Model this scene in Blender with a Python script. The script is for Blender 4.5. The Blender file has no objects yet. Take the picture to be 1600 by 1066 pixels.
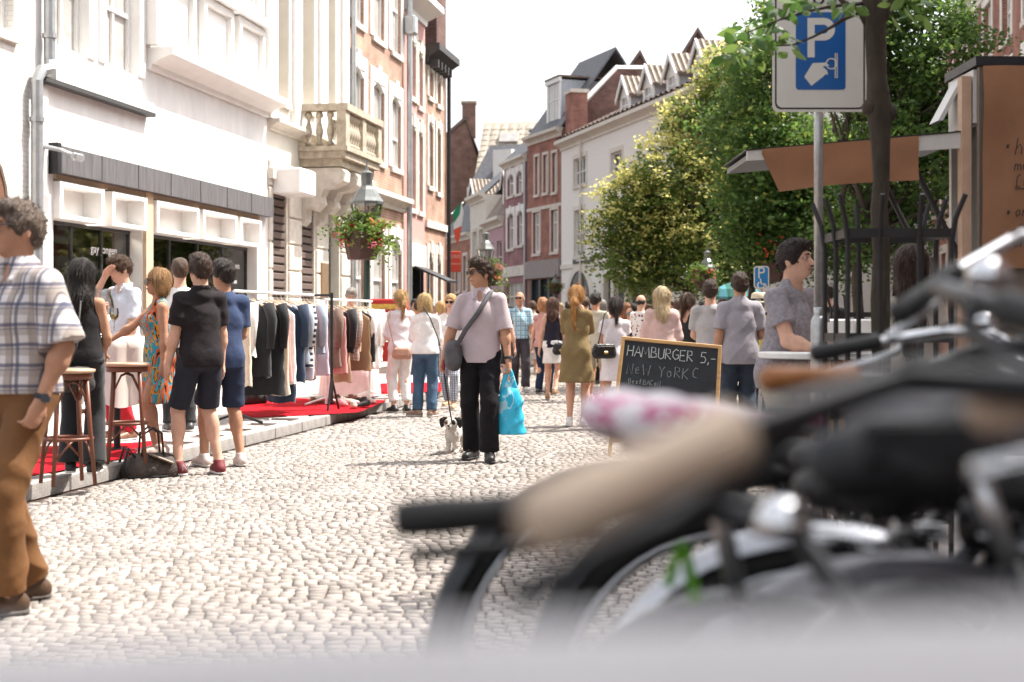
import bpy, math, random
import numpy as np
from mathutils import Vector, Matrix

# ------------------------------------------------------------------ camera, light, exposure
SC = bpy.context.scene
COL = SC.collection
F = 2222.0            # focal length in pixels of the 1600 px wide photograph (50 mm lens)
CAMH = 1.256          # lens height
HOR = 502.0           # picture row of the horizon
cam_data = bpy.data.cameras.new('camera')
cam = bpy.data.objects.new('camera', cam_data); COL.objects.link(cam)
cam.location = (0, 0, CAMH); cam.rotation_euler = (math.radians(90), 0, 0)
cam_data.sensor_width = 36; cam_data.lens = 36 * F / 1600
cam_data.shift_y = -(533 - HOR) / 1600
cam_data.clip_start = 0.05; cam_data.clip_end = 3000
cam_data.dof.use_dof = True; cam_data.dof.focus_distance = 12.9
cam_data.dof.aperture_fstop = 2.6; cam_data.dof.aperture_blades = 0
SC.camera = cam

SUN_AZ = math.atan2(0.93, 0.37)      # clockwise from +Y
SUN_EL = math.radians(57)
world = bpy.data.worlds.new('World'); SC.world = world; world.use_nodes = True
wn = world.node_tree.nodes; wl = world.node_tree.links
bg = wn['Background']
sky = wn.new('ShaderNodeTexSky'); sky.sky_type = 'NISHITA'; sky.sun_disc = False
sky.sun_elevation = SUN_EL; sky.sun_rotation = SUN_AZ
sky.air_density = 1.0; sky.dust_density = 4.0; sky.ozone_density = 1.0
hsv = wn.new('ShaderNodeHueSaturation'); hsv.inputs['Saturation'].default_value = 0.22
hsv.inputs['Value'].default_value = 1.2
wl.new(sky.outputs[0], hsv.inputs['Color']); wl.new(hsv.outputs[0], bg.inputs[0])
bg.inputs[1].default_value = 0.15
sd = bpy.data.lights.new('sun', 'SUN'); sd.energy = 4.4; sd.angle = math.radians(0.55); sd.color = (1.0, 0.94, 0.85)
sun = bpy.data.objects.new('sun', sd); COL.objects.link(sun)
_sv = Vector((math.sin(SUN_AZ) * math.cos(SUN_EL), math.cos(SUN_AZ) * math.cos(SUN_EL), math.sin(SUN_EL)))
sun.rotation_euler = _sv.to_track_quat('Z', 'Y').to_euler()
SC.view_settings.view_transform = 'Standard'; SC.view_settings.look = 'None'
SC.view_settings.exposure = 1.08; SC.view_settings.gamma = 1.0; SC.view_settings.use_curve_mapping = False
SC.render.engine = 'CYCLES'
SC.cycles.max_bounces = 6; SC.cycles.diffuse_bounces = 3; SC.cycles.glossy_bounces = 3
SC.cycles.transmission_bounces = 4; SC.cycles.transparent_max_bounces = 8
SC.cycles.use_denoising = True
SC.cycles.caustics_reflective = False; SC.cycles.caustics_refractive = False
SC.cycles.sample_clamp_indirect = 6.0

# ------------------------------------------------------------------ helpers
random.seed(7)
R = math.radians
def at(px, py, Y):
    "the point at distance Y seen at pixel (px,py) of the 1600x1066 photograph"
    return Vector(((px - 800) / F * Y, Y, CAMH - (py - HOR) / F * Y))
def gx(px, Y): return (px - 800) / F * Y

MATS = {}
def mt(name, col=(.5, .5, .5), rough=.7, metal=0., var=.12, scale=9., bump=0., bscale=None, trans=0., emit=None, spec=.4, sheen=0., stretch=None):
    if name in MATS: return MATS[name]
    m = bpy.data.materials.new(name); m.use_nodes = True
    n = m.node_tree.nodes; l = m.node_tree.links; b = n['Principled BSDF']
    b.inputs['Roughness'].default_value = rough; b.inputs['Metallic'].default_value = metal
    b.inputs['Specular IOR Level'].default_value = spec
    if sheen: b.inputs['Sheen Weight'].default_value = sheen
    tc = n.new('ShaderNodeTexCoord'); src = tc.outputs['Object']
    if stretch:
        mp = n.new('ShaderNodeMapping'); mp.inputs['Scale'].default_value = stretch
        l.new(src, mp.inputs[0]); src = mp.outputs[0]
    if var > 0:
        nz = n.new('ShaderNodeTexNoise'); nz.inputs['Scale'].default_value = scale; nz.inputs['Detail'].default_value = 6; nz.inputs['Roughness'].default_value = .65
        l.new(src, nz.inputs['Vector'])
        mx = n.new('ShaderNodeMix'); mx.data_type = 'RGBA'
        mr = n.new('ShaderNodeMapRange'); mr.inputs[1].default_value = .3; mr.inputs[2].default_value = .7
        l.new(nz.outputs['Fac'], mr.inputs[0]); l.new(mr.outputs[0], mx.inputs['Factor'])
        mx.inputs['A'].default_value = tuple(min(1, c * (1 - var)) for c in col) + (1,)
        mx.inputs['B'].default_value = tuple(min(1, c * (1 + var)) for c in col) + (1,)
        l.new(mx.outputs['Result'], b.inputs['Base Color'])
    else:
        b.inputs['Base Color'].default_value = tuple(col) + (1,)
    if bump > 0:
        nb = n.new('ShaderNodeTexNoise'); nb.inputs['Scale'].default_value = bscale or scale * 4; nb.inputs['Detail'].default_value = 4
        l.new(src, nb.inputs['Vector'])
        bp = n.new('ShaderNodeBump'); bp.inputs['Strength'].default_value = bump; bp.inputs['Distance'].default_value = .02
        l.new(nb.outputs['Fac'], bp.inputs['Height']); l.new(bp.outputs[0], b.inputs['Normal'])
    if trans: b.inputs['Transmission Weight'].default_value = trans
    if emit:
        b.inputs['Emission Color'].default_value = tuple(emit[:3]) + (1,); b.inputs['Emission Strength'].default_value = emit[3]
    MATS[name] = m
    return m

def mt_bands(name, base, bands, rough=.8, swap=False):
    "woven stripes and checks: bands = (axis 0/1/2, bands per metre, duty, phase, colour, strength)"
    if name in MATS: return MATS[name]
    m = bpy.data.materials.new(name); m.use_nodes = True
    n = m.node_tree.nodes; l = m.node_tree.links; b = n['Principled BSDF']
    b.inputs['Roughness'].default_value = rough; b.inputs['Specular IOR Level'].default_value = .2
    tc = n.new('ShaderNodeTexCoord')
    nz = n.new('ShaderNodeTexNoise'); nz.inputs['Scale'].default_value = 5; l.new(tc.outputs['Object'], nz.inputs['Vector'])
    ad = n.new('ShaderNodeVectorMath'); ad.operation = 'MULTIPLY_ADD'
    l.new(nz.outputs['Color'], ad.inputs[0]); ad.inputs[1].default_value = (.02,) * 3; l.new(tc.outputs['Object'], ad.inputs[2])
    sp = n.new('ShaderNodeSeparateXYZ'); l.new(ad.outputs[0], sp.inputs[0])
    prev = None
    for ax, fr, du, ph, c, st in bands:
        a = n.new('ShaderNodeMath'); a.operation = 'MULTIPLY_ADD'; l.new(sp.outputs[ax], a.inputs[0]); a.inputs[1].default_value = fr; a.inputs[2].default_value = ph + 50
        f = n.new('ShaderNodeMath'); f.operation = 'FRACT'; l.new(a.outputs[0], f.inputs[0])
        t = n.new('ShaderNodeMath'); t.operation = 'LESS_THAN'; l.new(f.outputs[0], t.inputs[0]); t.inputs[1].default_value = du
        s = n.new('ShaderNodeMath'); s.operation = 'MULTIPLY'; l.new(t.outputs[0], s.inputs[0]); s.inputs[1].default_value = st
        mx = n.new('ShaderNodeMix'); mx.data_type = 'RGBA'
        l.new(s.outputs[0], mx.inputs['Factor'])
        if prev is None: mx.inputs['A'].default_value = tuple(base) + (1,)
        else: l.new(prev, mx.inputs['A'])
        mx.inputs['B'].default_value = tuple(c) + (1,)
        prev = mx.outputs['Result']
    l.new(prev, b.inputs['Base Color'])
    MATS[name] = m
    return m

def mt_print(name, stops, scale=9., dist=3., rough=.75, stretch=(1, 1, 1), kind='noise'):
    "printed cloth: constant ramp over a warped noise"
    if name in MATS: return MATS[name]
    m = bpy.data.materials.new(name); m.use_nodes = True
    n = m.node_tree.nodes; l = m.node_tree.links; b = n['Principled BSDF']
    b.inputs['Roughness'].default_value = rough; b.inputs['Specular IOR Level'].default_value = .2
    tc = n.new('ShaderNodeTexCoord'); mp = n.new('ShaderNodeMapping'); mp.inputs['Scale'].default_value = stretch
    l.new(tc.outputs['Object'], mp.inputs[0])
    if kind == 'noise':
        t = n.new('ShaderNodeTexNoise'); t.inputs['Scale'].default_value = scale; t.inputs['Detail'].default_value = 3; t.inputs['Distortion'].default_value = dist
        l.new(mp.outputs[0], t.inputs['Vector']); out = t.outputs['Fac']
    else:
        t = n.new('ShaderNodeTexVoronoi'); t.inputs['Scale'].default_value = scale; l.new(mp.outputs[0], t.inputs['Vector'])
        out = t.outputs['Color'] if kind == 'cells' else t.outputs['Distance']
    cr = n.new('ShaderNodeValToRGB'); cr.color_ramp.interpolation = 'CONSTANT'
    el = cr.color_ramp.elements
    el[0].position = stops[0][0]; el[0].color = tuple(stops[0][1]) + (1,)
    el[1].position = stops[1][0]; el[1].color = tuple(stops[1][1]) + (1,)
    for p, c in stops[2:]:
        e = el.new(p); e.color = tuple(c) + (1,)
    l.new(out, cr.inputs[0]); l.new(cr.outputs[0], b.inputs['Base Color'])
    MATS[name] = m
    return m

def mt_brick(name, c1, c2, mortar, bw=.22, bh=.065, var=.35, rough=.9):
    "brickwork in the facade's own x / z plane"
    if name in MATS: return MATS[name]
    m = bpy.data.materials.new(name); m.use_nodes = True
    n = m.node_tree.nodes; l = m.node_tree.links; b = n['Principled BSDF']
    b.inputs['Roughness'].default_value = rough; b.inputs['Specular IOR Level'].default_value = .2
    tc = n.new('ShaderNodeTexCoord'); sp = n.new('ShaderNodeSeparateXYZ'); l.new(tc.outputs['Object'], sp.inputs[0])
    a = n.new('ShaderNodeMath'); a.operation = 'ADD'; l.new(sp.outputs[0], a.inputs[0]); l.new(sp.outputs[1], a.inputs[1])
    cx = n.new('ShaderNodeCombineXYZ'); l.new(a.outputs[0], cx.inputs[0]); l.new(sp.outputs[2], cx.inputs[1])
    br = n.new('ShaderNodeTexBrick'); br.inputs['Scale'].default_value = 1
    br.inputs['Brick Width'].default_value = bw; br.inputs['Row Height'].default_value = bh; br.inputs['Mortar Size'].default_value = .006; br.inputs['Mortar Smooth'].default_value = .3
    br.inputs['Color1'].default_value = tuple(c1) + (1,); br.inputs['Color2'].default_value = tuple(c2) + (1,); br.inputs['Mortar'].default_value = tuple(mortar) + (1,)
    l.new(cx.outputs[0], br.inputs['Vector'])
    nz = n.new('ShaderNodeTexNoise'); nz.inputs['Scale'].default_value = 1.6; nz.inputs['Detail'].default_value = 8; l.new(tc.outputs['Object'], nz.inputs['Vector'])
    mr = n.new('ShaderNodeMapRange'); mr.inputs[1].default_value = .3; mr.inputs[2].default_value = .7; mr.inputs[3].default_value = 1 - var; mr.inputs[4].default_value = 1 + var * .6
    l.new(nz.outputs['Fac'], mr.inputs[0])
    mx = n.new('ShaderNodeVectorMath'); mx.operation = 'SCALE'; l.new(br.outputs['Color'], mx.inputs[0]); l.new(mr.outputs[0], mx.inputs['Scale'])
    l.new(mx.outputs[0], b.inputs['Base Color'])
    bp = n.new('ShaderNodeBump'); bp.inputs['Strength'].default_value = .5; bp.inputs['Distance'].default_value = .01; bp.invert = True
    l.new(br.outputs['Fac'], bp.inputs['Height']); l.new(bp.outputs[0], b.inputs['Normal'])
    MATS[name] = m
    return m

def mt_leaf(name, c1, c2, c3, tr=.35):
    "leaf: colour differs from leaf to leaf through the mesh's own random attribute; part of the light passes through"
    if name in MATS: return MATS[name]
    m = bpy.data.materials.new(name); m.use_nodes = True
    n = m.node_tree.nodes; l = m.node_tree.links; b = n['Principled BSDF']
    b.inputs['Roughness'].default_value = .5; b.inputs['Specular IOR Level'].default_value = .35
    at_ = n.new('ShaderNodeAttribute'); at_.attribute_name = 'tone'
    cr = n.new('ShaderNodeValToRGB'); el = cr.color_ramp.elements
    el[0].position = 0; el[0].color = tuple(c1) + (1,); el[1].position = .55; el[1].color = tuple(c2) + (1,)
    e = el.new(1.0); e.color = tuple(c3) + (1,)
    l.new(at_.outputs['Fac'], cr.inputs[0]); l.new(cr.outputs[0], b.inputs['Base Color'])
    tl = n.new('ShaderNodeBsdfTranslucent'); hs = n.new('ShaderNodeHueSaturation'); hs.inputs['Value'].default_value = 1.6; hs.inputs['Hue'].default_value = .485
    l.new(cr.outputs[0], hs.inputs['Color']); l.new(hs.outputs[0], tl.inputs[0])
    ms = n.new('ShaderNodeMixShader'); ms.inputs[0].default_value = tr
    l.new(b.outputs[0], ms.inputs[1]); l.new(tl.outputs[0], ms.inputs[2])
    l.new(ms.outputs[0], n['Material Output'].inputs[0])
    MATS[name] = m
    return m

def mt_glass(name, tint=(.03, .035, .035), rough=.03, see=.0):
    if name in MATS: return MATS[name]
    m = bpy.data.materials.new(name); m.use_nodes = True
    n = m.node_tree.nodes; l = m.node_tree.links; b = n['Principled BSDF']
    if see:
        tr = n.new('ShaderNodeBsdfTransparent'); tr.inputs[0].default_value = (.86, .89, .88, 1)
        gl = n.new('ShaderNodeBsdfGlossy'); gl.inputs['Roughness'].default_value = rough
        fr = n.new('ShaderNodeFresnel'); fr.inputs[0].default_value = 1.5
        mr = n.new('ShaderNodeMath'); mr.operation = 'MULTIPLY_ADD'; mr.inputs[1].default_value = 1.3; mr.inputs[2].default_value = .06; l.new(fr.outputs[0], mr.inputs[0])
        ms = n.new('ShaderNodeMixShader'); l.new(mr.outputs[0], ms.inputs[0]); l.new(tr.outputs[0], ms.inputs[1]); l.new(gl.outputs[0], ms.inputs[2])
        l.new(ms.outputs[0], n['Material Output'].inputs[0])
    else:
        b.inputs['Base Color'].default_value = tuple(tint) + (1,); b.inputs['Roughness'].default_value = rough; b.inputs['Specular IOR Level'].default_value = .6
    MATS[name] = m
    return m

class MB:
    "collects shapes for ONE mesh object"
    def __init__(s): s.v = []; s.f = []; s.m = []
    def add(s, vs, fs, mi=0):
        o = len(s.v); s.v += [tuple(p) for p in vs]; s.f += [tuple(i + o for i in f) for f in fs]; s.m += [mi] * len(fs); return s
    def box(s, c, d, rot=None, mi=0):
        hx, hy, hz = d[0] / 2, d[1] / 2, d[2] / 2; c = Vector(c)
        vs = [Vector((x * hx, y * hy, z * hz)) for x in (-1, 1) for y in (-1, 1) for z in (-1, 1)]
        if rot is not None: vs = [rot @ p for p in vs]
        return s.add([p + c for p in vs], [(0, 1, 3, 2), (4, 6, 7, 5), (0, 4, 5, 1), (2, 3, 7, 6), (0, 2, 6, 4), (1, 5, 7, 3)], mi)
    def bx(s, x0, x1, y0, y1, z0, z1, mi=0):
        return s.box(((x0 + x1) / 2, (y0 + y1) / 2, (z0 + z1) / 2), (abs(x1 - x0), abs(y1 - y0), abs(z1 - z0)), None, mi)
    def cbox(s, c, d, b=.01, rot=None, mi=0):
        "box with chamfered edges"
        hx, hy, hz = d[0] / 2, d[1] / 2, d[2] / 2; c = Vector(c); b = min(b, hx * .9, hy * .9, hz * .9)
        vs = []
        for z, q in ((-hz, b), (-hz + b, 0), (hz - b, 0), (hz, b)):
            X, Y = hx - q, hy - q; k = b
            vs += [(-X + k, -Y, z), (X - k, -Y, z), (X, -Y + k, z), (X, Y - k, z), (X - k, Y, z), (-X + k, Y, z), (-X, Y - k, z), (-X, -Y + k, z)]
        vs = [Vector(p) for p in vs]
        if rot is not None: vs = [rot @ p for p in vs]
        fs = [tuple(range(7, -1, -1)), tuple(range(24, 32))]
        for r in range(3):
            for i in range(8):
                j = (i + 1) % 8; fs.append((r * 8 + i, r * 8 + j, r * 8 + 8 + j, r * 8 + 8 + i))
        return s.add([p + c for p in vs], fs, mi)
    def tube(s, pts, rad, n=8, mi=0, caps=True, flat=None):
        pts = [Vector(p) for p in pts]; k = len(pts)
        if not hasattr(rad, '__len__'): rad = [rad] * k
        t = (pts[1] - pts[0]).normalized()
        up = Vector((0, 0, 1)) if abs(t.z) < .9 else Vector((1, 0, 0))
        a = t.cross(up).normalized(); vs = []
        for i, p in enumerate(pts):
            t = ((pts[min(i + 1, k - 1)] - pts[max(i - 1, 0)])).normalized()
            a = (a - t * a.dot(t)).normalized(); b = t.cross(a)
            for j in range(n):
                g = 2 * math.pi * j / n; q = a * math.cos(g) * rad[i] + b * math.sin(g) * rad[i]
                if flat: q = Vector((q.x * flat[0], q.y * flat[1], q.z * flat[2]))
                vs.append(p + q)
        fs = [(i * n + j, i * n + (j + 1) % n, (i + 1) * n + (j + 1) % n, (i + 1) * n + j) for i in range(k - 1) for j in range(n)]
        if caps: fs += [tuple(range(n - 1, -1, -1)), tuple((k - 1) * n + j for j in range(n))]
        return s.add(vs, fs, mi)
    def lathe(s, prof, c=(0, 0, 0), n=16, mi=0, axis='z', caps=True, scale=(1, 1)):
        c = Vector(c); vs = []
        for r, z in prof:
            for j in range(n):
                g = 2 * math.pi * j / n; p = (r * math.cos(g) * scale[0], r * math.sin(g) * scale[1], z)
                if axis == 'y': p = (p[0], p[2], p[1])
                if axis == 'x': p = (p[2], p[0], p[1])
                vs.append(c + Vector(p))
        k = len(prof)
        fs = [(i * n + j, i * n + (j + 1) % n, (i + 1) * n + (j + 1) % n, (i + 1) * n + j) for i in range(k - 1) for j in range(n)]
        if caps: fs += [tuple(range(n - 1, -1, -1)), tuple((k - 1) * n + j for j in range(n))]
        return s.add(vs, fs, mi)
    def torus(s, c, Rr, r, u, w, n=32, k=8, mi=0, a0=0., a1=2 * math.pi, kr=1.):
        "ring in the plane of unit vectors u,w"
        c = Vector(c); u = Vector(u); w = Vector(w); q = u.cross(w); vs = []; full = abs(a1 - a0 - 2 * math.pi) < 1e-6
        nn = n if full else n + 1
        for i in range(nn):
            g = a0 + (a1 - a0) * i / n; d = u * math.cos(g) + w * math.sin(g)
            for j in range(k):
                h = 2 * math.pi * j / k; vs.append(c + d * (Rr + r * math.cos(h)) + q * (r * kr * math.sin(h)))
        fs = []
        for i in range(n):
            i2 = (i + 1) % nn
            for j in range(k): fs.append((i * k + j, i2 * k + j, i2 * k + (j + 1) % k, i * k + (j + 1) % k))
        if not full: fs += [tuple(range(k)), tuple(n * k + j for j in range(k - 1, -1, -1))]
        return s.add(vs, fs, mi)
    def prism(s, poly, o, u, w, d, mi=0):
        "2D polygon in plane (u,w) at o, extruded by vector d"
        o = Vector(o); u = Vector(u); w = Vector(w); d = Vector(d); k = len(poly)
        a = [o + u * p[0] + w * p[1] for p in poly]
        return s.add(a + [p + d for p in a], [tuple(range(k)), tuple(range(2 * k - 1, k - 1, -1))] + [(i, i + k, (i + 1) % k + k, (i + 1) % k) for i in range(k)], mi)
    def quad(s, a, b, c, d, mi=0): return s.add([a, b, c, d], [(0, 1, 2, 3)], mi)
    def mesh(s, name, mats, smooth=False):
        me = bpy.data.meshes.new(name); me.from_pydata(s.v, [], s.f)
        for m in (mats if isinstance(mats, (list, tuple)) else [mats]): me.materials.append(m)
        if any(s.m): me.polygons.foreach_set('material_index', s.m)
        if smooth: me.polygons.foreach_set('use_smooth', [True] * len(me.polygons))
        fix(me); return me
    def build(s, name, mats, parent=None, smooth=False, loc=None, **kw):
        return link(name, s.mesh(name, mats, smooth), parent, loc, **kw)
import bmesh
def fix(me):
    bm = bmesh.new(); bm.from_mesh(me); bmesh.ops.recalc_face_normals(bm, faces=bm.faces); bm.to_mesh(me); bm.free()
def link(name, me, parent=None, loc=None, label=None, cat=None, group=None, kind=None, rotz=None):
    o = bpy.data.objects.new(name, me); COL.objects.link(o)
    if parent is not None: o.parent = parent
    if loc is not None: o.location = loc
    if rotz is not None: o.rotation_euler = (0, 0, rotz)
    for k, v in (('label', label), ('category', cat), ('group', group), ('kind', kind)):
        if v: o[k] = v
    return o
def thing(name, label, cat, loc=(0, 0, 0), rotz=0, group=None):
    return link(name, None, None, loc, label, cat, group, None, rotz)
def copy_thing(o, loc, rotz, label, scale=None):
    c = o.copy(); COL.objects.link(c); c.location = loc; c.rotation_euler = (0, 0, rotz); c['label'] = label
    if scale: c.scale = scale
    for ch in list(o.children):
        d = ch.copy(); COL.objects.link(d); d.parent = c
        for g in list(ch.children):
            e = g.copy(); COL.objects.link(e); e.parent = d
    return c
def text_mesh(name, s, size, mat, parent, loc, rot, ext=.001, shear=0., align='LEFT', sx=1.):
    cu = bpy.data.curves.new(name, 'FONT'); cu.body = s; cu.size = size; cu.extrude = ext; cu.shear = shear; cu.align_x = align; cu.resolution_u = 3
    tmp = bpy.data.objects.new(name, cu); COL.objects.link(tmp)
    dg = bpy.context.evaluated_depsgraph_get(); me = bpy.data.meshes.new_from_object(tmp.evaluated_get(dg))
    bpy.data.objects.remove(tmp); me.materials.clear(); me.materials.append(mat)
    o = link(name, me, parent, loc); o.rotation_euler = rot; o.scale = (sx, 1, 1)
    return o
def stroke_text(mb, strokes, o, u, w, size, r=.004, n=4, jit=0.):
    for st in strokes:
        mb.tube([Vector(o) + Vector(u) * (p[0] * size) + Vector(w) * (p[1] * size) for p in st], r, n)
# ------------------------------------------------------------------ figures: smooth blended solids meshed on a grid
def rc(a, b, ra, rb, k=.03, sq=None, flat=False, op=1):
    a = np.array(a, float); b = np.array(b, float); r = max(ra, rb)
    lo = np.minimum(a, b) - r; hi = np.maximum(a, b) + r
    def fn(P):
        ab = b - a; L = ab @ ab + 1e-9; q = P - a
        t0 = (q @ ab) / L; t = np.clip(t0, 0, 1)
        v = q - t[..., None] * ab
        rad = ra + (rb - ra) * t
        if sq is not None:
            u, f = sq; c = v @ u; v = v + (c * (f - 1))[..., None] * u
            d = (np.sqrt((v * v).sum(-1)) - rad) * (.55 + .45 / f)
        else: d = np.sqrt((v * v).sum(-1)) - rad
        if flat: d = np.maximum(d, (t0 - 1) * math.sqrt(L))
        return d
    return lo, hi, fn, k, op
def ell(c, r, Rm=None, k=.03, op=1):
    c = np.array(c, float); r = np.array(r, float); m = r.max()
    def fn(P):
        q = P - c
        if Rm is not None: q = q @ Rm
        k0 = np.sqrt(((q / r) ** 2).sum(-1)); k1 = np.sqrt(((q / (r * r)) ** 2).sum(-1)) + 1e-6
        return k0 * (k0 - 1) / k1
    return c - m, c + m, fn, k, op
def sdf_mesh(prims, res, noise=None, cut=None):
    lo = np.min([p[0] for p in prims if p[4] > 0], 0) - 3 * res - .01; hi = np.max([p[1] for p in prims if p[4] > 0], 0) + 3 * res + .01
    n = np.ceil((hi - lo) / res).astype(int) + 1
    D = np.full(n, .25, np.float32); ax = [lo[i] + res * np.arange(n[i]) for i in range(3)]
    for plo, phi, fn, k, op in prims:
        mg = k + 3 * res
        i0 = np.clip(((plo - mg - lo) / res).astype(int), 0, n); i1 = np.clip(((phi + mg - lo) / res).astype(int) + 2, 0, n)
        if (i1 <= i0).any(): continue
        sl = tuple(slice(i0[i], i1[i]) for i in range(3))
        P = np.stack(np.meshgrid(*[ax[i][sl[i]] for i in range(3)], indexing='ij'), -1)
        d = fn(P); E = D[sl]
        if op > 0:
            h = np.clip(.5 + .5 * (E - d) / k, 0, 1); D[sl] = E + (d - E) * h - k * h * (1 - h)
        else:
            h = np.clip(.5 - .5 * (E + d) / k, 0, 1); D[sl] = E + (-d - E) * h + k * h * (1 - h)
    if noise is not None or cut is not None:
        P = np.stack(np.meshgrid(*ax, indexing='ij'), -1)
        if noise is not None: D = D + noise(P)
        if cut is not None: D = np.maximum(D, cut(P))
    S = D < 0
    s8 = [S[i:n[0] - 1 + i, j:n[1] - 1 + j, q:n[2] - 1 + q] for i in (0, 1) for j in (0, 1) for q in (0, 1)]
    cnt = sum(x.astype(np.int8) for x in s8); act = (cnt > 0) & (cnt < 8)
    idx = np.argwhere(act); ids = np.full(act.shape, -1, np.int64); ids[act] = np.arange(len(idx))
    cor = np.array([(i, j, q) for i in (0, 1) for j in (0, 1) for q in (0, 1)])
    V = np.stack([D[idx[:, 0] + c[0], idx[:, 1] + c[1], idx[:, 2] + c[2]] for c in cor], 1)
    acc = np.zeros((len(idx), 3)); w = np.zeros(len(idx))
    for a in range(8):
        for b in range(a + 1, 8):
            if np.abs(cor[a] - cor[b]).sum() != 1: continue
            x = (V[:, a] < 0) != (V[:, b] < 0)
            t = V[x, a] / (V[x, a] - V[x, b]); acc[x] += cor[a] + t[:, None] * (cor[b] - cor[a]); w[x] += 1
    pos = lo + res * (idx + acc / w[:, None])
    faces = []
    for d in range(3):
        e = [slice(None)] * 3; g = [slice(None)] * 3; e[d] = slice(0, -1); g[d] = slice(1, None)
        A = S[tuple(e)]; B = S[tuple(g)]; ch = np.argwhere(A != B); 
        u, v = (d + 1) % 3, (d + 2) % 3
        ok = (ch[:, u] > 0) & (ch[:, v] > 0) & (ch[:, u] < n[u] - 1) & (ch[:, v] < n[v] - 1); ch = ch[ok]
        f = []
        for du, dv in ((-1, -1), (0, -1), (0, 0), (-1, 0)):
            c = ch.copy(); c[:, u] += du; c[:, v] += dv; f.append(ids[c[:, 0], c[:, 1], c[:, 2]])
        f = np.stack(f, 1); fl = ~A[ch[:, 0], ch[:, 1], ch[:, 2]]; f[fl] = f[fl][:, ::-1]; faces.append(f)
    return pos, np.concatenate(faces)
def np_mesh(name, V, Fq, mat, smooth=True):
    me = bpy.data.meshes.new(name); me.vertices.add(len(V)); me.vertices.foreach_set('co', np.asarray(V, np.float32).ravel())
    k = Fq.shape[1]
    me.loops.add(Fq.size); me.loops.foreach_set('vertex_index', Fq.astype(np.int32).ravel())
    me.polygons.add(len(Fq)); me.polygons.foreach_set('loop_start', np.arange(0, Fq.size, k, dtype=np.int32))
    try: me.polygons.foreach_set('loop_total', np.full(len(Fq), k, np.int32))
    except Exception: pass
    for m in (mat if isinstance(mat, (list, tuple)) else [mat]): me.materials.append(m)
    if smooth: me.polygons.foreach_set('use_smooth', np.ones(len(Fq), bool))
    me.update(calc_edges=True); me.validate(); return me
def sdf_obj(name, prims, res, mat, parent=None, noise=None, cut=None, **kw):
    V, Fq = sdf_mesh(prims, res, noise, cut)
    return link(name, np_mesh(name, V, Fq, mat), parent, **kw)
def wrinkle(amp, seed, fx=14., fz=9., warp=2.):
    "cloth folds: soft ridges running askew"
    r = np.random.RandomState(seed); p = r.rand(10) * 6.28
    def fn(P):
        x, y, z = P[..., 0], P[..., 1], P[..., 2]
        w = warp * np.sin(4 * z + 3 * x + p[0]) + 1.2 * np.sin(9 * y + 5 * z + p[1])
        a = 1 - np.abs(np.sin(fx * x + fz * z + w + p[2])) ** .8
        b = 1 - np.abs(np.sin(-fx * .9 * x + fz * 1.1 * z + w * 1.3 + 6 * y + p[3])) ** .8
        m = .5 + .5 * np.sin(5 * z + 4 * x + p[4]) * np.sin(5 * y + 3 * x + p[5])
        c = np.sin(2.3 * fx * x + p[6] + w) * np.sin(2.1 * fz * z + p[7])
        return (-amp * (1.1 * a * m + 1.1 * b * (1 - m) + .25 * c - .5)).astype(np.float32)
    return fn
def ik(a, t, l1, l2, hint):
    a = Vector(a); t = Vector(t); d = t - a; L = d.length
    if L > (l1 + l2) * .998: d = d * ((l1 + l2) * .998 / L); L = d.length; t = a + d
    x = (l1 * l1 - l2 * l2 + L * L) / (2 * L); h = math.sqrt(max(l1 * l1 - x * x, 0)); u = d / L
    hv = Vector(hint); hv = (hv - u * hv.dot(u)).normalized()
    return a + u * x + hv * h, t
def hand_prims(w, d, nrm, s, curl, g, fr):
    "palm, four fingers of different lengths and a thumb; d finger direction, nrm palm normal"
    w = Vector(w); d = Vector(d).normalized(); nrm = Vector(nrm); nrm = (nrm - d * nrm.dot(d)).normalized(); sd = d.cross(nrm) * s
    out = [rc(w, w + d * .04 * g, .024 * g, .034 * g, .02, (np.array(nrm), 1.5)), rc(w + d * .04 * g, w + d * .082 * g, .036 * g, .038 * g, .015, (np.array(nrm), 1.9))]
    for i, L in enumerate((.068, .078, .073, .057)):
        o = w + d * .083 * g + sd * (.0285 - .019 * i) * g
        a1 = curl * .8; a2 = curl * 1.7
        p1 = o + (d * math.cos(a1) + nrm * math.sin(a1)) * L * .52 * g
        p2 = p1 + (d * math.cos(a2) + nrm * math.sin(a2)) * L * .55 * g
        out += [rc(o, p1, fr * g, fr * .95 * g, .007), rc(p1, p2, fr * .95 * g, fr * .8 * g, .007)]
    o = w + d * .026 * g + sd * .028 * g; v = (d * .75 + sd * .75 + nrm * .35).normalized(); p1 = o + v * .04 * g; v2 = (d * .95 + sd * .25 + nrm * (.2 + curl * .5)).normalized()
    out += [rc(o, p1, (fr + .004) * g, (fr + .002) * g, .012), rc(p1, p1 + v2 * .034 * g, (fr + .002) * g, fr * .85 * g, .007)]
    return out
ARM = dict(down=(.25, .0, .80), front=(.1, -.30, 1.08), face=(.04, -.17, 1.50), hip=(.2, -.12, .98), table=(.1, -.34, 1.05), chest=(.07, -.24, 1.22),
           back=(.24, .13, .83), fwd=(.23, -.14, .82), bag=(.17, -.20, 1.02), phone=(.12, -.12, 1.56), out=(.33, -.25, 1.05))
SKIN = dict(fair=(.62, .36, .26), tan=(.47, .25, .16), pale=(.70, .45, .35), dark=(.2, .1, .06))
PEOPLE = []
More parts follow.
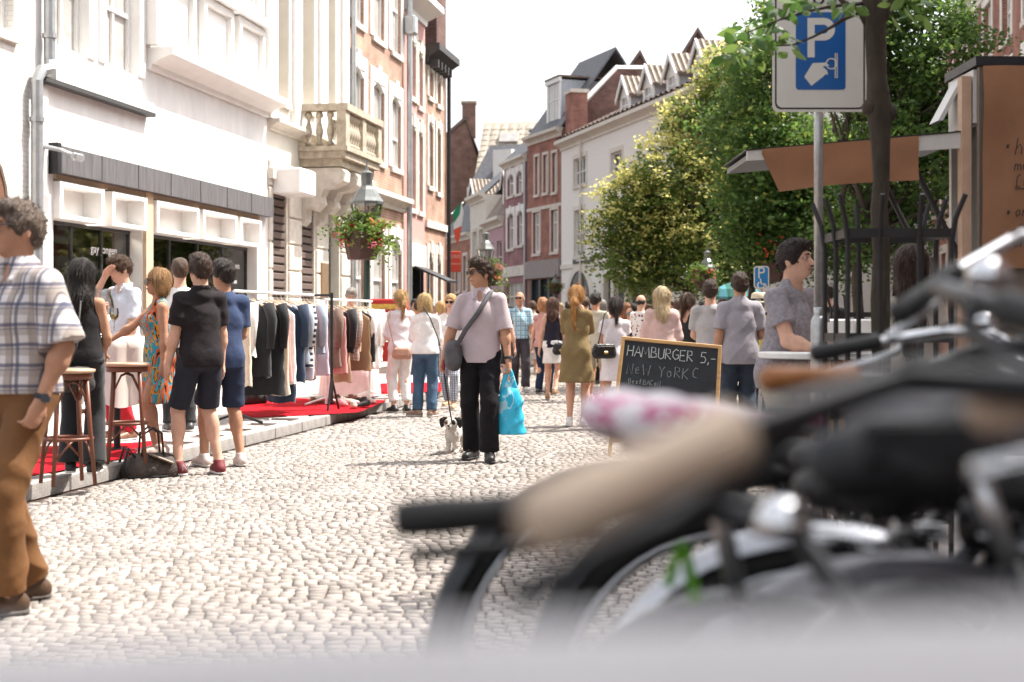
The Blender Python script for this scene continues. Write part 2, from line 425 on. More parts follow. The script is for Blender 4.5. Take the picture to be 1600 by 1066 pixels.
def person(label, pos, yaw, H=1.75, sex='m', res=.014, skin='fair', top=None, bottom=None, dress=None, shoes=(.05, .05, .05), hair=('short', (.05, .03, .02)),
           lf=(.1, 0., 0.), rf=(-.1, 0., 0.), lh='down', rh='down', lhint=None, rhint=None, lean=(0, 0), head=(0, 0), fat=1., curl=.45, glasses=None, group=None, fat_leg=1., palm=None,
           feet=(8, 8), hide_legs=False, face=True, watch=None, sole=(.6, .58, .55), extra_hair=None):
    h = H / 1.75; w_ = sex == 'w'; seed = len(PEOPLE) + 3; PEOPLE.append(label); rnd = random.Random(seed)
    shx = (.146 if w_ else .166) * (1 + (fat - 1) * .4); hpx = .088; zsh = 1.40
    def sp(x, y, z):
        t = max(0, (z - .95) / .5); return Vector(((x + lean[0] * t) * h, (y + lean[1] * t) * h, z * h))
    hy, hpit = R(head[0]), R(head[1]); piv = sp(0, .01, 1.53)
    Rh = Matrix.Rotation(hy, 3, 'Z') @ Matrix.Rotation(hpit, 3, 'X'); RhN = np.array(Rh)
    def hp(x, y, z): return piv + Rh @ (Vector((x, y, z - 1.53)) * h) + Vector((0, -.01 * h, 0))
    def sc(*r): return [a * h for a in r]
    Y_ = np.array([0, 1., 0]); X_ = np.array([1., 0, 0])
    # joints
    J = {}
    for s, fo, ha, hi in ((1, lf, lh, lhint), (-1, rf, rh, rhint)):
        hip = sp(s * hpx, .01, .91)
        ank = Vector((fo[0] * h, fo[1] * h, (.085 + (fo[2] if len(fo) > 2 else 0)) * h))
        kn, ank = ik(hip, ank, .425 * h, .43 * h, (s * .05, -1, 0))
        sh = sp(s * shx, .005, zsh)
        if isinstance(ha, str): q = ARM[ha]; q = (s * q[0] * (1 if ha not in ('down', 'back') else 1 + (fat - 1) * .8), q[1], q[2])
        else: q = ha
        wr = sp(*q) if not (isinstance(ha, str) and ha in ('down', 'back', 'fwd')) else sp(q[0], q[1], q[2])
        el, wr = ik(sh, wr, .285 * h, .25 * h, hi or ((s * .35, 1, -.1) if q[2] < .95 else (s * .4, .45, -1)))
        J[s] = (hip, kn, ank, sh, el, wr)
    def torso(g, kk=.05):
        f = fat
        P = [ell(sp(0, .012, .955), sc((.156 if w_ else .148) * f + g, .112 * f + g, .13 + g), k=kk), ell(sp(0, .0, 1.25), sc((.136 if w_ else .150) * f + g, (.1 if w_ else .11) * f + g, .17 + g), k=kk),
             rc(sp(0, .0, 1.02), sp(0, 0, 1.2), ((.116 if w_ else .132) * f + g) * h, ((.124 if w_ else .140) * f + g) * h, kk, (Y_, 1.35)),
             rc(sp(-shx * .9, .012, zsh - .005), sp(0, .018, zsh + .028), (.044 + g) * h, (.055 + g) * h, .03), rc(sp(shx * .9, .012, zsh - .005), sp(0, .018, zsh + .028), (.044 + g) * h, (.055 + g) * h, .03),
             rc(sp(0, .02, 1.42), sp(0, .015, 1.485), (.07 + g) * h, (.05 + g) * h, .03)]
        if w_:
            P += [ell(sp(s * .07, -.09, 1.27), sc(.06 + g, .055 + g, .06 + g), k=.04) for s in (1, -1)]
            P += [ell(sp(s * .075, .075, .93), sc(.088 + g, .07 + g, .09 + g), k=.04) for s in (1, -1)]
        else: P += [ell(sp(s * .07, .06, .93), sc(.08 + g, .07 + g, .09 + g), k=.04) for s in (1, -1)]
        return P
    # body
    B = torso(0)
    B += [ell(hp(0, .012, 1.655), sc(.076, .096, .098), RhN, .02), ell(hp(0, -.03, 1.592), sc(.056, .066, .072), RhN, .03), ell(hp(0, -.066, 1.548), sc(.026, .022, .02), RhN, .025),
          rc(sp(0, .022, 1.44), hp(0, .012, 1.585), (.05 if w_ else .06) * h, (.048 if w_ else .056) * h, .03)]
    if face:
        B += [rc(hp(0, -.088, 1.655), hp(0, -.112, 1.615), .009 * h, .014 * h, .012), ell(hp(0, -.09, 1.572), sc(.022, .009, .008), RhN, .01),
              ell(hp(0, -.084, 1.672), sc(.05, .014, .012), RhN, .015)]
        B += [ell(hp(s * .078, .012, 1.622), sc(.01, .022, .031), RhN, .008) for s in (1, -1)]
        B += [ell(hp(s * .03, -.098, 1.648), sc(.016, .012, .01), RhN, .012, -1) for s in (1, -1)]
    fr = max(.0085, res * .78)
    for s in (1, -1):
        hip, kn, ank, sh, el, wr = J[s]
        fl = fat_leg * (1.0 if w_ else 1.)
        B += [rc(hip, kn, .082 * fl * h, .055 * fl * h, .03), rc(kn, ank, .052 * fl * h, .036 * fl * h, .03),
              ell(kn.lerp(ank, .28) + Vector((0, .018 * h, 0)), sc(.05 * fl, .052 * fl, .11), k=.04)]
        fa = R(feet[0 if s > 0 else 1]) * s; fd = Vector((math.sin(fa), -math.cos(fa), 0)); toe = ank + fd * .15 * h - Vector((0, 0, .05 * h)); heel = ank - fd * .03 * h - Vector((0, 0, .03 * h))
        B += [rc(ank, toe, .034 * h, .026 * h, .02), rc(heel, ank, .032 * h, .036 * h, .02)]
        af = 1 + (fat - 1) * .6
        B += [rc(sh, el, (.042 if w_ else .049) * af * h, (.036 if w_ else .042) * h, .03), rc(el, wr, (.036 if w_ else .042) * h, (.023 if w_ else .027) * h, .02), ell(el.lerp(wr, .25), sc(.04 if w_ else .046, .04 if w_ else .046, .05), k=.03)]
        fa_d = (wr - el).normalized()
        pn = Vector(palm[0 if s > 0 else 1]) if palm else Vector((-s, .1, 0)) if abs(fa_d.z) > .6 else Vector((0, 0, -1)) if fa_d.y < -.3 else Vector((0, -.3, -1))
        B += hand_prims(wr, fa_d, pn, s, curl, h * (.92 if w_ else 1), fr)
    sk = SKIN[skin] if isinstance(skin, str) else skin
    mb_ = mt('skin_%s' % (skin if isinstance(skin, str) else seed), sk, .62, var=.12, scale=14, spec=.22, bump=.15, bscale=60)
    V, Fq = sdf_mesh(B, res)
    root = link('person', np_mesh('person', V, Fq, mb_), None, pos, label, 'person', group, None, yaw)
    # clothes
    def sleeve(s, g, frac, flare=0.):
        hip, kn, ank, sh, el, wr = J[s]; r0 = (.043 if w_ else .051) + g; r1 = (.042 if w_ else .048) + g + flare
        out = []
        if frac <= 1: out.append(rc(sh, sh.lerp(el, frac), r0 * h, (r0 + (r1 - r0) * frac + .004) * h, .025, flat=True))
        else: out += [rc(sh, el, r0 * h, r1 * h, .025), rc(el, el.lerp(wr, frac - 1), r1 * h, (r1 - .006) * h, .02, flat=True)]
        return out
    def skirt(z0, z1, r0, r1, g):
        return [rc(sp(0, .012, z0), Vector((0, .012 * h, z1 * h)), (r0 + g) * h, (r1 + g) * h, .05, (Y_, 1.28), flat=True)]
    t = dress or top
    if t:
        g = t.get('g', .012); hem = t.get('hem', .86); P = torso(g, .045)
        sl = t.get('sl', .55)
        if sl > 0:
            for s in (1, -1): P += sleeve(s, t.get('sg', g), sl, t.get('flare', .004))
        if dress: P += skirt(1.0, hem, .135 * fat, t.get('hr', .2) * fat, g)
        else: P += [rc(sp(0, .012, 1.05), Vector((lean[0] * .1, .012 * h, hem * h)), (.14 * fat + g) * h, (t.get('hr', .150) * fat + g) * h, .05, (Y_, 1.28), flat=True)]
        if t.get('collar'):
            for i in range(10):
                a0, a1 = 2 * math.pi * i / 10, 2 * math.pi * (i + 1) / 10
                if i in (7,): continue
                q = [sp(.068 * math.cos(a), .018 + .064 * math.sin(a), 1.475 + .022 * math.sin(a)) for a in (a0, a1)]
                P.append(rc(q[0], q[1], .018 * h, .018 * h, .012))
            for s in (1, -1): P.append(rc(sp(s * .056, -.03, 1.478), sp(s * .05, -.085, 1.415), .014 * h, .011 * h, .006))
        neck = t.get('neck', 1.475); hz = hem * h; slv = t.get('strap')
        def cut(Q, hz=hz, nz=neck * h):
            return np.maximum(hz - Q[..., 2], -1)
        sub = [ell(sp(0, -.10, 1.445), sc(.024, .07, .062), k=.008, op=-1)]
        if not t.get('collar'):
            sub = [ell(sp(0, -.06, 1.50 - t.get('vneck', 0)), sc(.075, .09, .055 + t.get('vneck', 0)), k=.01, op=-1), rc(sp(0, .02, 1.47), sp(0, .01, 1.6), .062 * h, .062 * h, .01, op=-1)]
        if slv:
            sub += [ell(sp(s * (shx + .035), .0, 1.42), sc(.075, .16, .13), k=.02, op=-1) for s in (1, -1)]
            sub += [ell(sp(0, .1, 1.46), sc(.06, .1, .11), k=.02, op=-1)]
        sdf_obj(t.get('name', 'dress' if dress else 'shirt'), P + sub, res, t['mat'], root, wrinkle(t.get('wr', .010), seed, 13, 8), cut)
    if bottom and not dress:
        b = bottom; g = b.get('g', .01); wz = b.get('waist', 1.02)
        P = torso(g, .05)[:1] + torso(g, .05)[-2:] + [rc(sp(0, .012, 1.0), sp(0, .012, wz), (.145 * fat + g) * h, (.138 * fat + g) * h, .04, (Y_, 1.28))]
        ty = b.get('type', 'long')
        if ty == 'skirt': P += skirt(.98, b.get('hem', .5), .15 * fat, b.get('hr', .19) * fat, g)
        else:
            for s in (1, -1):
                hip, kn, ank, sh, el, wr = J[s]; e = b.get('end', 1.0); r1 = b.get('r1', .062); r2 = b.get('r2', .058)
                P.append(rc(hip, kn if ty == 'long' else hip.lerp(kn, e), (.086 * fat_leg + g) * h, (r1 + g) * h, .03 if ty == 'long' else .012, flat=(ty != 'long')))
                if ty == 'long':
                    P.append(rc(kn, kn.lerp(ank, e), (r1 + g) * h, (r2 + g) * h, .02, flat=True))
        sdf_obj(b.get('name', {'long': 'trousers', 'short': 'shorts', 'skirt': 'skirt'}[ty]), P, res, b['mat'], root, wrinkle(b.get('wr', .009), seed + 50, 9, 12), lambda Q: Q[..., 2] - (wz + .01) * h)
        if b.get('belt'):
            sdf_obj('belt', [rc(sp(0, .012, wz - .03), sp(0, .012, wz - .005), (.146 * fat + g) * h, (.146 * fat + g) * h, .01, (Y_, 1.28), flat=True)], max(res * .8, .008), mt('belt_leather', (.03, .02, .015), .4), root, None, lambda Q: np.abs(Q[..., 2] - (wz - .012) * h) - .018)
    # shoes
    if shoes is not None:
        sm = shoes if not isinstance(shoes, tuple) else mt('shoe_%02d_%02d_%02d' % tuple(int(c * 99) for c in shoes), shoes, .45, var=.1, scale=30)
        for s in (1, -1):
            hip, kn, ank, sh, el, wr = J[s]; fo = lf if s > 0 else rf; zf = (fo[2] if len(fo) > 2 else 0) * h
            fa = R(feet[0 if s > 0 else 1]) * s; fd = Vector((math.sin(fa), -math.cos(fa), 0)); zb = ank.z - .085 * h
            a = ank - fd * .045 * h; a.z = zb + .04 * h; m_ = ank + fd * .06 * h; m_.z = zb + .045 * h; b_ = ank + fd * .165 * h; b_.z = zb + .03 * h
            P = [rc(a, m_, .042 * h, .043 * h, .02), rc(m_, b_, .043 * h, .038 * h, .02), rc(ank + Vector((0, 0, .015 * h)), a, .046 * h, .04 * h, .02)]
            sh_o = sdf_obj('shoe', P, min(res, .012), sm, root, None, lambda Q, zb=zb: np.maximum(zb + .012 - Q[..., 2], Q[..., 2] - zb - .115 * h))
            if sole is not None:
                P2 = [rc(a + Vector((0, 0, -.03 * h)), m_ + Vector((0, 0, -.035 * h)), .045 * h, .046 * h, .01), rc(m_ + Vector((0, 0, -.035 * h)), b_ + Vector((0, 0, -.02 * h)), .046 * h, .041 * h, .01)]
                sdf_obj('sole', P2, min(res, .011), mt('sole_%02d' % int(sole[0] * 99), sole, .7, var=.1), sh_o, None, lambda Q, zb=zb: np.maximum(zb + .001 - Q[..., 2], Q[..., 2] - zb - .02))
    # hair
    if hair:
        kind, hc = hair; hm = mt('hair_%02d_%02d_%02d' % tuple(int(c * 99) for c in hc), hc, .45, var=.65, scale=30, bump=1., bscale=60, stretch=(3, 3, .3), spec=.4)
        hres = min(res, .011); e = {'short': .007, 'curly': .009}.get(kind, .018)
        P = [ell(hp(0, .02, 1.672), sc(.08 + e, .096 + e, .092 + e), RhN, .02)]
        low = 1.60
        if kind in ('short', 'curly'):
            P += [ell(hp(0, .065, 1.625), sc(.07 + e * .5, .045 + e, .075), RhN, .03), ell(hp(0, -.03, 1.735), sc(.062 + e, .06 + e, .03 + e), RhN, .03)]
            P += [ell(hp(s * .072, -.005, 1.655), sc(.016 + e * .4, .032, .045), RhN, .02) for s in (1, -1)]
        elif kind == 'bob':
            P += [ell(hp(0, .045, 1.60), sc(.098, .075, .105), RhN, .04)] + [rc(hp(s * .078, .0, 1.68), hp(s * .082, .0, 1.555), .03 * h, .028 * h, .03) for s in (1, -1)]
        elif kind == 'long':
            L = extra_hair or .3
            P += [rc(hp(0, .05, 1.66), sp(0, .095, 1.58 - L * .6), .085 * h, .08 * h, .04, (Y_, 1.4)), rc(sp(0, .095, 1.58 - L * .6), sp(0, .11, 1.58 - L), .08 * h, .05 * h, .04, (Y_, 1.5))] + [rc(hp(s * .078, .0, 1.68), hp(s * .08, .02, 1.5), .028 * h, .03 * h, .03) for s in (1, -1)]
        elif kind == 'ponytail':
            L = extra_hair or .25; q0 = hp(0, .125, 1.665); q1 = sp(.01, .165, 1.58); q2 = sp(.015, .13, 1.6 - L)
            P += [rc(hp(0, .08, 1.67), q0, .06 * h, .022 * h, .02), rc(q0, q1, .024 * h, .034 * h, .02), rc(q1, q2, .034 * h, .016 * h, .02), ell(hp(0, .06, 1.62), sc(.07, .05, .06), RhN, .03)]
        elif kind == 'lowtail':
            L = extra_hair or .12; q0 = hp(0, .105, 1.58)
            P += [ell(hp(0, .06, 1.625), sc(.082, .06, .075), RhN, .03), rc(hp(0, .08, 1.61), q0, .05 * h, .026 * h, .02), rc(q0, sp(.0, .13, 1.56 - L), .032 * h, .018 * h, .02)]
        elif kind == 'bald':
            P = [ell(hp(0, .05, 1.63), sc(.082, .064, .055), RhN, .02)] + [ell(hp(s * .07, .02, 1.63), sc(.014, .04, .03), RhN, .02) for s in (1, -1)]
        # keep the face free
        fy = -.125 if kind != 'bald' else -.11
        P += [ell(hp(0, fy, 1.61), sc(.07, .085, .095 if kind != 'curly' else .09), RhN, .025, -1)]
        if kind in ('short', 'curly', 'bald'):
            P += [ell(hp(0, -.02, 1.52), sc(.12, .115, .062), RhN, .02, -1)]
        am = dict(short=.006, curly=.011).get(kind, .006); fq = 70 if kind == 'curly' else 55
        ph = rnd.random() * 6
        def hn(Q):
            x, y, z = Q[..., 0], Q[..., 1], Q[..., 2]
            if kind in ('short', 'curly'): return (am * np.sin(fq * x + 2 * np.sin(40 * z + ph)) * np.sin(fq * y + ph + 1.5 * np.sin(30 * x)) * np.sin(fq * z * .9 + 1.3 * np.sin(45 * y))).astype(np.float32)
            return (am * (np.sin(95 * x + 2.2 * np.sin(9 * z + ph)) * .6 + .5 * np.sin(60 * y + 40 * x + 1.5 * np.sin(8 * z)))).astype(np.float32)
        ho = sdf_obj('hair', P, hres, hm, root, hn)
        if res < .0125:
            me = ho.data; nv = len(me.vertices); co = np.empty(nv * 3, np.float32); no = np.empty(nv * 3, np.float32); me.vertices.foreach_get('co', co); me.vertices.foreach_get('normal', no); co = co.reshape(-1, 3); no = no.reshape(-1, 3)
            rr = np.random.RandomState(seed); N = {'short': 1300, 'curly': 1500, 'bald': 250}.get(kind, 1500); ix = rr.randint(0, nv, N); c0 = co[ix]; n0 = no[ix]
            lift = {'short': .22, 'curly': .35, 'bald': .2, 'bob': .08}.get(kind, .14); L = {'short': .015, 'curly': .019, 'bald': .009, 'bob': .06}.get(kind, .085) * rr.uniform(.6, 1.4, (N, 1)) * h
            dn = np.array([0, 0, -1.]) + (np.array([0, -.5, .9]) if kind in ('short', 'curly') else 0); tg = dn - n0 * (n0 @ dn)[:, None]; tg += rr.normal(size=(N, 3)) * (.7 if kind == 'curly' else .35 if kind == 'short' else .12); tg /= np.linalg.norm(tg, axis=1)[:, None] + 1e-6
            wd = np.cross(n0, tg); wd /= np.linalg.norm(wd, axis=1)[:, None] + 1e-6; wd *= rr.uniform(.0012, .003, (N, 1)) * h
            m1 = c0 + (tg * .5 + n0 * lift * .6) * L; m2 = c0 + (tg + n0 * lift * (.8 if kind != 'curly' else .5)) * L; b0 = c0 - n0 * .003
            V2 = np.stack([b0 - wd, b0 + wd, m1 + wd * .8, m1 - wd * .8, m2 + wd * .15, m2 - wd * .15], 1).reshape(-1, 3); k6 = np.arange(N)[:, None] * 6
            link('hair_strands', np_mesh('hair_strands', V2, np.concatenate([k6 + np.array([[0, 1, 2, 3]]), k6 + np.array([[3, 2, 4, 5]])]), hm, smooth=False), ho, kind='stuff')
    if face and kind_face(yaw, head):
        for s in (1, -1):
            if not glasses:
                mb = MB(); mb.lathe([(0, -.009), (.0065, -.007), (.009, 0), (.0065, .007), (0, .009)], hp(s * .03, -.0815, 1.648), 8); mb.build('eye', mt('eye_white', (.42, .38, .36), .3, var=0), root, True)
                mb = MB(); mb.lathe([(0, -.005), (.0045, -.003), (.0055, .0), (.0045, .003), (0, .005)], hp(s * .03, -.088, 1.648), 8); mb.build('iris', mt('iris_brown', (.03, .018, .01), .15, var=0), root, True)
            a, b_, c = hp(s * .012, -.099, 1.667), hp(s * .03, -.1, 1.673), hp(s * .05, -.085, 1.667)
            MB().tube([a, b_, c], [.004, .005, .003], 5).build('eyebrow', mt('eyebrow_%02d' % int((hair[1][0] if hair else .1) * 99), tuple(x * .7 for x in (hair[1] if hair else (.1, .08, .06))), .8), root, True)
        MB().tube([hp(-.024, -.094, 1.573), hp(-.01, -.1, 1.577), hp(.01, -.1, 1.577), hp(.024, -.094, 1.573)], [.003, .0055, .0055, .003], 5).build('lips', mt('lips', (.38, .14, .12), .5), root, True)
    if glasses:
        gm = mt('sunglass_lens', (.012, .01, .01), .12, var=0, spec=.6)
        g_ = MB(); up = 0 if glasses != 'up' else .1; bk = 0 if glasses != 'up' else .03
        for s in (1, -1):
            c = hp(s * .033, -.112 + bk, 1.645 + up); n_ = Rh @ Vector((s * .25, -1, -.1)).normalized(); u = n_.cross(Vector((0, 0, 1))).normalized(); w2 = u.cross(n_)
            pl = [(.026 * math.cos(a) , .021 * math.sin(a) - .002) for a in [2 * math.pi * i / 12 for i in range(12)]]
            g_.prism(pl, c, u, w2, n_ * .004)
            g_.tube([hp(s * .06, -.1 + bk, 1.655 + up), hp(s * .083, -.03 + bk, 1.655 + up), hp(s * .083, .02 + bk, 1.645 + up)], .0035, 5)
        g_.tube([hp(-.01, -.118 + bk, 1.652 + up), hp(.01, -.118 + bk, 1.652 + up)], .003, 5)
        g_.build('sunglasses', gm, root)
    if watch:
        s = 1 if watch == 'l' else -1; el, wr = J[s][4], J[s][5]; d = (wr - el).normalized(); p = wr - d * .02 * h
        u = d.orthogonal().normalized(); w2 = d.cross(u)
        mb = MB(); mb.torus(p, .031 * h, .006, u, w2, 16, 6, kr=2.2)
        o_ = Vector((s, -.4, .2)); o_ = (o_ - d * o_.dot(d)).normalized()
        mb.prism([(.02 * math.cos(a), .02 * math.sin(a)) for a in [2 * math.pi * i / 12 for i in range(12)]], p + o_ * .03 * h, d, d.cross(o_), o_ * .011, 1)
        mb.build('watch', [mt('watch_strap', (.02, .02, .025), .4), mt('watch_face', (.1, .11, .13), .2, .5)], root)
    PJ[label] = {k: [root_pt(pos, yaw, q) for q in v] for k, v in J.items()}
    return root
PJ = {}
def root_pt(pos, yaw, q): return Vector(pos) + Matrix.Rotation(yaw, 3, 'Z') @ Vector(q)
def kind_face(yaw, head):
    a = (math.degrees(yaw) + head[0] + 180) % 360 - 180
    return abs(a) < 115
# ------------------------------------------------------------------ ground
M_white = mt('white_paint', (.78, .76, .73), .6, var=.05, scale=3, bump=.05)
M_plaster = mt('white_plaster', (.74, .73, .71), .85, var=.13, scale=1.5, bump=.15, bscale=30, stretch=(1, 1, .35))
M_stone = mt('pale_stone', (.62, .57, .5), .85, var=.14, scale=5, bump=.25, bscale=40)
M_stone2 = mt('weathered_stone', (.42, .36, .28), .9, var=.35, scale=6, bump=.4, bscale=30)
M_cream = mt('cream_plaster', (.70, .66, .58), .85, var=.08, scale=2, bump=.1)
M_frame = mt('window_frame_paint', (.76, .75, .72), .45, var=.04)
M_glass = mt_glass('window_glass', (.05, .055, .06), .04)
M_glassw = mt('curtained_glass', (.42, .40, .38), .08, var=.25, scale=2.5, spec=.6)
M_shop = mt_glass('shop_glass', see=1)
M_black = mt('black_iron', (.018, .018, .02), .45, var=.2)
M_zinc = mt('zinc', (.42, .43, .44), .4, .7, var=.15, scale=6)
M_galv = mt('galvanised_steel', (.46, .46, .46), .38, .8, var=.18, scale=30)
M_brickA = mt_brick('brick_pale_red', (.46, .26, .18), (.38, .21, .15), (.5, .45, .4))
M_brickB = mt_brick('brick_red', (.36, .15, .11), (.28, .11, .085), (.42, .35, .3))
M_brickP = mt_brick('brick_plum', (.33, .16, .17), (.27, .13, .14), (.4, .32, .32))
M_brickO = mt_brick('brick_orange', (.42, .2, .13), (.34, .15, .1), (.45, .38, .33))
M_brickD = mt_brick('brick_dark', (.16, .085, .07), (.1, .055, .05), (.2, .16, .14))
M_brickW = mt_brick('brick_whitewashed', (.74, .72, .69), (.68, .66, .63), (.58, .56, .53), var=.1)
M_brickM = mt_brick('brick_brown', (.27, .16, .125), (.2, .115, .09), (.3, .24, .2))
M_tile = mt('roof_tile', (.16, .12, .1), .8, var=.35, scale=3, bump=.3, bscale=14)
M_tile2 = mt('roof_tile_pale', (.42, .36, .29), .8, var=.3, scale=4, bump=.3, bscale=14)
M_slate = mt('slate', (.09, .09, .1), .6, var=.3, scale=5)
M_lead = mt('dormer_cheek', (.40, .42, .46), .6, var=.1)
M_dark = mt('dark_interior', (.035, .032, .03), .8, var=.2)
M_kerb = mt('kerb_stone', (.30, .28, .265), .85, var=.25, scale=7, bump=.3, bscale=60)
M_slab = mt('pavement_slab', (.42, .385, .37), .85, var=.16, scale=3, bump=.2, bscale=70)
M_joint = mt('sand_joint', (.075, .052, .042), .95, var=.3, scale=20, bump=.4)
def mt_sett():
    m = mt('sett_stone', (.30, .265, .24), .72, var=.2, scale=2.2, bump=.12, bscale=60)
    n = m.node_tree.nodes; l = m.node_tree.links; b = n['Principled BSDF']
    a = n.new('ShaderNodeAttribute'); a.attribute_name = 'tone'
    mr = n.new('ShaderNodeMapRange'); mr.inputs[3].default_value = .76; mr.inputs[4].default_value = 1.22; l.new(a.outputs['Fac'], mr.inputs[0])
    old = b.inputs['Base Color'].links[0].from_socket
    v = n.new('ShaderNodeVectorMath'); v.operation = 'SCALE'; l.new(old, v.inputs[0]); l.new(mr.outputs[0], v.inputs['Scale'])
    l.new(v.outputs[0], b.inputs['Base Color']); return m
M_sett = mt_sett()

def kerb_x(Y): return -1.75 + (Y - 20.2) * .158
gm = MB(); gm.quad((-600, -60, -.06), (600, -60, -.06), (600, 1500, -.06), (-600, 1500, -.06))
gm.build('ground', M_joint, kind='structure', label='bare earth under the town', )
rng = np.random.RandomState(3)
road = MB().quad((-14, -3, -.012), (30, -3, -.012), (30, 130, -.012), (-14, 130, -.012)).build('road', M_joint, kind='structure', label='street paved with pale grey stone setts in wavy rows')
def setts():
    rows = []; y = 4.2
    while y < 40:
        dep = .072 if y < 15 else .1
        x = -4.6 + rng.rand() * .1; xs = []
        xmax = .46 * y + 1.2
        wmul = 1 if y < 15 else 1.5
        while x < min(xmax, .164 * y + 2.2):
            w = rng.uniform(.052, .092) * wmul; xs.append((x, w)); x += w
        for x, w in xs: rows.append((x, y, w, dep + (.03 if y > 22 else 0)))
        y += dep
        if y > 22: y += .03
    A = np.array(rows)
    cx = A[:, 0] + A[:, 2] / 2; wav = .14 * np.sin(cx * 1.7 + .35 * np.sin(A[:, 1] * .9)) + .012 * np.sin(cx * 6.1 + A[:, 1])
    yy = A[:, 1] + wav
    keep = (cx > kerb_x(yy) + .06)
    return cx[keep], yy[keep], A[keep, 2], A[keep, 3]
cx, cy, cw, cd = setts()
def sett_block(cx, cy, cw, cd):
    n = len(cx); g = .0040; hx = cw / 2 - g * rng.uniform(.35, 1.7, n); hy = cd / 2 - g * rng.uniform(.5, 2.0, n); z = rng.uniform(-.0035, .0035, n); ta = rng.uniform(-.004, .004, (n, 2)); ro = rng.uniform(-.04, .04, n)
    base = np.array([(-1, -1), (1, -1), (1, 1), (-1, 1)], float); V = np.zeros((n, 8, 3))
    for lvl, (ins, dz) in enumerate(((0, -.022), (.004, 0))):
        for j, (sx, sy) in enumerate(base):
            x = sx * (hx - ins); y = sy * (hy - ins); V[:, lvl * 4 + j, 0] = cx + x * np.cos(ro) - y * np.sin(ro); V[:, lvl * 4 + j, 1] = cy + x * np.sin(ro) + y * np.cos(ro); V[:, lvl * 4 + j, 2] = z + dz + (ta[:, 0] * sx + ta[:, 1] * sy)*.6
    Q = []
    for lv in (0,):
        for j in range(4): Q.append((lv * 4 + j, lv * 4 + (j + 1) % 4, lv * 4 + 4 + (j + 1) % 4, lv * 4 + 4 + j))
    Q.append((4, 5, 6, 7)); Q = np.array(Q)
    Fq = (Q[None] + (np.arange(n) * 8)[:, None, None]).reshape(-1, 4)
    return V.reshape(-1, 3), Fq
order = np.argsort(cy); inview = [i for i in order if abs(cx[i]) < .40 * cy[i] and cy[i] > 5.9 and cx[i] < .1 * cy[i]][:300]
rest = np.setdiff1d(np.arange(len(cx)), inview)
V, Fq = sett_block(cx[rest], cy[rest], cw[rest], cd[rest])
me = np_mesh('setts', V, Fq, M_sett, smooth=False)
def tones(me, per, n, lo=0, hi=1):
    a = me.attributes.new('tone', 'FLOAT', 'POINT'); a.data.foreach_set('value', np.repeat(rng.uniform(lo, hi, n), per).astype(np.float32))
tones(me, 8, len(rest))
link('setts', me, road, kind='stuff')
for i in inview:
    V, Fq = sett_block(np.zeros(1), np.zeros(1), cw[i:i + 1], cd[i:i + 1]); me = np_mesh('cobblestone', V, Fq, M_sett, smooth=False); tones(me, 8, 1)
    link('cobblestone', me, road, (cx[i], cy[i], 0))

# left pavement: bed, slabs one by one, kerb stones one by one
pav = MB(); PY0, PY1 = 4.0, 46.
pav.prism([(kerb_x(PY0) - .16, PY0), (kerb_x(PY1) - .16, PY1), (-9.57 + .179 * PY1, PY1), (-9.57 + .179 * PY0 - .2, PY0)], (0, 0, 0), (1, 0, 0), (0, 1, 0), (0, 0, .104))
pavement = pav.build('pavement', M_joint, kind='structure', label='raised pavement of grey slabs along the white shop')
kd = Vector((.158, 1, 0)).normalized(); kn = Vector((1, -.158, 0)).normalized(); ang = -math.atan(.158)
t = 0.; y = PY0
while y < 45:
    L = .95 * kd.y; p = Vector((kerb_x(y + L / 2) - .08, y + L / 2, .055))
    MB().cbox((0, 0, 0), (.15, .94, .13), .012).build('kerb_stone', M_kerb, pavement, loc=p, rotz=ang); y += L
slab = [MB().cbox((0, 0, 0), (.595, .395, .03), .006).mesh('slab', M_slab) for q in range(1)]
y = PY0
while y < 30:
    row = int(y / .4)
    for c in range(7):
        off = .17 + .3 + c * .6 + (.3 if row % 2 else 0)
        p = Vector((kerb_x(y), y, .108)) - kn * off
        if p.x < -9.57 + .179 * y + .2: break
        if abs(p.x / p.y) > .42: continue
        o = link('slab', slab[0], pavement, p + Vector((0, 0, random.uniform(-.002, .003))), rotz=ang)
    y += .4
# flush strip on the right for trees and stalls
rp = MB(); rp.quad((.164 * 4 + .4, 4, .010), (14, 4, .010), (.164 * 60 + 10, 60, .010), (.164 * 60 + .6, 60, .010)); rp.build('side_pavement', M_slab, kind='structure', label='flat strip of grey paving on the shaded side of the street')

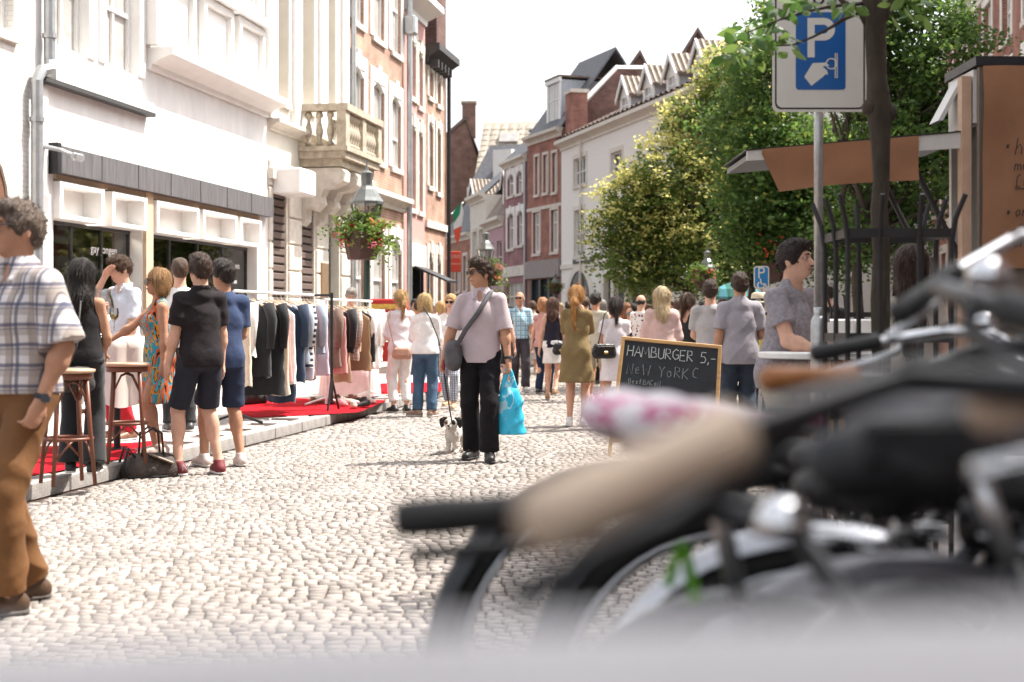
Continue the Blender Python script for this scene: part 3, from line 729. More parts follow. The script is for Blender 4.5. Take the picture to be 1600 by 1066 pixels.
# ------------------------------------------------------------------ buildings
class Facade:
    "local x along the facade from A to B, z up, the street on the -y side"
    def __init__(s, name, label, A, B, ztop, wall, depth=7., cat='building', z0=0.):
        s.A = Vector((A[0], A[1], 0)); s.B = Vector((B[0], B[1], 0)); s.L = (s.B - s.A).length; s.d = (s.B - s.A) / s.L
        s.rot = math.atan2(s.d.y, s.d.x); s.root = thing(name, label, cat, s.A, s.rot); s.z = ztop; s.wall = wall; s.depth = depth; s.op = []; s.z0 = z0
    def px(s, px, py=None):
        "facade coordinates of a photo pixel"
        k = (px - 800) / F
        # A.x + d.x t = k (A.y + d.y t)
        t = (k * s.A.y - s.A.x) / (s.d.x - k * s.d.y); Y = s.A.y + s.d.y * t
        return t, (CAMH - (py - HOR) / F * Y if py is not None else None)
    def opening(s, x0, x1, z0, z1): s.op.append((x0, x1, z0, z1))
    def finish(s, rev=.24, back=True, name='wall', extra=None, zb=0.):
        mb = MB(); xs = sorted({0, s.L} | {v for o in s.op for v in o[:2] if 0 < v < s.L}); zs = sorted({zb, s.z} | {v for o in s.op for v in o[2:] if zb < v < s.z})
        for i in range(len(xs) - 1):
            zrun = None
            for j in range(len(zs) - 1):
                mx, mz = (xs[i] + xs[i + 1]) / 2, (zs[j] + zs[j + 1]) / 2
                if any(a < mx < b and c < mz < d for a, b, c, d in s.op): continue
                mb.quad((xs[i], 0, zs[j]), (xs[i + 1], 0, zs[j]), (xs[i + 1], 0, zs[j + 1]), (xs[i], 0, zs[j + 1]))
        for a, b, c, d in s.op:
            mb.quad((a, 0, c), (a, 0, d), (a, rev, d), (a, rev, c)); mb.quad((b, 0, c), (b, rev, c), (b, rev, d), (b, 0, d))
            mb.quad((a, 0, d), (b, 0, d), (b, rev, d), (a, rev, d)); mb.quad((a, 0, c), (a, rev, c), (b, rev, c), (b, 0, c))
        D = s.depth
        mb.quad((0, 0, zb), (0, 0, s.z), (0, D, s.z), (0, D, zb)); mb.quad((s.L, 0, zb), (s.L, D, zb), (s.L, D, s.z), (s.L, 0, s.z)); mb.quad((0, D, zb), (0, D, s.z), (s.L, D, s.z), (s.L, D, zb)); mb.quad((0, 0, s.z), (s.L, 0, s.z), (s.L, D, s.z), (0, D, s.z))
        o = link(name, None, None)
        bpy.data.objects.remove(o)
        me = bpy.data.meshes.new(name); me.from_pydata(mb.v, [], mb.f); me.materials.append(s.wall); me.update()
        return link(name, me, s.root)
    def window(s, x0, x1, z0, z1, cols=2, rows=(.68,), frame=None, glass=None, rev=.14, sill=True, sur=None, surw=.18, arch=0., fw=.07, bar=.03, sillm=None, cut=True):
        frame = frame or M_frame; glass = glass or M_glassw
        if cut: s.opening(x0, x1, z0, z1)
        y = rev; mb = MB(); w = x1 - x0; hh = z1 - z0
        mb.bx(x0 + .002, x0 + fw, y - .03, y + .05, z0 + .002, z1 - .002); mb.bx(x1 - fw, x1 - .002, y - .03, y + .05, z0 + .002, z1 - .002); mb.bx(x0 + fw, x1 - fw, y - .028, y + .05, z1 - fw, z1 - .002); mb.bx(x0 + fw, x1 - fw, y - .028, y + .05, z0 + .002, z0 + fw)
        for i in range(1, cols):
            x = x0 + w * i / cols; mb.bx(x - bar, x + bar, y - .02, y + .045, z0 + fw, z1 - fw)
        for r in rows:
            z = z0 + hh * r; mb.bx(x0 + fw, x1 - fw, y - .035, y + .046, z - bar, z + bar)
        wo = mb.build('window', frame, s.root)
        MB().bx(x0 + fw - .004, x1 - fw + .004, y + .02, y + .03, z0 + fw - .004, z1 - fw + .004).build('pane', glass, wo)
        if sill: MB().bx(x0 - .08, x1 + .08, -.07, y - .032, z0 - .13, z0 - .003).build('sill', sillm or M_stone, wo)
        if sur or arch:
            b = MB(); sw = surw
            if arch:
                N = 8; arc = [(x0 + w * i / N, z1 - arch + arch * math.sin(math.pi * i / N)) for i in range(N + 1)]
                b.prism([(x0 + .001, z1 - .001)] + [(a, min(c, z1 - .003)) for a, c in arc] + [(x1 - .001, z1 - .001)], (0, -.012, 0), (1, 0, 0), (0, 0, 1), (0, rev + .0, 0))
            if sur:
                b.bx(x0 - sw, x0 - .001, -.03, .02, z0, z1); b.bx(x1 + .001, x1 + sw, -.03, .02, z0, z1); b.bx(x0 - sw, x1 + sw, -.034, .02, z1 + .001, z1 + sw * 1.3)
                if arch: b.bx((x0 + x1) / 2 - sw * .55, (x0 + x1) / 2 + sw * .55, -.06, .02, z1 - .02, z1 + sw * 1.7)
            b.build('surround', sur or s.wall, wo)
        return wo
    def band(s, name, z0, z1, out, mat, x0=None, x1=None, parent=None):
        return MB().bx(0.002 if x0 is None else x0, s.L - .002 if x1 is None else x1, -out, .05, z0, z1).build(name, mat, parent or s.root)
    def cornice(s, z, mat, out=.35, h=.4, name='cornice', x0=None, x1=None):
        x0 = .003 if x0 is None else x0; x1 = s.L - .003 if x1 is None else x1
        pr = [(0.05, 0), (-.06, 0), (-.08, h * .25), (-out * .5, h * .45), (-out * .85, h * .62), (-out, h * .66), (-out, h), (.05, h)]
        return MB().prism(pr, (x0, 0, z), (0, 1, 0), (0, 0, 1), (x1 - x0, 0, 0)).build(name, mat, s.root)
    def roof(s, z, rise, run, mat, x0=0, x1=None, over=.25, name='roof'):
        x1 = s.L if x1 is None else x1; t = .12
        mb = MB(); mb.prism([(-over, z), (run, z + rise), (2 * run + over, z), (2 * run + over, z + t), (run, z + rise + t), (-over, z + t)], (x0, 0, 0), (0, 1, 0), (0, 0, 1), (x1 - x0, 0, 0))
        return mb.build(name, mat, s.root)
    def roof_tiles(s, rf, z, rise, run, mat, x0, x1, over=.25, dx=.5, dz=.42):
        "courses of pantiles, joined (too many and too far to lift one by one)"
        L = math.hypot(run + over, rise); u = Vector((0, (run + over) / L, rise / L)); nn = Vector((0, -rise / L, (run + over) / L)); mb = MB(); k = int(L / dz)
        for j in range(k):
            o = Vector((0, -over, z + .125)) + u * (j * dz)
            n = int((x1 - x0) / dx)
            for i in range(n):
                a = o + Vector((x0 + i * dx, 0, 0)); q = [(0, .0), (dx * .3, .045), (dx * .62, .05), (dx * .85, .005)]
                for (p0, h0), (p1, h1) in zip(q[:-1], q[1:]):
                    mb.add([a + Vector((p0, 0, 0)) + nn * (h0 + .03), a + Vector((p1, 0, 0)) + nn * (h1 + .03), a + Vector((p1, 0, 0)) + nn * h1 + u * dz, a + Vector((p0, 0, 0)) + nn * h0 + u * dz], [(0, 1, 2, 3)])
        return mb.build('roof_tiles', mat, rf, kind='stuff')
    def dormer(s, x, z, w, h, back, gable=True, y=.3, roofm=None, tiles=True):
        mb = MB(); mb.bx(x - w / 2, x + w / 2, y, y + back, z, z + h); d = mb.build('dormer', M_lead, s.root)
        f = MB(); f.bx(x - w / 2 - .06, x - w / 2 + .14, y - .05, y - .002, z, z + h); f.bx(x + w / 2 - .14, x + w / 2 + .06, y - .05, y - .002, z, z + h); f.bx(x - w / 2 + .14, x + w / 2 - .14, y - .05, y - .002, z, z + .12)
        if gable: f.prism([(x - w / 2 - .06, z + h - .12), (x + w / 2 + .06, z + h - .12), (x + w / 2 + .06, z + h + .05), (x, z + h + w * .62), (x - w / 2 - .06, z + h + .05)], (0, y - .06, 0), (1, 0, 0), (0, 0, 1), (0, .058, 0))
        else: f.bx(x - w / 2 - .1, x + w / 2 + .1, y - .12, y - .002, z + h - .1, z + h + .1)
        f.bx(x - .03, x + .03, y - .04, y - .004, z + .12, z + h - .12); f.bx(x - w / 2 + .14, x + w / 2 - .14, y - .038, y - .004, z + h * .55, z + h * .55 + .05)
        f.build('dormer_front', M_frame, d)
        MB().bx(x - w / 2 + .14, x + w / 2 - .14, y - .02, y - .008, z + .12, z + h - .12).build('dormer_pane', M_glassw, d)
        r = MB(); o = .18; e = w * .62
        if gable:
            for sg in (-1, 1):
                r.prism([(x, z + h + e + .02), (x + sg * (w / 2 + o), z + h - .12), (x + sg * (w / 2 + o), z + h - .04), (x, z + h + e + .12)], (0, y - .16, 0), (1, 0, 0), (0, 0, 1), (0, back, 0))
            if tiles:
                for i in range(int(back / .22)):
                    for sg in (-1, 1):
                        r.tube([(x + sg * .04, y + i * .22, z + h + e + .1), (x + sg * (w / 2 + o), y + i * .22, z + h - .03)], .05, 5, mi=1)
            b = MB()
            for sg in (-1, 1): b.prism([(x, z + h + e + .14), (x + sg * (w / 2 + o + .03), z + h - .1), (x + sg * (w / 2 + o + .03), z + h - .3), (x, z + h + e - .1)], (0, y - .22, 0), (1, 0, 0), (0, 0, 1), (0, .06, 0))
            b.build('bargeboard', M_frame, d)
        else: r.bx(x - w / 2 - .12, x + w / 2 + .12, y - .14, y + back, z + h + .1, z + h + .18)
        r.build('dormer_roof', [roofm or M_tile, M_tile2], d)
    def chimney(s, x, y, z0, z1, w, mat, pots=2, cap=None):
        c = MB().bx(x - w / 2, x + w / 2, y - w * .4, y + w * .4, z0, z1).build('chimney', mat, s.root)
        MB().bx(x - w / 2 - .06, x + w / 2 + .06, y - w * .4 - .06, y + w * .4 + .06, z1 - .02, z1 + .14).build('chimney_cap', cap or M_brickD, c)
        for i in range(pots): MB().lathe([(.1, z1 + .13), (.09, z1 + .5)], (x + (i - (pots - 1) / 2) * .35, y, 0), 8).build('chimney_pot', M_brickO, c)
    def pipe(s, pts, r=.055, mat=None, clamps=()):
        p = MB().tube(pts, r, 10).build('downpipe', mat or M_zinc, s.root, smooth=False)
        for c in clamps: MB().tube([Vector(c) - Vector((0, 0, .03)), Vector(c) + Vector((0, 0, .03))], r * 1.3, 10).build('clamp', mat or M_zinc, p)
def LX(Y): return (-9.57 + .179 * Y, Y)
def YL(px): return 9.57 / (.179 - (px - 800) / F)
def left(name, label, p0, p1, z, wall, **k): return Facade(name, label, LX(YL(p0)), LX(YL(p1)), z, wall, **k)

# --- white brick house at the left edge
b = left('house', 'whitewashed brick house with an arched doorway at the left edge', -420, 52, 10.5, M_brickW)
x0, z0 = b.px(-40, 62); x1, _ = b.px(20); b.window(x0, x1, b.px(20, 52)[1], b.px(20, -140)[1], 2, (.6,), sur=M_white, surw=.22)
xa = b.px(8)[0]; b.opening(xa - 1.6, xa, .1, 2.7)
arch = MB(); N = 10; rr = .8; cxa = xa - .8; za = b.px(2, 235)[1] - .25 - rr
for i in range(N):
    a0, a1 = math.pi * i / N, math.pi * (i + 1) / N
    arch.prism([(cxa + rr * math.cos(a0), 2.7 + rr * math.sin(a0)), (cxa + (rr + .25) * math.cos(a0), 2.7 + (rr + .25) * math.sin(a0)), (cxa + (rr + .25) * math.cos(a1), 2.7 + (rr + .25) * math.sin(a1)), (cxa + rr * math.cos(a1), 2.7 + rr * math.sin(a1))], (0, -.05, 0), (1, 0, 0), (0, 0, 1), (0, .049, 0))
arch.build('door_arch', M_stone, b.root)
MB().prism([(cxa + rr * math.cos(math.pi * i / 14), 2.7 + rr * math.sin(math.pi * i / 14)) for i in range(15)], (0, -.02, 0), (1, 0, 0), (0, 0, 1), (0, .018, 0)).build('fanlight', mt('brown_door', (.16, .08, .05), .5), b.root)
MB().bx(xa - 1.6, xa, .12, .2, .1, 2.7).build('door', mt('brown_door', (.16, .08, .05), .5), b.root)
b.finish()
zc = b.px(38, 100)[1]; xp = b.L - .12; zt = 10.2
b.pipe([(xp + .33, -.12, zt), (xp + .33, -.12, zc + .12), (xp + .28, -.14, zc), (xp + .08, -.14, zc - .05), (xp, -.12, zc - .2), (xp, -.12, .12)], .075, clamps=((xp, -.12, b.px(40, 186)[1]), (xp + .33, -.12, b.px(72, 60)[1])))

# --- white shop
S = left('shop', 'white plastered shop with a dark metal fascia and boxed white panels over its windows', 52, 418, 10.5, M_plaster)
def sw(p0, p1, ptop, pbot, at_px): return S.px(p0)[0], S.px(p1)[0], S.px(at_px, pbot)[1], S.px(at_px, ptop)[1]
zf1 = S.px(78, 228)[1]; zf0 = S.px(78, 270)[1]; xf0 = S.px(78)[0]; xf1 = S.px(415)[0]
fas = MB().bx(xf0, xf1, -.16, -.004, zf0, zf1).build('fascia', mt('weathered_zinc_fascia', (.15, .145, .15), .5, .3, var=.35, scale=5, stretch=(4, 1, .3)), S.root)
n = 7
for i in range(1, n): MB().bx(xf0 + (xf1 - xf0) * i / n - .006, xf0 + (xf1 - xf0) * i / n + .006, -.166, -.15, zf0 + .004, zf1 - .004).build('seam', M_dark, fas)
MB().bx(xf0 - .1, xf0 - .003, -.17, -.01, zf0 - .02, zf1 + .03).build('end_plate', M_black, fas)
colm = mt('tan_column', (.56, .42, .29), .7, var=.08)
zbox0, zbox1 = S.px(84, 341)[1], S.px(84, 283)[1]
bays = [((83, 155), (166, 222)), ((236, 304), (309, 364), (368, 402))]
zg0 = .45
for bay in bays:
    xa, xb = S.px(bay[0][0])[0], S.px(bay[-1][1])[0]
    S.opening(xa, xb, .12, zbox1 + .02)
    for p0, p1 in bay:
        a, c = S.px(p0)[0], S.px(p1)[0] - .03
        g = MB()   # open white box, hollow towards the street
        g.bx(a, a + .09, -.1, .42, zbox0, zbox1); g.bx(c - .09, c, -.1, .42, zbox0, zbox1); g.bx(a + .09, c - .09, -.1, .42, zbox0, zbox0 + .06); g.bx(a + .09, c - .09, -.1, .42, zbox1 - .06, zbox1); g.bx(a + .09, c - .09, .18, .22, zbox0 + .06, zbox1 - .06)
        g.build('box_panel', M_white, S.root)
    nP = 3 if len(bay) == 2 else 4
    wo = MB()
    for i in range(nP + 1):
        x = xa + (xb - xa) * i / nP; wo.bx(x - .02, x + .02, .2, .26, zg0, zbox0 - .003)
    wo.bx(xa + .003, xb - .003, .18, .28, zg0 - .06, zg0 - .002); wo.bx(xa + .003, xb - .003, .19, .27, zbox0 - .05, zbox0 - .003)
    w_ = wo.build('shop_window', mt('dark_metal_frame', (.06, .06, .06), .4, .5), S.root)
    for i in range(nP): MB().bx(xa + (xb - xa) * i / nP + .02, xa + (xb - xa) * (i + 1) / nP - .02, .225, .235, zg0, zbox0 - .05).build('pane', M_shop, w_)
    MB().bx(xa, xb, .0, .3, .12, zg0 - .06).build('stall_riser', M_stone, S.root)
    for q in (.3, .75): MB().lathe([(.17, -.02), (.17, .02)], (xa + (xb - xa) * q, 1.0, 2.96), 14).build('ceiling_lamp', mt('lamp_glow', (.8, .75, .65), .5, emit=(1, .9, .75, 320)), S.root)
it = MB(); x0_, x1_ = S.px(60)[0], S.L - .3; it.bx(x0_, x1_, 2.2, 2.3, .17, 3.4); it.bx(x0_, x1_, .5, 2.2, 3.0, 3.06); it.bx(x0_, x1_, .31, 2.2, .12, .168); it.bx(x0_ - .05, x0_ - .002, .3, 2.3, .12, 3.4); it.bx(x1_ + .002, x1_ + .05, .3, 2.3, .12, 3.4)
it.build('interior', mt('shop_interior', (.42, .38, .32), .8, var=.3, scale=2), S.root)
for q, h_, dep_, c in ((.12, 2.2, 1.9, (.5, .5, .5)), (.25, 1.1, 1.6, (.6, .58, .55)), (.34, 2.5, 2.0, (.12, .14, .13)), (.48, 1.0, 1.5, (.55, .5, .45)), (.62, 2.4, 1.9, (.2, .24, .22)), (.74, 1.2, 1.7, (.6, .6, .6)), (.88, 2.3, 2.0, (.3, .25, .2))):
    x = x0_ + (x1_ - x0_) * q; MB().cbox((x, dep_, .17 + h_ / 2), (.7, .3, h_), .02).build('display_unit', mt('display_%02d' % int(q * 99), c, .5, var=.3, scale=3), S.root)
xa, xb = S.px(223)[0], S.px(234)[0]; MB().bx(xa, xb, -.06, .3, .12, zf0 - .004).build('column', colm, S.root)
MB().bx(S.px(84)[0], S.px(404)[0], -.02, .3, zbox1 + .022, zf0 - .003).build('lintel', colm, S.root)
for px_, py_, hpx in ((163, 394, 15), (365, 418, 12)):
    x, z = S.px(px_, py_); text_mesh('window_lettering', 'gay jongen', hpx * YL(px_) / F * 1.25, mt('white_letter', (.8, .8, .8), .5, var=0, emit=None), S.root, (x, .21, z), (R(90), 0, 0), sx=1.15)
x, z = S.px(376, 432); text_mesh('window_lettering', 'men\nwomen', .12, mt('white_letter', (.8, .8, .8)), S.root, (x, .21, z), (R(90), 0, 0))
MB().tube([(S.px(248)[0], .4, .5), (S.px(248)[0], .4, S.px(248, 392)[1])], .018, 8).build('door_bar', mt('steel_bar', (.6, .6, .6), .3, .8), S.root)
# projecting upper part, left
xa, xb = 0.0, S.px(228)[0]; zt0, zt1 = S.px(52, 112)[1], 10.5; zl = S.px(60, 127)[1]
up = MB(); up.bx(.35, xb, -.14, -.004, zl + .05, S.px(215, 158)[1]); 
up.build('upper_panel', M_white, S.root)
MB().bx(.05, xb + .02, -.155, -.004, zl - .01, zl + .047).build('drip_rail', mt('dark_lead', (.05, .05, .05), .6), S.root)
for p0, p1, pb in ((84, 137, 88), (164, 216, 118)):
    xw0, xw1 = S.px(p0)[0], S.px(p1)[0]; z = S.px(p0, pb - 18)[1]
    S.window(xw0, xw1, z, z + 3.0, 2, (.3, .72), rev=.16, sur=M_white, surw=.2, sill=False)
# panelled bay, right: cornice sill and recessed panels, windows above
xa, xb = S.px(230)[0], S.px(418)[0]; zc = S.px(230, 96)[1]
S.cornice(zc - .12, M_white, .42, .34, 'bay_cornice', xa, xb - .02)
zp1 = S.px(250, 12)[1]
for p0, p1 in ((246, 292), (314, 352), (369, 402)):
    a, c = S.px(p0)[0], S.px(p1)[0]; pm = MB(); zz0, zz1 = zc + .42, zc + 1.35
    pm.bx(a - .12, c + .12, -.12, -.004, zz0 - .12, zz0); pm.bx(a - .12, c + .12, -.12, -.004, zz1, zz1 + .12); pm.bx(a - .12, a, -.12, -.004, zz0, zz1); pm.bx(c, c + .12, -.12, -.004, zz0, zz1); pm.bx(a, c, -.03, -.002, zz0, zz1)
    pm.build('panel', M_white, S.root)
    MB().bx(a - .2, c + .2, -.22, -.004, zz1 + .14, zz1 + .3).build('panel_ledge', M_white, S.root)
    S.window(a - .1, c + .1, zz1 + .55, zz1 + 2.9, 2, (.7,), rev=.1, sill=False, sur=M_white, surw=.12)
MB().bx(xa - .1, xa + .12, -.2, -.004, zc + .25, 10.4).build('pilaster', M_white, S.root)
MB().bx(0, .3, -.05, -.003, .12, zl - .06).build('quoin_strip', M_white, S.root)
cam_ = MB(); x, z = S.px(62, 228); cam_.tube([(x, -.02, z), (x + .1, -.25, z - .05), (x + .2, -.35, z - .1)], .03, 8); cam_.cbox((x + .25, -.4, z - .13), (.26, .1, .1), .02); cam_.build('wall_lamp', M_zinc, S.root)
S.finish()

# --- tall stone house with balcony
H = left('house', 'tall cream stone house with a carved balcony and slatted shutters', 418, 545, 12.5, M_cream)
zsl = 4.95
for p0, p1, pz in ((424, 450, 150), (471, 490, 165), (511, 523, 175)):
    a, c = H.px(p0)[0], H.px(p1)[0]; z = H.px(p0, pz)[1]
    H.window(a, c, z, z + 4.2, 1, (.22, .45, .68), frame=M_cream, rev=.3, sur=M_white, surw=.3, sillm=M_stone)
for p0, p1, pt in ((424, 448, 289), (470, 491, 305)):
    a, c = H.px(p0)[0], H.px(p1)[0]; zt = H.px(p0, pt)[1]; H.opening(a, c, .12, zt)
    sh = MB().bx(a, c, .07, .11, .12, zt).build('shutter', mt('brown_shutter', (.13, .095, .08), .6, var=.1), H.root)
    k = int((zt - .15) / .16)
    sl = MB().cbox(((a + c) / 2, 0, 0), (c - a - .02, .05, .135), .02).mesh('slat', mt('brown_shutter', (.13, .095, .08)))
    for i in range(k): link('slat', sl, sh, (0, .045, .22 + i * .16))
a, c = H.px(512)[0], H.px(530)[0]; zt = H.px(512, 300)[1]; H.opening(a, c, .12, zt)
dr = MB().bx(a, c, .2, .26, .12, zt).build('door', mt('dark_green_door', (.04, .05, .045), .4), H.root)
MB().bx(a + .15, c - .15, .185, .198, 2.3, zt - .2).build('door_glass', M_glass, dr)
# ashlar blocks of the ground floor, one by one
for (p0, p1) in ((418, 424), (449, 469), (492, 511), (531, 545)):
    a, c = H.px(p0)[0] + .02, H.px(p1)[0] - .02; z = .15
    while z < 3.9:
        MB().cbox(((a + c) / 2, -.01, z + .26), (c - a, .08, .5), .02).build('ashlar', M_stone, H.root); z += .53
H.band('string_course', 4.0, 4.2, .12, M_stone); H.cornice(4.95, M_stone, .25, .2, 'band_cornice')
for p in (421, 460, 500, 535):
    a = H.px(p)[0]; MB().bx(a - .22, a + .22, -.1, -.003, 5.16, 12.3).build('pilaster', M_white, H.root)
x, z = H.px(427, 255); MB().cbox((x + .35, -.3, z - .35), (.95, .6, .5), .03).build('sign_box', M_white, H.root)
# plaque
x, z = H.px(503, 416); MB().cbox((x, -.05, z - .3), (.5, .06, .75), .02).build('plaque', mt('bronze_plaque', (.3, .2, .12), .4, .4), H.root)
H.finish()
# balcony
xb0, xb1 = H.px(466)[0], H.px(466)[0] + 2.6; zfl = 4.72; pj = 1.0
bal = thing('balcony', 'carved stone balcony with balusters and scrolled brackets over the shuttered doors', 'balcony', H.A, H.rot)
g = MB(); g.bx(xb0, xb1, -pj, -.003, zfl - .14, zfl); g.bx(xb0 - .06, xb1 + .06, -pj - .06, -.003, zfl + .002, zfl + .1); g.bx(xb0 + .1, xb1 - .1, -pj + .1, -.004, zfl - .3, zfl - .142)
g.build('slab', M_stone2, bal)
zr = zfl + .82
g = MB(); g.bx(xb0 - .07, xb1 + .07, -pj - .07, -pj + .2, zr, zr + .14); g.bx(xb0 - .07, xb0 + .2, -pj + .2, -.004, zr, zr + .14); g.bx(xb1 - .2, xb1 + .07, -pj + .2, -.004, zr, zr + .14); g.build('rail', M_stone2, bal)
for x in (xb0 + .07, xb1 - .07, (xb0 + xb1) / 2): MB().bx(x - .13, x + .13, -pj - .03, -pj + .17, zfl + .102, zr - .002).build('post', M_stone2, bal)
bp = [(.05, 0), (.075, .02), (.075, .06), (.035, .1), (.06, .2), (.082, .3), (.06, .4), (.03, .5), (.035, .56), (.075, .6), (.075, .66), (.05, .7)]
bm_ = MB().lathe(bp, n=10).mesh('baluster', M_stone2, True)
for i in range(3): link('baluster', bm_, bal, (xb0 + .07, -.2 - i * .23, zfl + .11))
k = 12
for i in range(k):
    x = xb0 + .36 + (xb1 - xb0 - .72) * i / (k - 1)
    if abs(x - (xb0 + xb1) / 2) > .2: link('baluster', bm_, bal, (x, -pj + .07, zfl + .11))
for x in (xb0 + .35, (xb0 + xb1) / 2, xb1 - .35):
    pr = [(-.004, -.32), (-pj + .15, -.32), (-pj + .05, -.42), (-pj + .08, -.6), (-pj + .3, -.72), (-.5, -.75), (-.42, -.9), (-.45, -1.05), (-.3, -1.2), (-.12, -1.15), (-.1, -1.4), (-.004, -1.5)]
    br = MB().prism(pr, (x - .19, 0, zfl), (0, 1, 0), (0, 0, 1), (.38, 0, 0)).build('bracket', M_stone, bal)
    for yy, zz, r in ((-pj + .2, -.53, .13), (-.3, -1.02, .12)): MB().lathe([(r * .3, -.23), (r, -.22), (r, .22), (r * .3, .23)], (x, yy, zfl + zz), 14, axis='x').build('scroll', M_stone, br)

# --- brick house with stone trims
Bk = left('house', 'pale red brick house with white stone window surrounds and arched ground floor', 545, 631, 12.5, M_brickA)
for (p0, p1), (t1, b1), b2 in (((549, 568), (100, 185), 36), ((582, 600), (125, 250), 62), ((611, 626), (148, 268), 85)):
    a, c = Bk.px(p0)[0], Bk.px(p1)[0]; zt = Bk.px(p0, t1)[1]; zb = max(Bk.px(p1, b1)[1], 5.1); z2 = Bk.px(p0, b2)[1]
    Bk.window(a, c, 5.2, zt, 1, (.42,), rev=.1, sur=M_white, surw=.25, arch=.18)
    Bk.window(a, c, z2 + .1, z2 + 2.4, 1, (.5,), rev=.1, sur=M_white, surw=.25, arch=.18)
    Bk.opening(a - .05, c + .05, .6, 3.4); Bk.window(a - .05, c + .05, .6, 3.4, 1, (.6,), rev=.1, sur=M_white, surw=.2, arch=.35, cut=False)
Bk.cornice(4.1, M_stone, .28, .35, 'band_cornice'); Bk.band('ground_band', .12, .6, .06, M_stone)
Bk.finish()
xx = Bk.px(541)[0]; Bk.pipe([(.05, -.1, 12.4), (.05, -.1, .12)], .06)
xx = Bk.L - .02; zz = Bk.px(633, 42)[1]; Bk.pipe([(xx, -.16, 12.4), (xx, -.16, .12)], .075)
MB().cbox((xx, -.2, zz), (.36, .3, .5), .04).build('hopper', M_zinc, Bk.root)

# --- pink and brick house pair before the bend
Pk = left('house', 'narrow pink rendered house with a white cornice and black shopfront', 631, 664, 9.9, mt('pink_render', (.50, .28, .25), .85, var=.12, scale=3))
for (p0, p1), t1, b1, t0, b0 in (((641, 649), 62, 150, 195, 325), ((653, 660), 80, 165, 205, 330)):
    a, c = Pk.px(p0)[0], Pk.px(p1)[0]
    Pk.window(a, c, Pk.px(p0, b1)[1], Pk.px(p0, t1)[1], 1, (.5,), rev=.1, sur=M_stone, surw=.2, arch=.12); Pk.window(a, c, Pk.px(p0, b0)[1], Pk.px(p0, t0)[1], 1, (.5,), rev=.1, sur=M_stone, surw=.2, arch=.12)
Pk.opening(.5, Pk.L - .4, .12, 3.3); sf = MB().bx(.5, Pk.L - .4, .1, .16, .12, 2.7).build('shopfront', M_glass, Pk.root)
MB().bx(.42, Pk.L - .32, -.12, .09, 2.72, 3.34).build('shop_fascia', M_white, sf)
mb = MB()
for q in (.5, 1.6, 2.6, Pk.L - .42): mb.bx(q - .05, q + .05, -.06, .098, .12, 2.715)
mb.build('shop_post', M_black, sf)
Pk.cornice(9.5, M_white, .55, .5); Pk.finish()
MB().prism([(0, 2.75), (-.9, 2.35), (-.9, 2.3), (0, 2.68)], (.6, -.13, 0), (0, 1, 0), (0, 0, 1), (Pk.L - 1.1, 0, 0)).build('awning', M_black, Pk.root)
Bd = left('house', 'brown brick corner house with a heavy black eaves cornice and tall chimney', 664, 697, 8.7, M_brickA)
for (p0, p1), t1, b1, t0, b0 in (((669, 676), 102, 150, 190, 290), ((682, 688), 118, 162, 200, 300)):
    a, c = Bd.px(p0)[0], Bd.px(p1)[0]
    Bd.window(a, c, Bd.px(p0, b1)[1], Bd.px(p0, t1)[1], 1, (.5,), rev=.1, glass=M_glass, sur=M_stone, surw=.16, arch=.15); Bd.window(a, c, Bd.px(p0, b0)[1], Bd.px(p0, t0)[1], 1, (.5,), rev=.1, glass=M_glass, sur=M_stone, surw=.16, arch=.15)
    Bd.window(a, c, .5, 3.2, 1, (.6,), rev=.1, glass=M_glass, sur=M_stone, surw=.2, arch=.3)
Bd.cornice(8.5, mt('black_cornice', (.05, .045, .045), .6), .42, .55); Bd.band('base', .12, .5, .06, M_stone); Bd.band('string_course', 3.9, 4.1, .08, M_stone)
for i in range(int((Bd.L - .4) / .42)): MB().bx(.2 + i * .42, .32 + i * .42, -.34, -.08, 8.40, 8.62).build('cornice_block', mt('black_cornice', (.05, .045, .045)), Bd.root)
Bd.finish(); Bd.roof(8.95, 2, 3.4, M_slate, over=.0)
Bd.chimney(Bd.L - .75, .45, 8.8, 12.6, 1.2, M_brickD, 2); Bd.pipe([(Bd.L - .05, -.1, 8.5), (Bd.L - .05, -.1, .12)], .06, M_black)
for fb in (S, H, Bk, Pk): fb.roof(fb.z, 2.6, 3.3, M_tile, over=.05)

# ------------------------------------------------------------------ far row where the street bends
WA, WB = (2.15, 62.0), (6.9, 44.4)
W = Facade('house', 'long cream plastered house with three gabled dormers above its eaves', WA, WB, 8.95, mt('cream_white', (.80, .775, .73), .85, var=.06), depth=8)
for p0, p1, t, bt in ((897, 916, 250, 292), (898, 913, 330, 402), (955, 972, 240, 282), (955, 972, 330, 400)):
    W.window(W.px(p0)[0], W.px(p1)[0], W.px(p0, bt)[1], W.px(p0, t)[1], 2, (.5,), sur=M_cream, surw=.15, glass=M_glass)
W.cornice(8.65, M_cream, .35, .4)
W.band('string_course', 3.5, 3.7, .06, M_cream)
a, c = W.px(889)[0], W.px(925)[0]; zt = W.px(900, 424)[1]; rr = (c - a) / 2; W.opening(a, c, .0, zt - rr)
N = 12; MB().prism([((a + c) / 2 + rr * math.cos(math.pi * i / N), zt - rr + rr * math.sin(math.pi * i / N)) for i in range(N + 1)], (0, -.03, 0), (1, 0, 0), (0, 0, 1), (0, .028, 0)).build('arch_window', M_glass, W.root)
MB().bx(a, c, .1, .14, 0, zt - rr).build('arch_door', M_glass, W.root)
ar = MB()
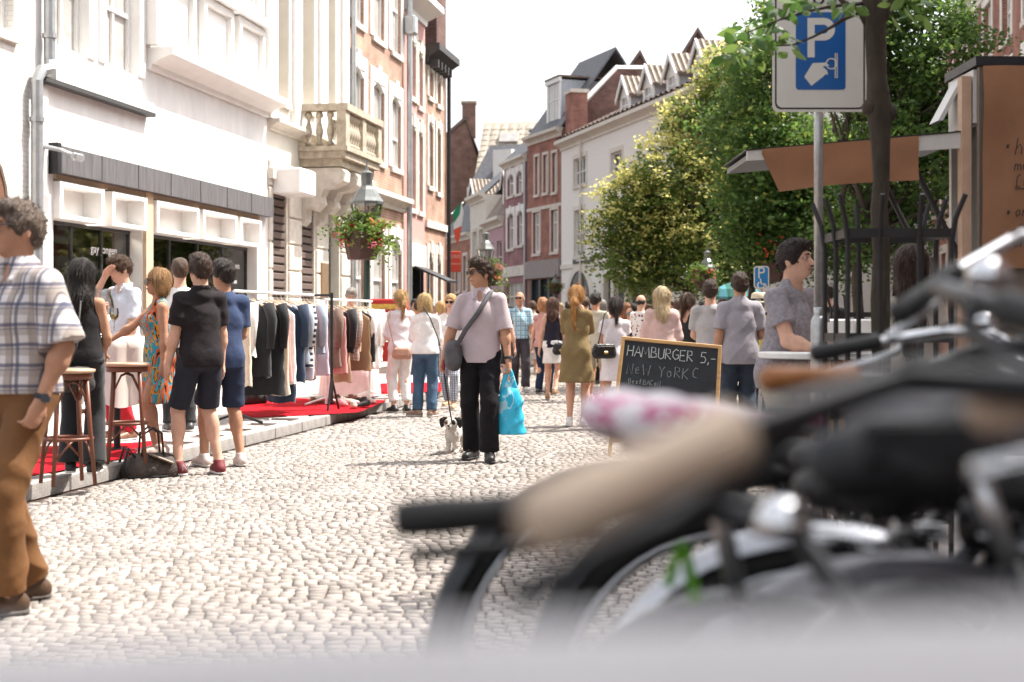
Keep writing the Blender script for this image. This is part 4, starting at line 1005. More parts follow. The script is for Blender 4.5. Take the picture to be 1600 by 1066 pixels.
for i in range(N):
    a0, a1 = math.pi * i / N, math.pi * (i + 1) / N; m_ = (a + c) / 2; q = rr + .3
    ar.prism([(m_ + rr * math.cos(a0), zt - rr + rr * math.sin(a0)), (m_ + q * math.cos(a0), zt - rr + q * math.sin(a0)), (m_ + q * math.cos(a1), zt - rr + q * math.sin(a1)), (m_ + rr * math.cos(a1), zt - rr + rr * math.sin(a1))], (0, -.07, 0), (1, 0, 0), (0, 0, 1), (0, .066, 0))
ar.build('arch_surround', M_cream, W.root)
x, z = W.px(898, 413); x1, z1 = W.px(930, 402); sg = MB().bx(x, x1, -.1, -.01, z, z1).build('sign_board', M_black, W.root)
MB().bx(.5 + x, x1 - .4, -.105, -.1, z + .1, z + .16).build('sign_line', M_cream, sg)
W.opening(5.4, 13.2, .0, 3.1); MB().bx(5.4, 13.2, .22, .28, 0, 3.1).build('shopfront', M_glass, W.root)
for q in (5.4, 6.6, 8.2, 9.9, 11.6, 13.0): MB().bx(q, q + .35, -.02, .2, 0, 3.1).build('shop_post', M_cream, W.root)
W.finish(); rf = W.roof(9.0, 1.3, 2.4, M_tile); W.roof_tiles(rf, 9.0, 1.3, 2.4, M_tile, 0, W.L)
for p, yb in ((967, 188), (1003, 178), (1040, 165), (1082, 150)):
    x = W.px(p)[0]; W.dormer(x, 9.02, 1.0, .95, 1.8, y=.3)
W.chimney(.6, .5, 9.2, 11.1, .9, M_brickB, 0, M_stone)
W.pipe([(3.0, -.1, 9), (3.0, -.1, 0)], .05, M_cream)

def far(name, label, p0, Y0, p1, Y1, ztop, wall, depth=6): return Facade(name, label, (gx(p0, Y0), Y0), (gx(p1, Y1), Y1), ztop, wall, depth)
Br = far('house', 'red brick house with tall white mullioned windows and a slate mansard dormer', 824, 66, 877.5, 62.1, 9.6, M_brickB)
for p0, p1, t, bt in ((836, 842, 246, 305), (849, 856, 243, 302), (863, 870, 240, 301), (833, 844, 333, 397), (861, 872, 329, 394)):
    Br.window(Br.px(p0)[0], Br.px(p1)[0], Br.px(p0, bt)[1], Br.px(p0, t)[1], 2 if p1 - p0 > 9 else 1, (.7,), sur=M_stone, surw=.1, glass=M_glassw, fw=.12)
Br.cornice(9.35, M_stone, .3, .4); Br.band('string_course', 6.3, 6.45, .04, M_stone); Br.band('shop_fascia', 3.2, 4.0, .15, mt('grey_fascia', (.28, .24, .23), .7))
Br.opening(.4, Br.L - .4, 0, 3.15); MB().bx(.4, Br.L - .4, .15, .2, 0, 3.15).build('shopfront', M_glass, Br.root)
for q in (.4, 1.5, 2.6, Br.L - .6): MB().bx(q, q + .18, -.02, .14, 0, 3.15).build('shop_post', mt('dark_green_door', (.04, .05, .045)), Br.root)
Br.finish(); Br.roof(9.7, 3.6, 2.6, M_slate, over=.0); Br.dormer(Br.px(855)[0], 10.1, 1.5, 1.9, 2.6, gable=False, y=.35)
# sloping party wall with white coping between brick and cream house
pw = MB().prism([(0, 9.2), (5.2, 9.2), (5.2, 12.4), (2.3, 12.3), (.2, 10.0)], (0.02, .2, 0), (0, 1, 0), (0, 0, 1), (.3, 0, 0)).build('party_wall', M_brickD, W.root)
MB().tube([(.17, .3, 10.1), (.17, 2.5, 12.35), (.17, 5.4, 12.45)], .16, 4).build('coping', M_white, W.root)

Pl = far('house', 'plum brick house with arched white windows beside a drainpipe', 787.5, 70.3, 823.5, 66.2, 9.0, M_brickP)
for p0, p1, t, bt in ((793, 803, 275, 308), (807, 816, 269, 304), (793, 803, 335, 390), (808, 817, 331, 384)):
    Pl.window(Pl.px(p0)[0], Pl.px(p1)[0], Pl.px(p0, bt)[1], Pl.px(p0, t)[1], 1, (.6,), sur=M_white, surw=.22, arch=.2)
Pl.cornice(8.7, M_cream, .3, .35); Pl.band('string_course', 3.4, 3.9, .08, M_stone)
Pl.window(.6, Pl.L - .7, .9, 3.1, 3, (.7,), frame=M_cream); Pl.finish(); Pl.roof(9.05, 3., 3, M_slate, over=0); Pl.pipe([(Pl.L - .1, -.08, 8.7), (Pl.L - .1, -.08, 0)], .06)
Pi = far('house', 'pink rendered house under a dark roof with one white gabled dormer', 758, 75.5, 787, 70.6, 6.2, mt('dusty_pink', (.46, .30, .33), .85, var=.1))
for p0, p1 in ((763, 771), (776, 784)): Pi.window(Pi.px(p0)[0], Pi.px(p1)[0], 3.3, 5.3, 1, (.6,), frame=M_cream, glass=M_glass)
Pi.cornice(6.0, M_cream, .35, .5); Pi.opening(.5, Pi.L - .5, 0, 2.7); MB().bx(.5, Pi.L - .5, .15, .2, 0, 2.7).build('shopfront', M_glass, Pi.root)
Pi.finish(); Pi.roof(6.5, 3.4, 2.4, M_tile, over=0); Pi.dormer(Pi.px(776)[0], 6.6, 1.2, 1.7, 2., y=.5)
Cr = far('house', 'cream stone house front with a moulded cornice in the bend of the street', 735, 80, 758, 75.7, 8.0, M_cream)
for p0, p1 in ((739, 745), (749, 755)): Cr.window(Cr.px(p0)[0], Cr.px(p1)[0], 3.9, 6.2, 1, (.6,), sur=M_stone, surw=.15); Cr.window(Cr.px(p0)[0], Cr.px(p1)[0], .6, 3.0, 1, (.6,), frame=M_cream, glass=M_glass)
Cr.cornice(7.7, M_cream, .35, .45); Cr.finish(); Cr.roof(8.0, 2.4, 2.6, M_slate, over=0)
Or = far('house', 'orange brick house end with a small white dormer behind the flag', 690, 88, 735, 80.3, 6.2, M_brickO)
for p0, p1 in ((697, 705), (712, 719), (724, 730)): Or.window(Or.px(p0)[0], Or.px(p1)[0], 3.0, 5.0, 1, (.6,), sur=M_stone, surw=.15); Or.window(Or.px(p0)[0], Or.px(p1)[0], .3, 2.4, 1, (.6,), frame=M_cream, glass=M_glass)
Or.cornice(5.9, M_cream, .3, .4); Or.finish(); Or.roof(6.3, 3.6, 2.6, M_slate, over=0); Or.dormer(Or.px(727)[0], 6.9, 1.3, 1.6, 2., y=.5)
# taller houses behind
def gable_house(label, p0, p1, Y, zeave, zpeak, mat, depth=9, roofm=None, off=0.):
    w = gx(p1, Y) - gx(p0, Y); t = thing('house', label, 'building', (gx(p0, Y), Y, 0))
    MB().prism([(0, 0), (w, 0), (w, zeave), (w * (.5 + off), zpeak), (0, zeave)], (0, 0, 0), (1, 0, 0), (0, 0, 1), (0, depth, 0)).build('wall', mat, t)
    r = MB()
    for sg, xx in ((-1, 0), (1, w)):
        r.prism([(w * (.5 + off), zpeak + .02), (xx + sg * .2, zeave - .1), (xx + sg * .2, zeave + .15), (w * (.5 + off), zpeak + .3)], (0, -.12, 0), (1, 0, 0), (0, 0, 1), (0, depth + .24, 0))
    r.build('roof', roofm or M_tile, t); return t, w
gable_house('dark brick gable rising behind the brick house left of the trees', 925, 1050, 74, 11.4, 15.1, M_brickD, off=.1)
gable_house('tallest dark brick gable with a steep tiled roof behind the dormers', 1010, 1170, 78, 12.2, 17.1, M_brickD)
t_, w_ = gable_house('brown brick house end with a square chimney far down the street', 655, 748, 100, 12.5, 15.4, M_brickM, off=.28)
c_ = MB().bx(w_ * .72, w_ * .72 + .95, .05, .9, 14.2, 16.6).build('chimney', M_brickM, t_); MB().bx(w_ * .72 - .08, w_ * .72 + 1.03, 0, 1, 16.6, 16.75).build('chimney_cap', M_stone2, c_)
Tr = far('house', 'house with a broad pale tiled roof and a skylight far down the street', 742, 95, 832, 94.4, 10.6, M_brickB, 8)
Tr.finish(); rf = Tr.roof(10.6, 4.3, 3.6, M_tile2); Tr.roof_tiles(rf, 10.6, 4.3, 3.6, M_tile2, 0, Tr.L, dx=.6, dz=.55)
xs = Tr.px(772)[0]; u = Vector((0, 3.6, 4.3)).normalized(); nn = Vector((0, -4.3, 3.6)).normalized(); o = Vector((xs, 0, 10.9)) + u * 3.2
sk = MB().add([o + nn * .2, o + Vector((1.3, 0, 0)) + nn * .2, o + Vector((1.3, 0, 0)) + u * .9 + nn * .2, o + u * .9 + nn * .2, o - nn * .1, o + Vector((1.3, 0, 0)) - nn * .1, o + Vector((1.3, 0, 0)) + u * .9 - nn * .1, o + u * .9 - nn * .1], [(0, 1, 2, 3), (7, 6, 5, 4), (0, 4, 5, 1), (1, 5, 6, 2), (2, 6, 7, 3), (3, 7, 4, 0)]).build('skylight', M_glassw, Tr.root)
G = far('house', 'grey sided attic house with white trim and sloping slate roof', 735, 85, 800, 83.8, 8.6, M_lead, 5)
G.finish(); G.roof(9.3, 2.6, 2.6, M_slate, over=.1)
MB().bx(-.1, G.L + .1, -.25, .1, 8.6, 9.25).build('eaves_board', M_white, G.root)
MB().bx(G.L - 1.2, G.L, -.1, 2, 9.2, 11.4).build('stair_tower', M_white, G.root)
Bg = far('house', 'dark slate roofed brick house right of the pale tiled roof', 828, 78, 900, 75, 11.6, M_brickD, 6)
Bg.finish(); Bg.roof(11.6, 1.5, 3, M_slate, over=.1)
Bg.chimney(Bg.px(905)[0], 1.5, 11.6, 13.6, 1.6, M_brickD, 0, M_slate)
MB().tube([(Bg.px(889)[0], 1, 12), (Bg.px(889)[0], 1, 14.6)], .07, 6).build('flue', M_black, Bg.root)

# right-hand row, mostly behind trees
RA, RB = (.164 * 48 + 6, 48.), (.164 * 12 + 6, 12.)
Rr = Facade('house', 'red brick row with tall white framed windows behind the food truck', RA, RB, 9.6, M_brickB, depth=8)
Rr.L_ = Rr.L
xq = 2.0
while xq < Rr.L - 2:
    Rr.window(xq, xq + 1.2, 4.6, 7.0, 2, (.68,), sur=M_white, surw=.2, arch=.15); Rr.window(xq, xq + 1.2, .8, 3.3, 2, (.7,), sur=M_stone, surw=.2); 
    Rr.window(xq, xq + 1.2, 7.7, 9.1, 2, (.5,), sur=M_white, surw=.16)
    xq += 2.6
Rr.band('string_course', 4.0, 4.25, .1, M_stone); Rr.cornice(9.3, M_white, .4, .45); Rr.band('base', 0, .7, .05, M_stone); Rr.finish()
for q in (9.6, 19.9, 27.7): Rr.pipe([(q, -.12, 9.3), (q, -.12, 0)], .07, M_stone)
Rr.roof(9.6, 2.0, 3.6, M_tile, over=.05)
Nr = Facade('house', 'unseen tall brick house added to shade the bicycles opposite the white shop', (.164 * 11.9 + 6, 11.9), (.164 * -9 + 6, -9.), 12.0, M_brickB, depth=8)  # out of view; added and its height set for the shade it throws
for q in range(7):
    for z in (4.2, 6.9, 9.5): Nr.window(1.2 + q * 2.8, 2.4 + q * 2.8, z, z + 2.1, 2, (.68,), sur=M_white, surw=.18)
    Nr.window(1.0 + q * 2.8, 2.7 + q * 2.8, .5, 3.3, 2, (.7,), sur=M_stone, surw=.2)
Nr.cornice(11.7, M_white, .4, .45); Nr.finish()
# wall joining right row to the cream house
J1 = Facade('house', 'shaded shop building at the bend behind the trees', (10.8, 46.5), (13.8, 48.1), 9.0, M_cream, depth=4)
J1.opening(.3, 3.0, 0, 3); MB().bx(.3, 3.0, .15, .2, 0, 3).build('shopfront', M_glass, J1.root); J1.window(1, 2.2, 4, 6.2); J1.finish(); J1.roof(9, 1.5, 2, M_tile, over=0)
# ------------------------------------------------------------------ trees
M_bark = mt('bark', (.055, .042, .03), .9, var=.4, scale=8, bump=.8, bscale=26, stretch=(1, 1, .4))
M_leafA = mt_leaf('leaf_flowering', (.06, .11, .025), (.14, .20, .04), (.58, .55, .20), .45)
M_leafB = mt_leaf('leaf_green', (.04, .09, .022), (.10, .18, .04), (.28, .32, .08), .45)
M_leafC = mt_leaf('leaf_near', (.035, .09, .02), (.07, .15, .03), (.16, .24, .06))
def leaf_cloud(name, mat, blobs, n, size, seed, parent, up=.5, flower=0., gaps=.35):
    "many leaf-sized faces gathered in sprays through the crown's volume"
    r = np.random.RandomState(seed); per = 14
    ns = n // per; vol = np.array([b[3] * b[3] * (b[4] if len(b) > 4 else b[3]) for b in blobs]); pick = r.choice(len(blobs), ns, p=vol / vol.sum())
    C = np.array([b[:3] for b in blobs])[pick]; rad = np.array([b[3] for b in blobs])[pick]; rz = np.array([(b[4] if len(b) > 4 else b[3]) for b in blobs])[pick]
    d = r.normal(size=(ns, 3)); d /= np.linalg.norm(d, axis=1)[:, None]
    q = r.rand(ns) ** .42; P = C + d * (q * rad)[:, None] * np.stack([np.ones(ns), np.ones(ns), rz / rad], 1)
    # irregular gaps
    f = np.sin(2.1 * P[:, 0] + 1.3 * P[:, 2] + seed) * np.sin(1.7 * P[:, 1] - 1.1 * P[:, 2]) + .6 * np.sin(4.3 * P[:, 2] + 2.2 * P[:, 0]) * np.sin(3.7 * P[:, 1] + seed)
    keep = f > np.quantile(f, gaps * .5) ; P = P[keep]; q = q[keep]; d = d[keep]; ns = len(P)
    sd = d * .6 + r.normal(size=(ns, 3)) * .5 + np.array([0, 0, .25]); sd /= np.linalg.norm(sd, axis=1)[:, None]
    k = np.arange(per); t = (k / per)[None, :, None]
    side = np.cross(sd, np.array([0, 0, 1.])); side /= np.linalg.norm(side, axis=1)[:, None] + 1e-6
    L = size * r.uniform(3.5, 6, ns)
    base = P[:, None, :] + sd[:, None, :] * (t * L[:, None, None]) + side[:, None, :] * (np.where(k % 2 == 0, 1, -1)[None, :, None] * size * .55) + r.normal(size=(ns, per, 3)) * size * .35
    base[:, :, 2] -= (t[..., 0] ** 2) * L[:, None] * .35
    N = ns * per; base = base.reshape(N, 3)
    ax = r.normal(size=(N, 3)); ax[:, 2] *= .5; ax /= np.linalg.norm(ax, axis=1)[:, None]
    nn = r.normal(size=(N, 3)) * .7 + np.array([0, 0, up]); w = np.cross(ax, nn); w /= np.linalg.norm(w, axis=1)[:, None] + 1e-6
    s = size * r.uniform(.6, 1.25, N)[:, None]
    V = np.stack([base, base + ax * s * .5 + w * s * .3, base + ax * s, base + ax * s * .5 - w * s * .3], 1).reshape(-1, 3)
    me = np_mesh(name, V, np.arange(N * 4).reshape(-1, 4), mat, smooth=False)
    tone = r.uniform(0, .6, N) * .85 + np.repeat(r.uniform(-.05, .2, ns), per)
    if flower:
        outer = np.repeat(np.clip((q - .78) / .2, 0, 1) * np.clip(d[:, 2] + .55, 0, 1), per)
        isf = r.rand(N) < flower * outer; tone[isf] = r.uniform(.8, 1., isf.sum())
    a = me.attributes.new('tone', 'FLOAT', 'POINT'); a.data.foreach_set('value', np.repeat(np.clip(tone, 0, 1), 4).astype(np.float32))
    return link(name, me, parent)
def limb(mb, a, b, r0, r1, rnd, wob=.12, n=6):
    a = Vector(a); b = Vector(b); pts = []
    for i in range(n + 1):
        t = i / n; p = a.lerp(b, t) + Vector((rnd.uniform(-1, 1), rnd.uniform(-1, 1), rnd.uniform(-.4, .4))) * wob * math.sin(math.pi * t); pts.append(p)
    mb.tube(pts, [r0 + (r1 - r0) * i / n for i in range(n + 1)], 8); return pts
def tree(label, X, Y, ht, r0, blobs, n, size, mat, seed, flower=0., z0=0., fork=2.2, group='trees along the shaded side of the street', gaps=.35):
    rnd = random.Random(seed); t = thing('street_tree', label, 'tree', (X, Y, z0), 0, group)
    mb = MB(); limb(mb, (0, 0, -.05), (rnd.uniform(-.1, .1), 0, fork), r0, r0 * .75, rnd, .05)
    for b in blobs:
        c = Vector(b[:3]); limb(mb, (0, 0, fork - .1), c, r0 * .55, r0 * .12, rnd, .3)
        for k in range(5):
            d = Vector((rnd.uniform(-1, 1), rnd.uniform(-1, 1), rnd.uniform(-.3, 1))).normalized() * b[3] * .8; limb(mb, (Vector((0, 0, fork)).lerp(c, .6)), c + d, r0 * .22, r0 * .04, rnd, .2, 5)
    mb.build('trunk', M_bark, t, True)
    leaf_cloud('crown', mat, blobs, n, size, seed, t, flower=flower, gaps=gaps)
    return t
def blobs_px(Y, X0, specs, ydep=1.0):
    "crown lobes from photo pixels: (px, py, radius px)"
    out = []
    for i, sp in enumerate(specs):
        px, py, r = sp[:3]; p = F / Y; out.append((gx(px, Y) - X0, (sp[3] if len(sp) > 3 else random.uniform(-.8, .8)) * ydep, CAMH - (py - HOR) / p, r / p))
    return out
Y = 37.; X0 = gx(1075, Y)
tree('big spreading street tree in yellow flower left of the parking signs', X0, Y, 9, .16, blobs_px(Y, X0, [(985, 340, 62), (1000, 410, 45), (1050, 290, 72), (1075, 380, 72), (1110, 200, 75), (1125, 300, 80), (1150, 120, 55), (1025, 420, 40), (955, 390, 34), (1130, 400, 60), (1175, 215, 60), (1095, 420, 45)]), 92000, .118, M_leafA, 11, flower=2.2)
Y = 27.; X0 = gx(1176, Y)
tree('slim trunked street tree between the flowering tree and the food stall', X0, Y, 7, .085, blobs_px(Y, X0, [(1200, 250, 75), (1215, 330, 70), (1260, 280, 75), (1190, 370, 42), (1270, 370, 60), (1320, 320, 70), (1175, 310, 45), (1310, 250, 60), (1165, 180, 60), (1190, 110, 60), (1180, 240, 55), (1225, 60, 60), (1150, 350, 40), (1330, 390, 40)]), 60000, .115, M_leafB, 12, flower=.25, fork=2.)
Y = 22.; X0 = gx(1345, Y)
tree('street tree with dark green leaves behind the raised stall flap', X0, Y, 7, .10, blobs_px(Y, X0, [(1420, 170, 80), (1470, 120, 60), (1395, 100, 70), (1440, 240, 62), (1345, 250, 65), (1400, 320, 60), (1480, 190, 42), (1350, 350, 50), (1440, 40, 65), (1340, 60, 60), (1300, 380, 40), (1410, 220, 60), (1500, 90, 45), (1440, 330, 50), (1470, 280, 45), (1380, 20, 60), (1300, 120, 60), (1390, 390, 40)]), 42000, .10, M_leafB, 13, flower=.05, fork=2.3, gaps=.6)
# near tree: trunk, fork, bare branch and separate large leaves
Y = 7.4; X0 = gx(1376, Y)
nt = thing('street_tree', 'slender knobbly young tree standing inside the black iron guard by the parking sign', 'tree', (X0, Y, 0), 0)
rnd = random.Random(5); mb = MB()
pz = lambda px, py: Vector((gx(px, Y) - X0, 0, CAMH - (py - HOR) * Y / F))
pts = [(0, 0, -.02), pz(1375, 640), pz(1377, 560), pz(1374, 470), pz(1377, 400), pz(1373, 330), pz(1377, 280), pz(1376, 230), pz(1374, 186), pz(1373, 165), pz(1370, 120), pz(1368, 60), pz(1366, 0), pz(1364, -60)]
k = Y / F * .8
mb.tube(pts, [23 * k, 20 * k, 18 * k, 17 * k, 16.5 * k, 16 * k, 16 * k, 18 * k, 23 * k, 24 * k, 19 * k, 20 * k, 24 * k, 14 * k], 14)
mb.tube([pz(1368, 45), pz(1385, 10), pz(1402, -30), pz(1420, -90)], [15 * k, 13 * k, 11 * k, 8 * k], 10)
mb.tube([pz(1362, 50), pz(1345, 20), pz(1318, 4), pz(1300, -15)], [9 * k, 7 * k, 5 * k, 4 * k], 8)
mb.lathe([(0, -.05), (.035, -.03), (.045, 0), (.03, .03), (0, .05)], pz(1358, 168) + Vector((0, -.01, 0)), 10); mb.lathe([(0, -.06), (.035, -.03), (.04, 0), (.03, .03), (0, .05)], pz(1390, 175), 10)
tr_ = mb.build('trunk', M_bark, nt, True)
br = MB(); yb = -.45; pd = lambda px, py, dy: at(px, py, Y + dy) - Vector((X0, Y, 0))
br.tube([pd(1352, 15, -.1), pd(1318, 30, yb * .7), pd(1300, 42, yb), pd(1270, 58, yb), pd(1240, 70, yb), pd(1212, 72, yb)], [.014, .011, .008, .006, .005, .003], 6)
br.tube([pz(1345, 6), pd(1300, 10, yb), pd(1262, 18, yb), pd(1215, 32, yb), pd(1170, 50, yb), pd(1140, 74, yb)], [.012, .009, .007, .005, .004, .003], 6)
br.build('branch', M_bark, nt, True)
pd = lambda px, py, dy: at(px, py, Y + dy) - Vector((X0, Y, 0))
def leaf_mesh(seed):
    r = random.Random(seed); L = .085; v = []; f = []
    for i, (t, w) in enumerate(((0, .002), (.2, .016), (.45, .024), (.75, .016), (1, .001))):
        v += [(t * L, w, -.012 * t * t - .006 * abs(w) * 40), (t * L, 0, -.012 * t * t), (t * L, -w, -.012 * t * t - .006 * abs(w) * 40)]
    for i in range(4):
        for j in range(2): f.append((i * 3 + j, i * 3 + j + 1, i * 3 + 4 + j, i * 3 + 3 + j))
    me = bpy.data.meshes.new('leaf'); me.from_pydata(v, [], f); me.materials.append(M_leafC); a = me.attributes.new('tone', 'FLOAT', 'POINT'); tv = r.random(); a.data.foreach_set('value', [tv] * len(v)); me.polygons.foreach_set('use_smooth', [True] * len(f)); return me
lms = [leaf_mesh(i) for i in range(6)]
def put_leaf(p, sc=1.):
    o = link('leaf', rnd.choice(lms), nt, p); o.rotation_euler = (rnd.uniform(-.9, .9), rnd.uniform(-.3, 1.0), rnd.uniform(0, 6.28)); o.scale = (sc * rnd.uniform(.7, 1.2),) * 3
for (cx_, cy_, rx, ry, n) in ((1155, 62, 22, 22, 16), (1195, 45, 25, 18, 20), (1215, 70, 22, 18, 14), (1252, 8, 26, 9, 12), (1322, 8, 26, 10, 16), (1215, 12, 30, 12, 14), (1170, 75, 22, 20, 12), (1140, 80, 10, 8, 6), (1420, 5, 35, 25, 26), (1290, -30, 60, 25, 30), (1395, -40, 50, 25, 24)):
    for i in range(n): put_leaf(pd(cx_ + rnd.uniform(-1, 1) * rx, cy_ + rnd.uniform(-1, 1) * ry, yb + rnd.uniform(-.25, .25)))
# ------------------------------------------------------------------ street furniture and stalls
# parking sign on its pole
Yp = 7.9; kx = Yp / F
ps = thing('parking_sign', 'large white pay parking sign plate on a galvanised pole beside the young tree', 'sign', (gx(1279, Yp), Yp, .01))
def zz(py): return CAMH - (py - HOR) * kx - .01
def xx_(px): return (px - 1279) * kx
MB().lathe([(.030, 0), (.030, zz(500)), (.026, zz(496)), (.026, zz(490)), (.0285, zz(480))], n=16).build('pole', M_galv, ps, True)
MB().lathe([(.0445, -.0), (.0445, zz(508)), (.040, zz(500)), (.0305, zz(494))], n=16).build('pole_sleeve', M_galv, ps, True)
MB().lathe([(.0255, zz(482)), (.0255, zz(-60))], n=14).build('upper_pole', M_galv, ps, True)
M_signw = mt('sign_white', (.72, .68, .62), .35, var=.04); M_signb = mt('sign_blue', (.015, .11, .36), .3, var=.04); M_signk = mt('sign_black', (.02, .015, .015), .4, var=0)
def rrect(x0, x1, z0, z1, r, n=5):
    out = []
    for cx_, cz_, a0 in ((x1 - r, z1 - r, 0), (x0 + r, z1 - r, 90), (x0 + r, z0 + r, 180), (x1 - r, z0 + r, 270)):
        for i in range(n + 1): a = R(a0 + 90 * i / n); out.append((cx_ + r * math.cos(a), cz_ + r * math.sin(a)))
    return out
def plate(name, x0, x1, z0, z1, r, y, t, mat, par): return MB().prism(rrect(x0, x1, z0, z1, r), (0, y, 0), (1, 0, 0), (0, 0, 1), (0, t, 0)).build(name, mat, par)
X0, X1, Z0, Z1 = xx_(1203), xx_(1350), zz(178), zz(-62)
pl = plate('plate', X0, X1, Z0, Z1, 10 * kx, -.075, .004, M_signw, ps)
plate('border', X0 + 4 * kx, X1 - 4 * kx, Z0 + 4 * kx, Z1 - 4 * kx, 9 * kx, -.0765, .0012, M_signk, pl); plate('white_face', X0 + 6.5 * kx, X1 - 6.5 * kx, Z0 + 6.5 * kx, Z1 - 6.5 * kx, 8 * kx, -.0775, .0012, M_signw, pl)
plate('blue_field', xx_(1239), xx_(1316), zz(144), zz(24), 5 * kx, -.0795, .0015, M_signb, pl)
MB().bx(-.06, .06, -.07, -.027, zz(150), zz(140)).build('bracket', M_galv, ps)
P_ = MB(); y = -.0815; kk = kx
def bar2(x0, x1, z0, z1): P_.bx(x0, x1, y, y + .0015, z0, z1)
bar2(xx_(1257), xx_(1268), zz(94), zz(33))
Nn = 14; cx_, cz_ = xx_(1282), zz(50.5); ro, ri = 17.5 * kk, 7 * kk
for i in range(Nn):
    a0, a1 = -math.pi / 2 + math.pi * i / Nn, -math.pi / 2 + math.pi * (i + 1) / Nn
    P_.prism([(cx_ + ri * math.cos(a0), cz_ + ri * math.sin(a0)), (cx_ + ro * math.cos(a0), cz_ + ro * math.sin(a0)), (cx_ + ro * math.cos(a1), cz_ + ro * math.sin(a1)), (cx_ + ri * math.cos(a1), cz_ + ri * math.sin(a1))], (0, y, 0), (1, 0, 0), (0, 0, 1), (0, .0015, 0))
bar2(xx_(1268), cx_, cz_ + ri, cz_ + ro); bar2(xx_(1268), cx_, cz_ - ro, cz_ - ri)
P_.build('letter', M_signw, pl)
hd = MB(); hs = [(1252, 124), (1263, 138), (1281, 124), (1285, 120), (1289, 121), (1287, 114), (1280, 108), (1291, 107), (1286, 102), (1265, 103)]
hd.prism([(xx_(a), zz(b)) for a, b in hs], (0, y, 0), (1, 0, 0), (0, 0, 1), (0, .0015, 0)); hd.build('hand_symbol', M_signw, pl)
cn = MB(); cc = (xx_(1294), zz(104)); cn.torus((cc[0], y, cc[1]), 8 * kk, 1 * kk, (1, 0, 0), (0, 0, 1), 20, 4); cn.build('coin_symbol', M_signw, pl)
sl_ = MB(); sl_.tube([(xx_(1300), y, zz(88)), (xx_(1303), y, zz(88)), (xx_(1303), y, zz(126)), (xx_(1300), y, zz(126)), (xx_(1300), y, zz(88))], .8 * kk, 4); sl_.build('slot_symbol', M_signw, pl)
text_mesh('zone_word', 'zone', 30 * kk * 1.15, M_signk, pl, (xx_(1248), y, zz(12)), (R(90), 0, 0), sx=1.1)

# far disabled-parking sign
Yq = 24.; q = thing('parking_sign', 'small blue disabled parking sign on a thin pole far behind the grey shirted man', 'sign', (gx(1189, Yq), Yq, .01)); k2 = Yq / F
f2 = lambda px, py: ((px - 1189) * k2, CAMH - (py - HOR) * k2)
MB().lathe([(.03, 0), (.03, f2(0, 418)[1])], n=10).build('pole', M_galv, q)
a = f2(1177, 452); b_ = f2(1201, 417); p2 = plate('plate', a[0], b_[0], a[1], b_[1], .05, -.05, .01, M_signw, q); plate('blue_field', a[0] + .02, b_[0] - .02, a[1] + .02, b_[1] - .02, .04, -.053, .004, mt('sign_blue_lit', (.03, .22, .5), .4, var=0), p2)  # brighter copy of the sign blue, lit look put into the colour
text_mesh('letter', 'P', .27, M_signw, p2, f2(1182, 436)[:1] + (-.058,) + f2(1182, 436)[1:], (R(90), 0, 0), .002)
w_ = MB(); c = f2(1189, 445); w_.torus((c[0] - .01, -.056, c[1] - .02), .055, .012, (1, 0, 0), (0, 0, 1), 14, 4, a0=R(120), a1=R(400)); w_.tube([(c[0] - .02, -.056, c[1] + .09), (c[0], -.056, c[1]), (c[0] + .06, -.056, c[1]), (c[0] + .09, -.056, c[1] - .06)], .012, 4); w_.build('wheelchair_symbol', M_signw, p2)

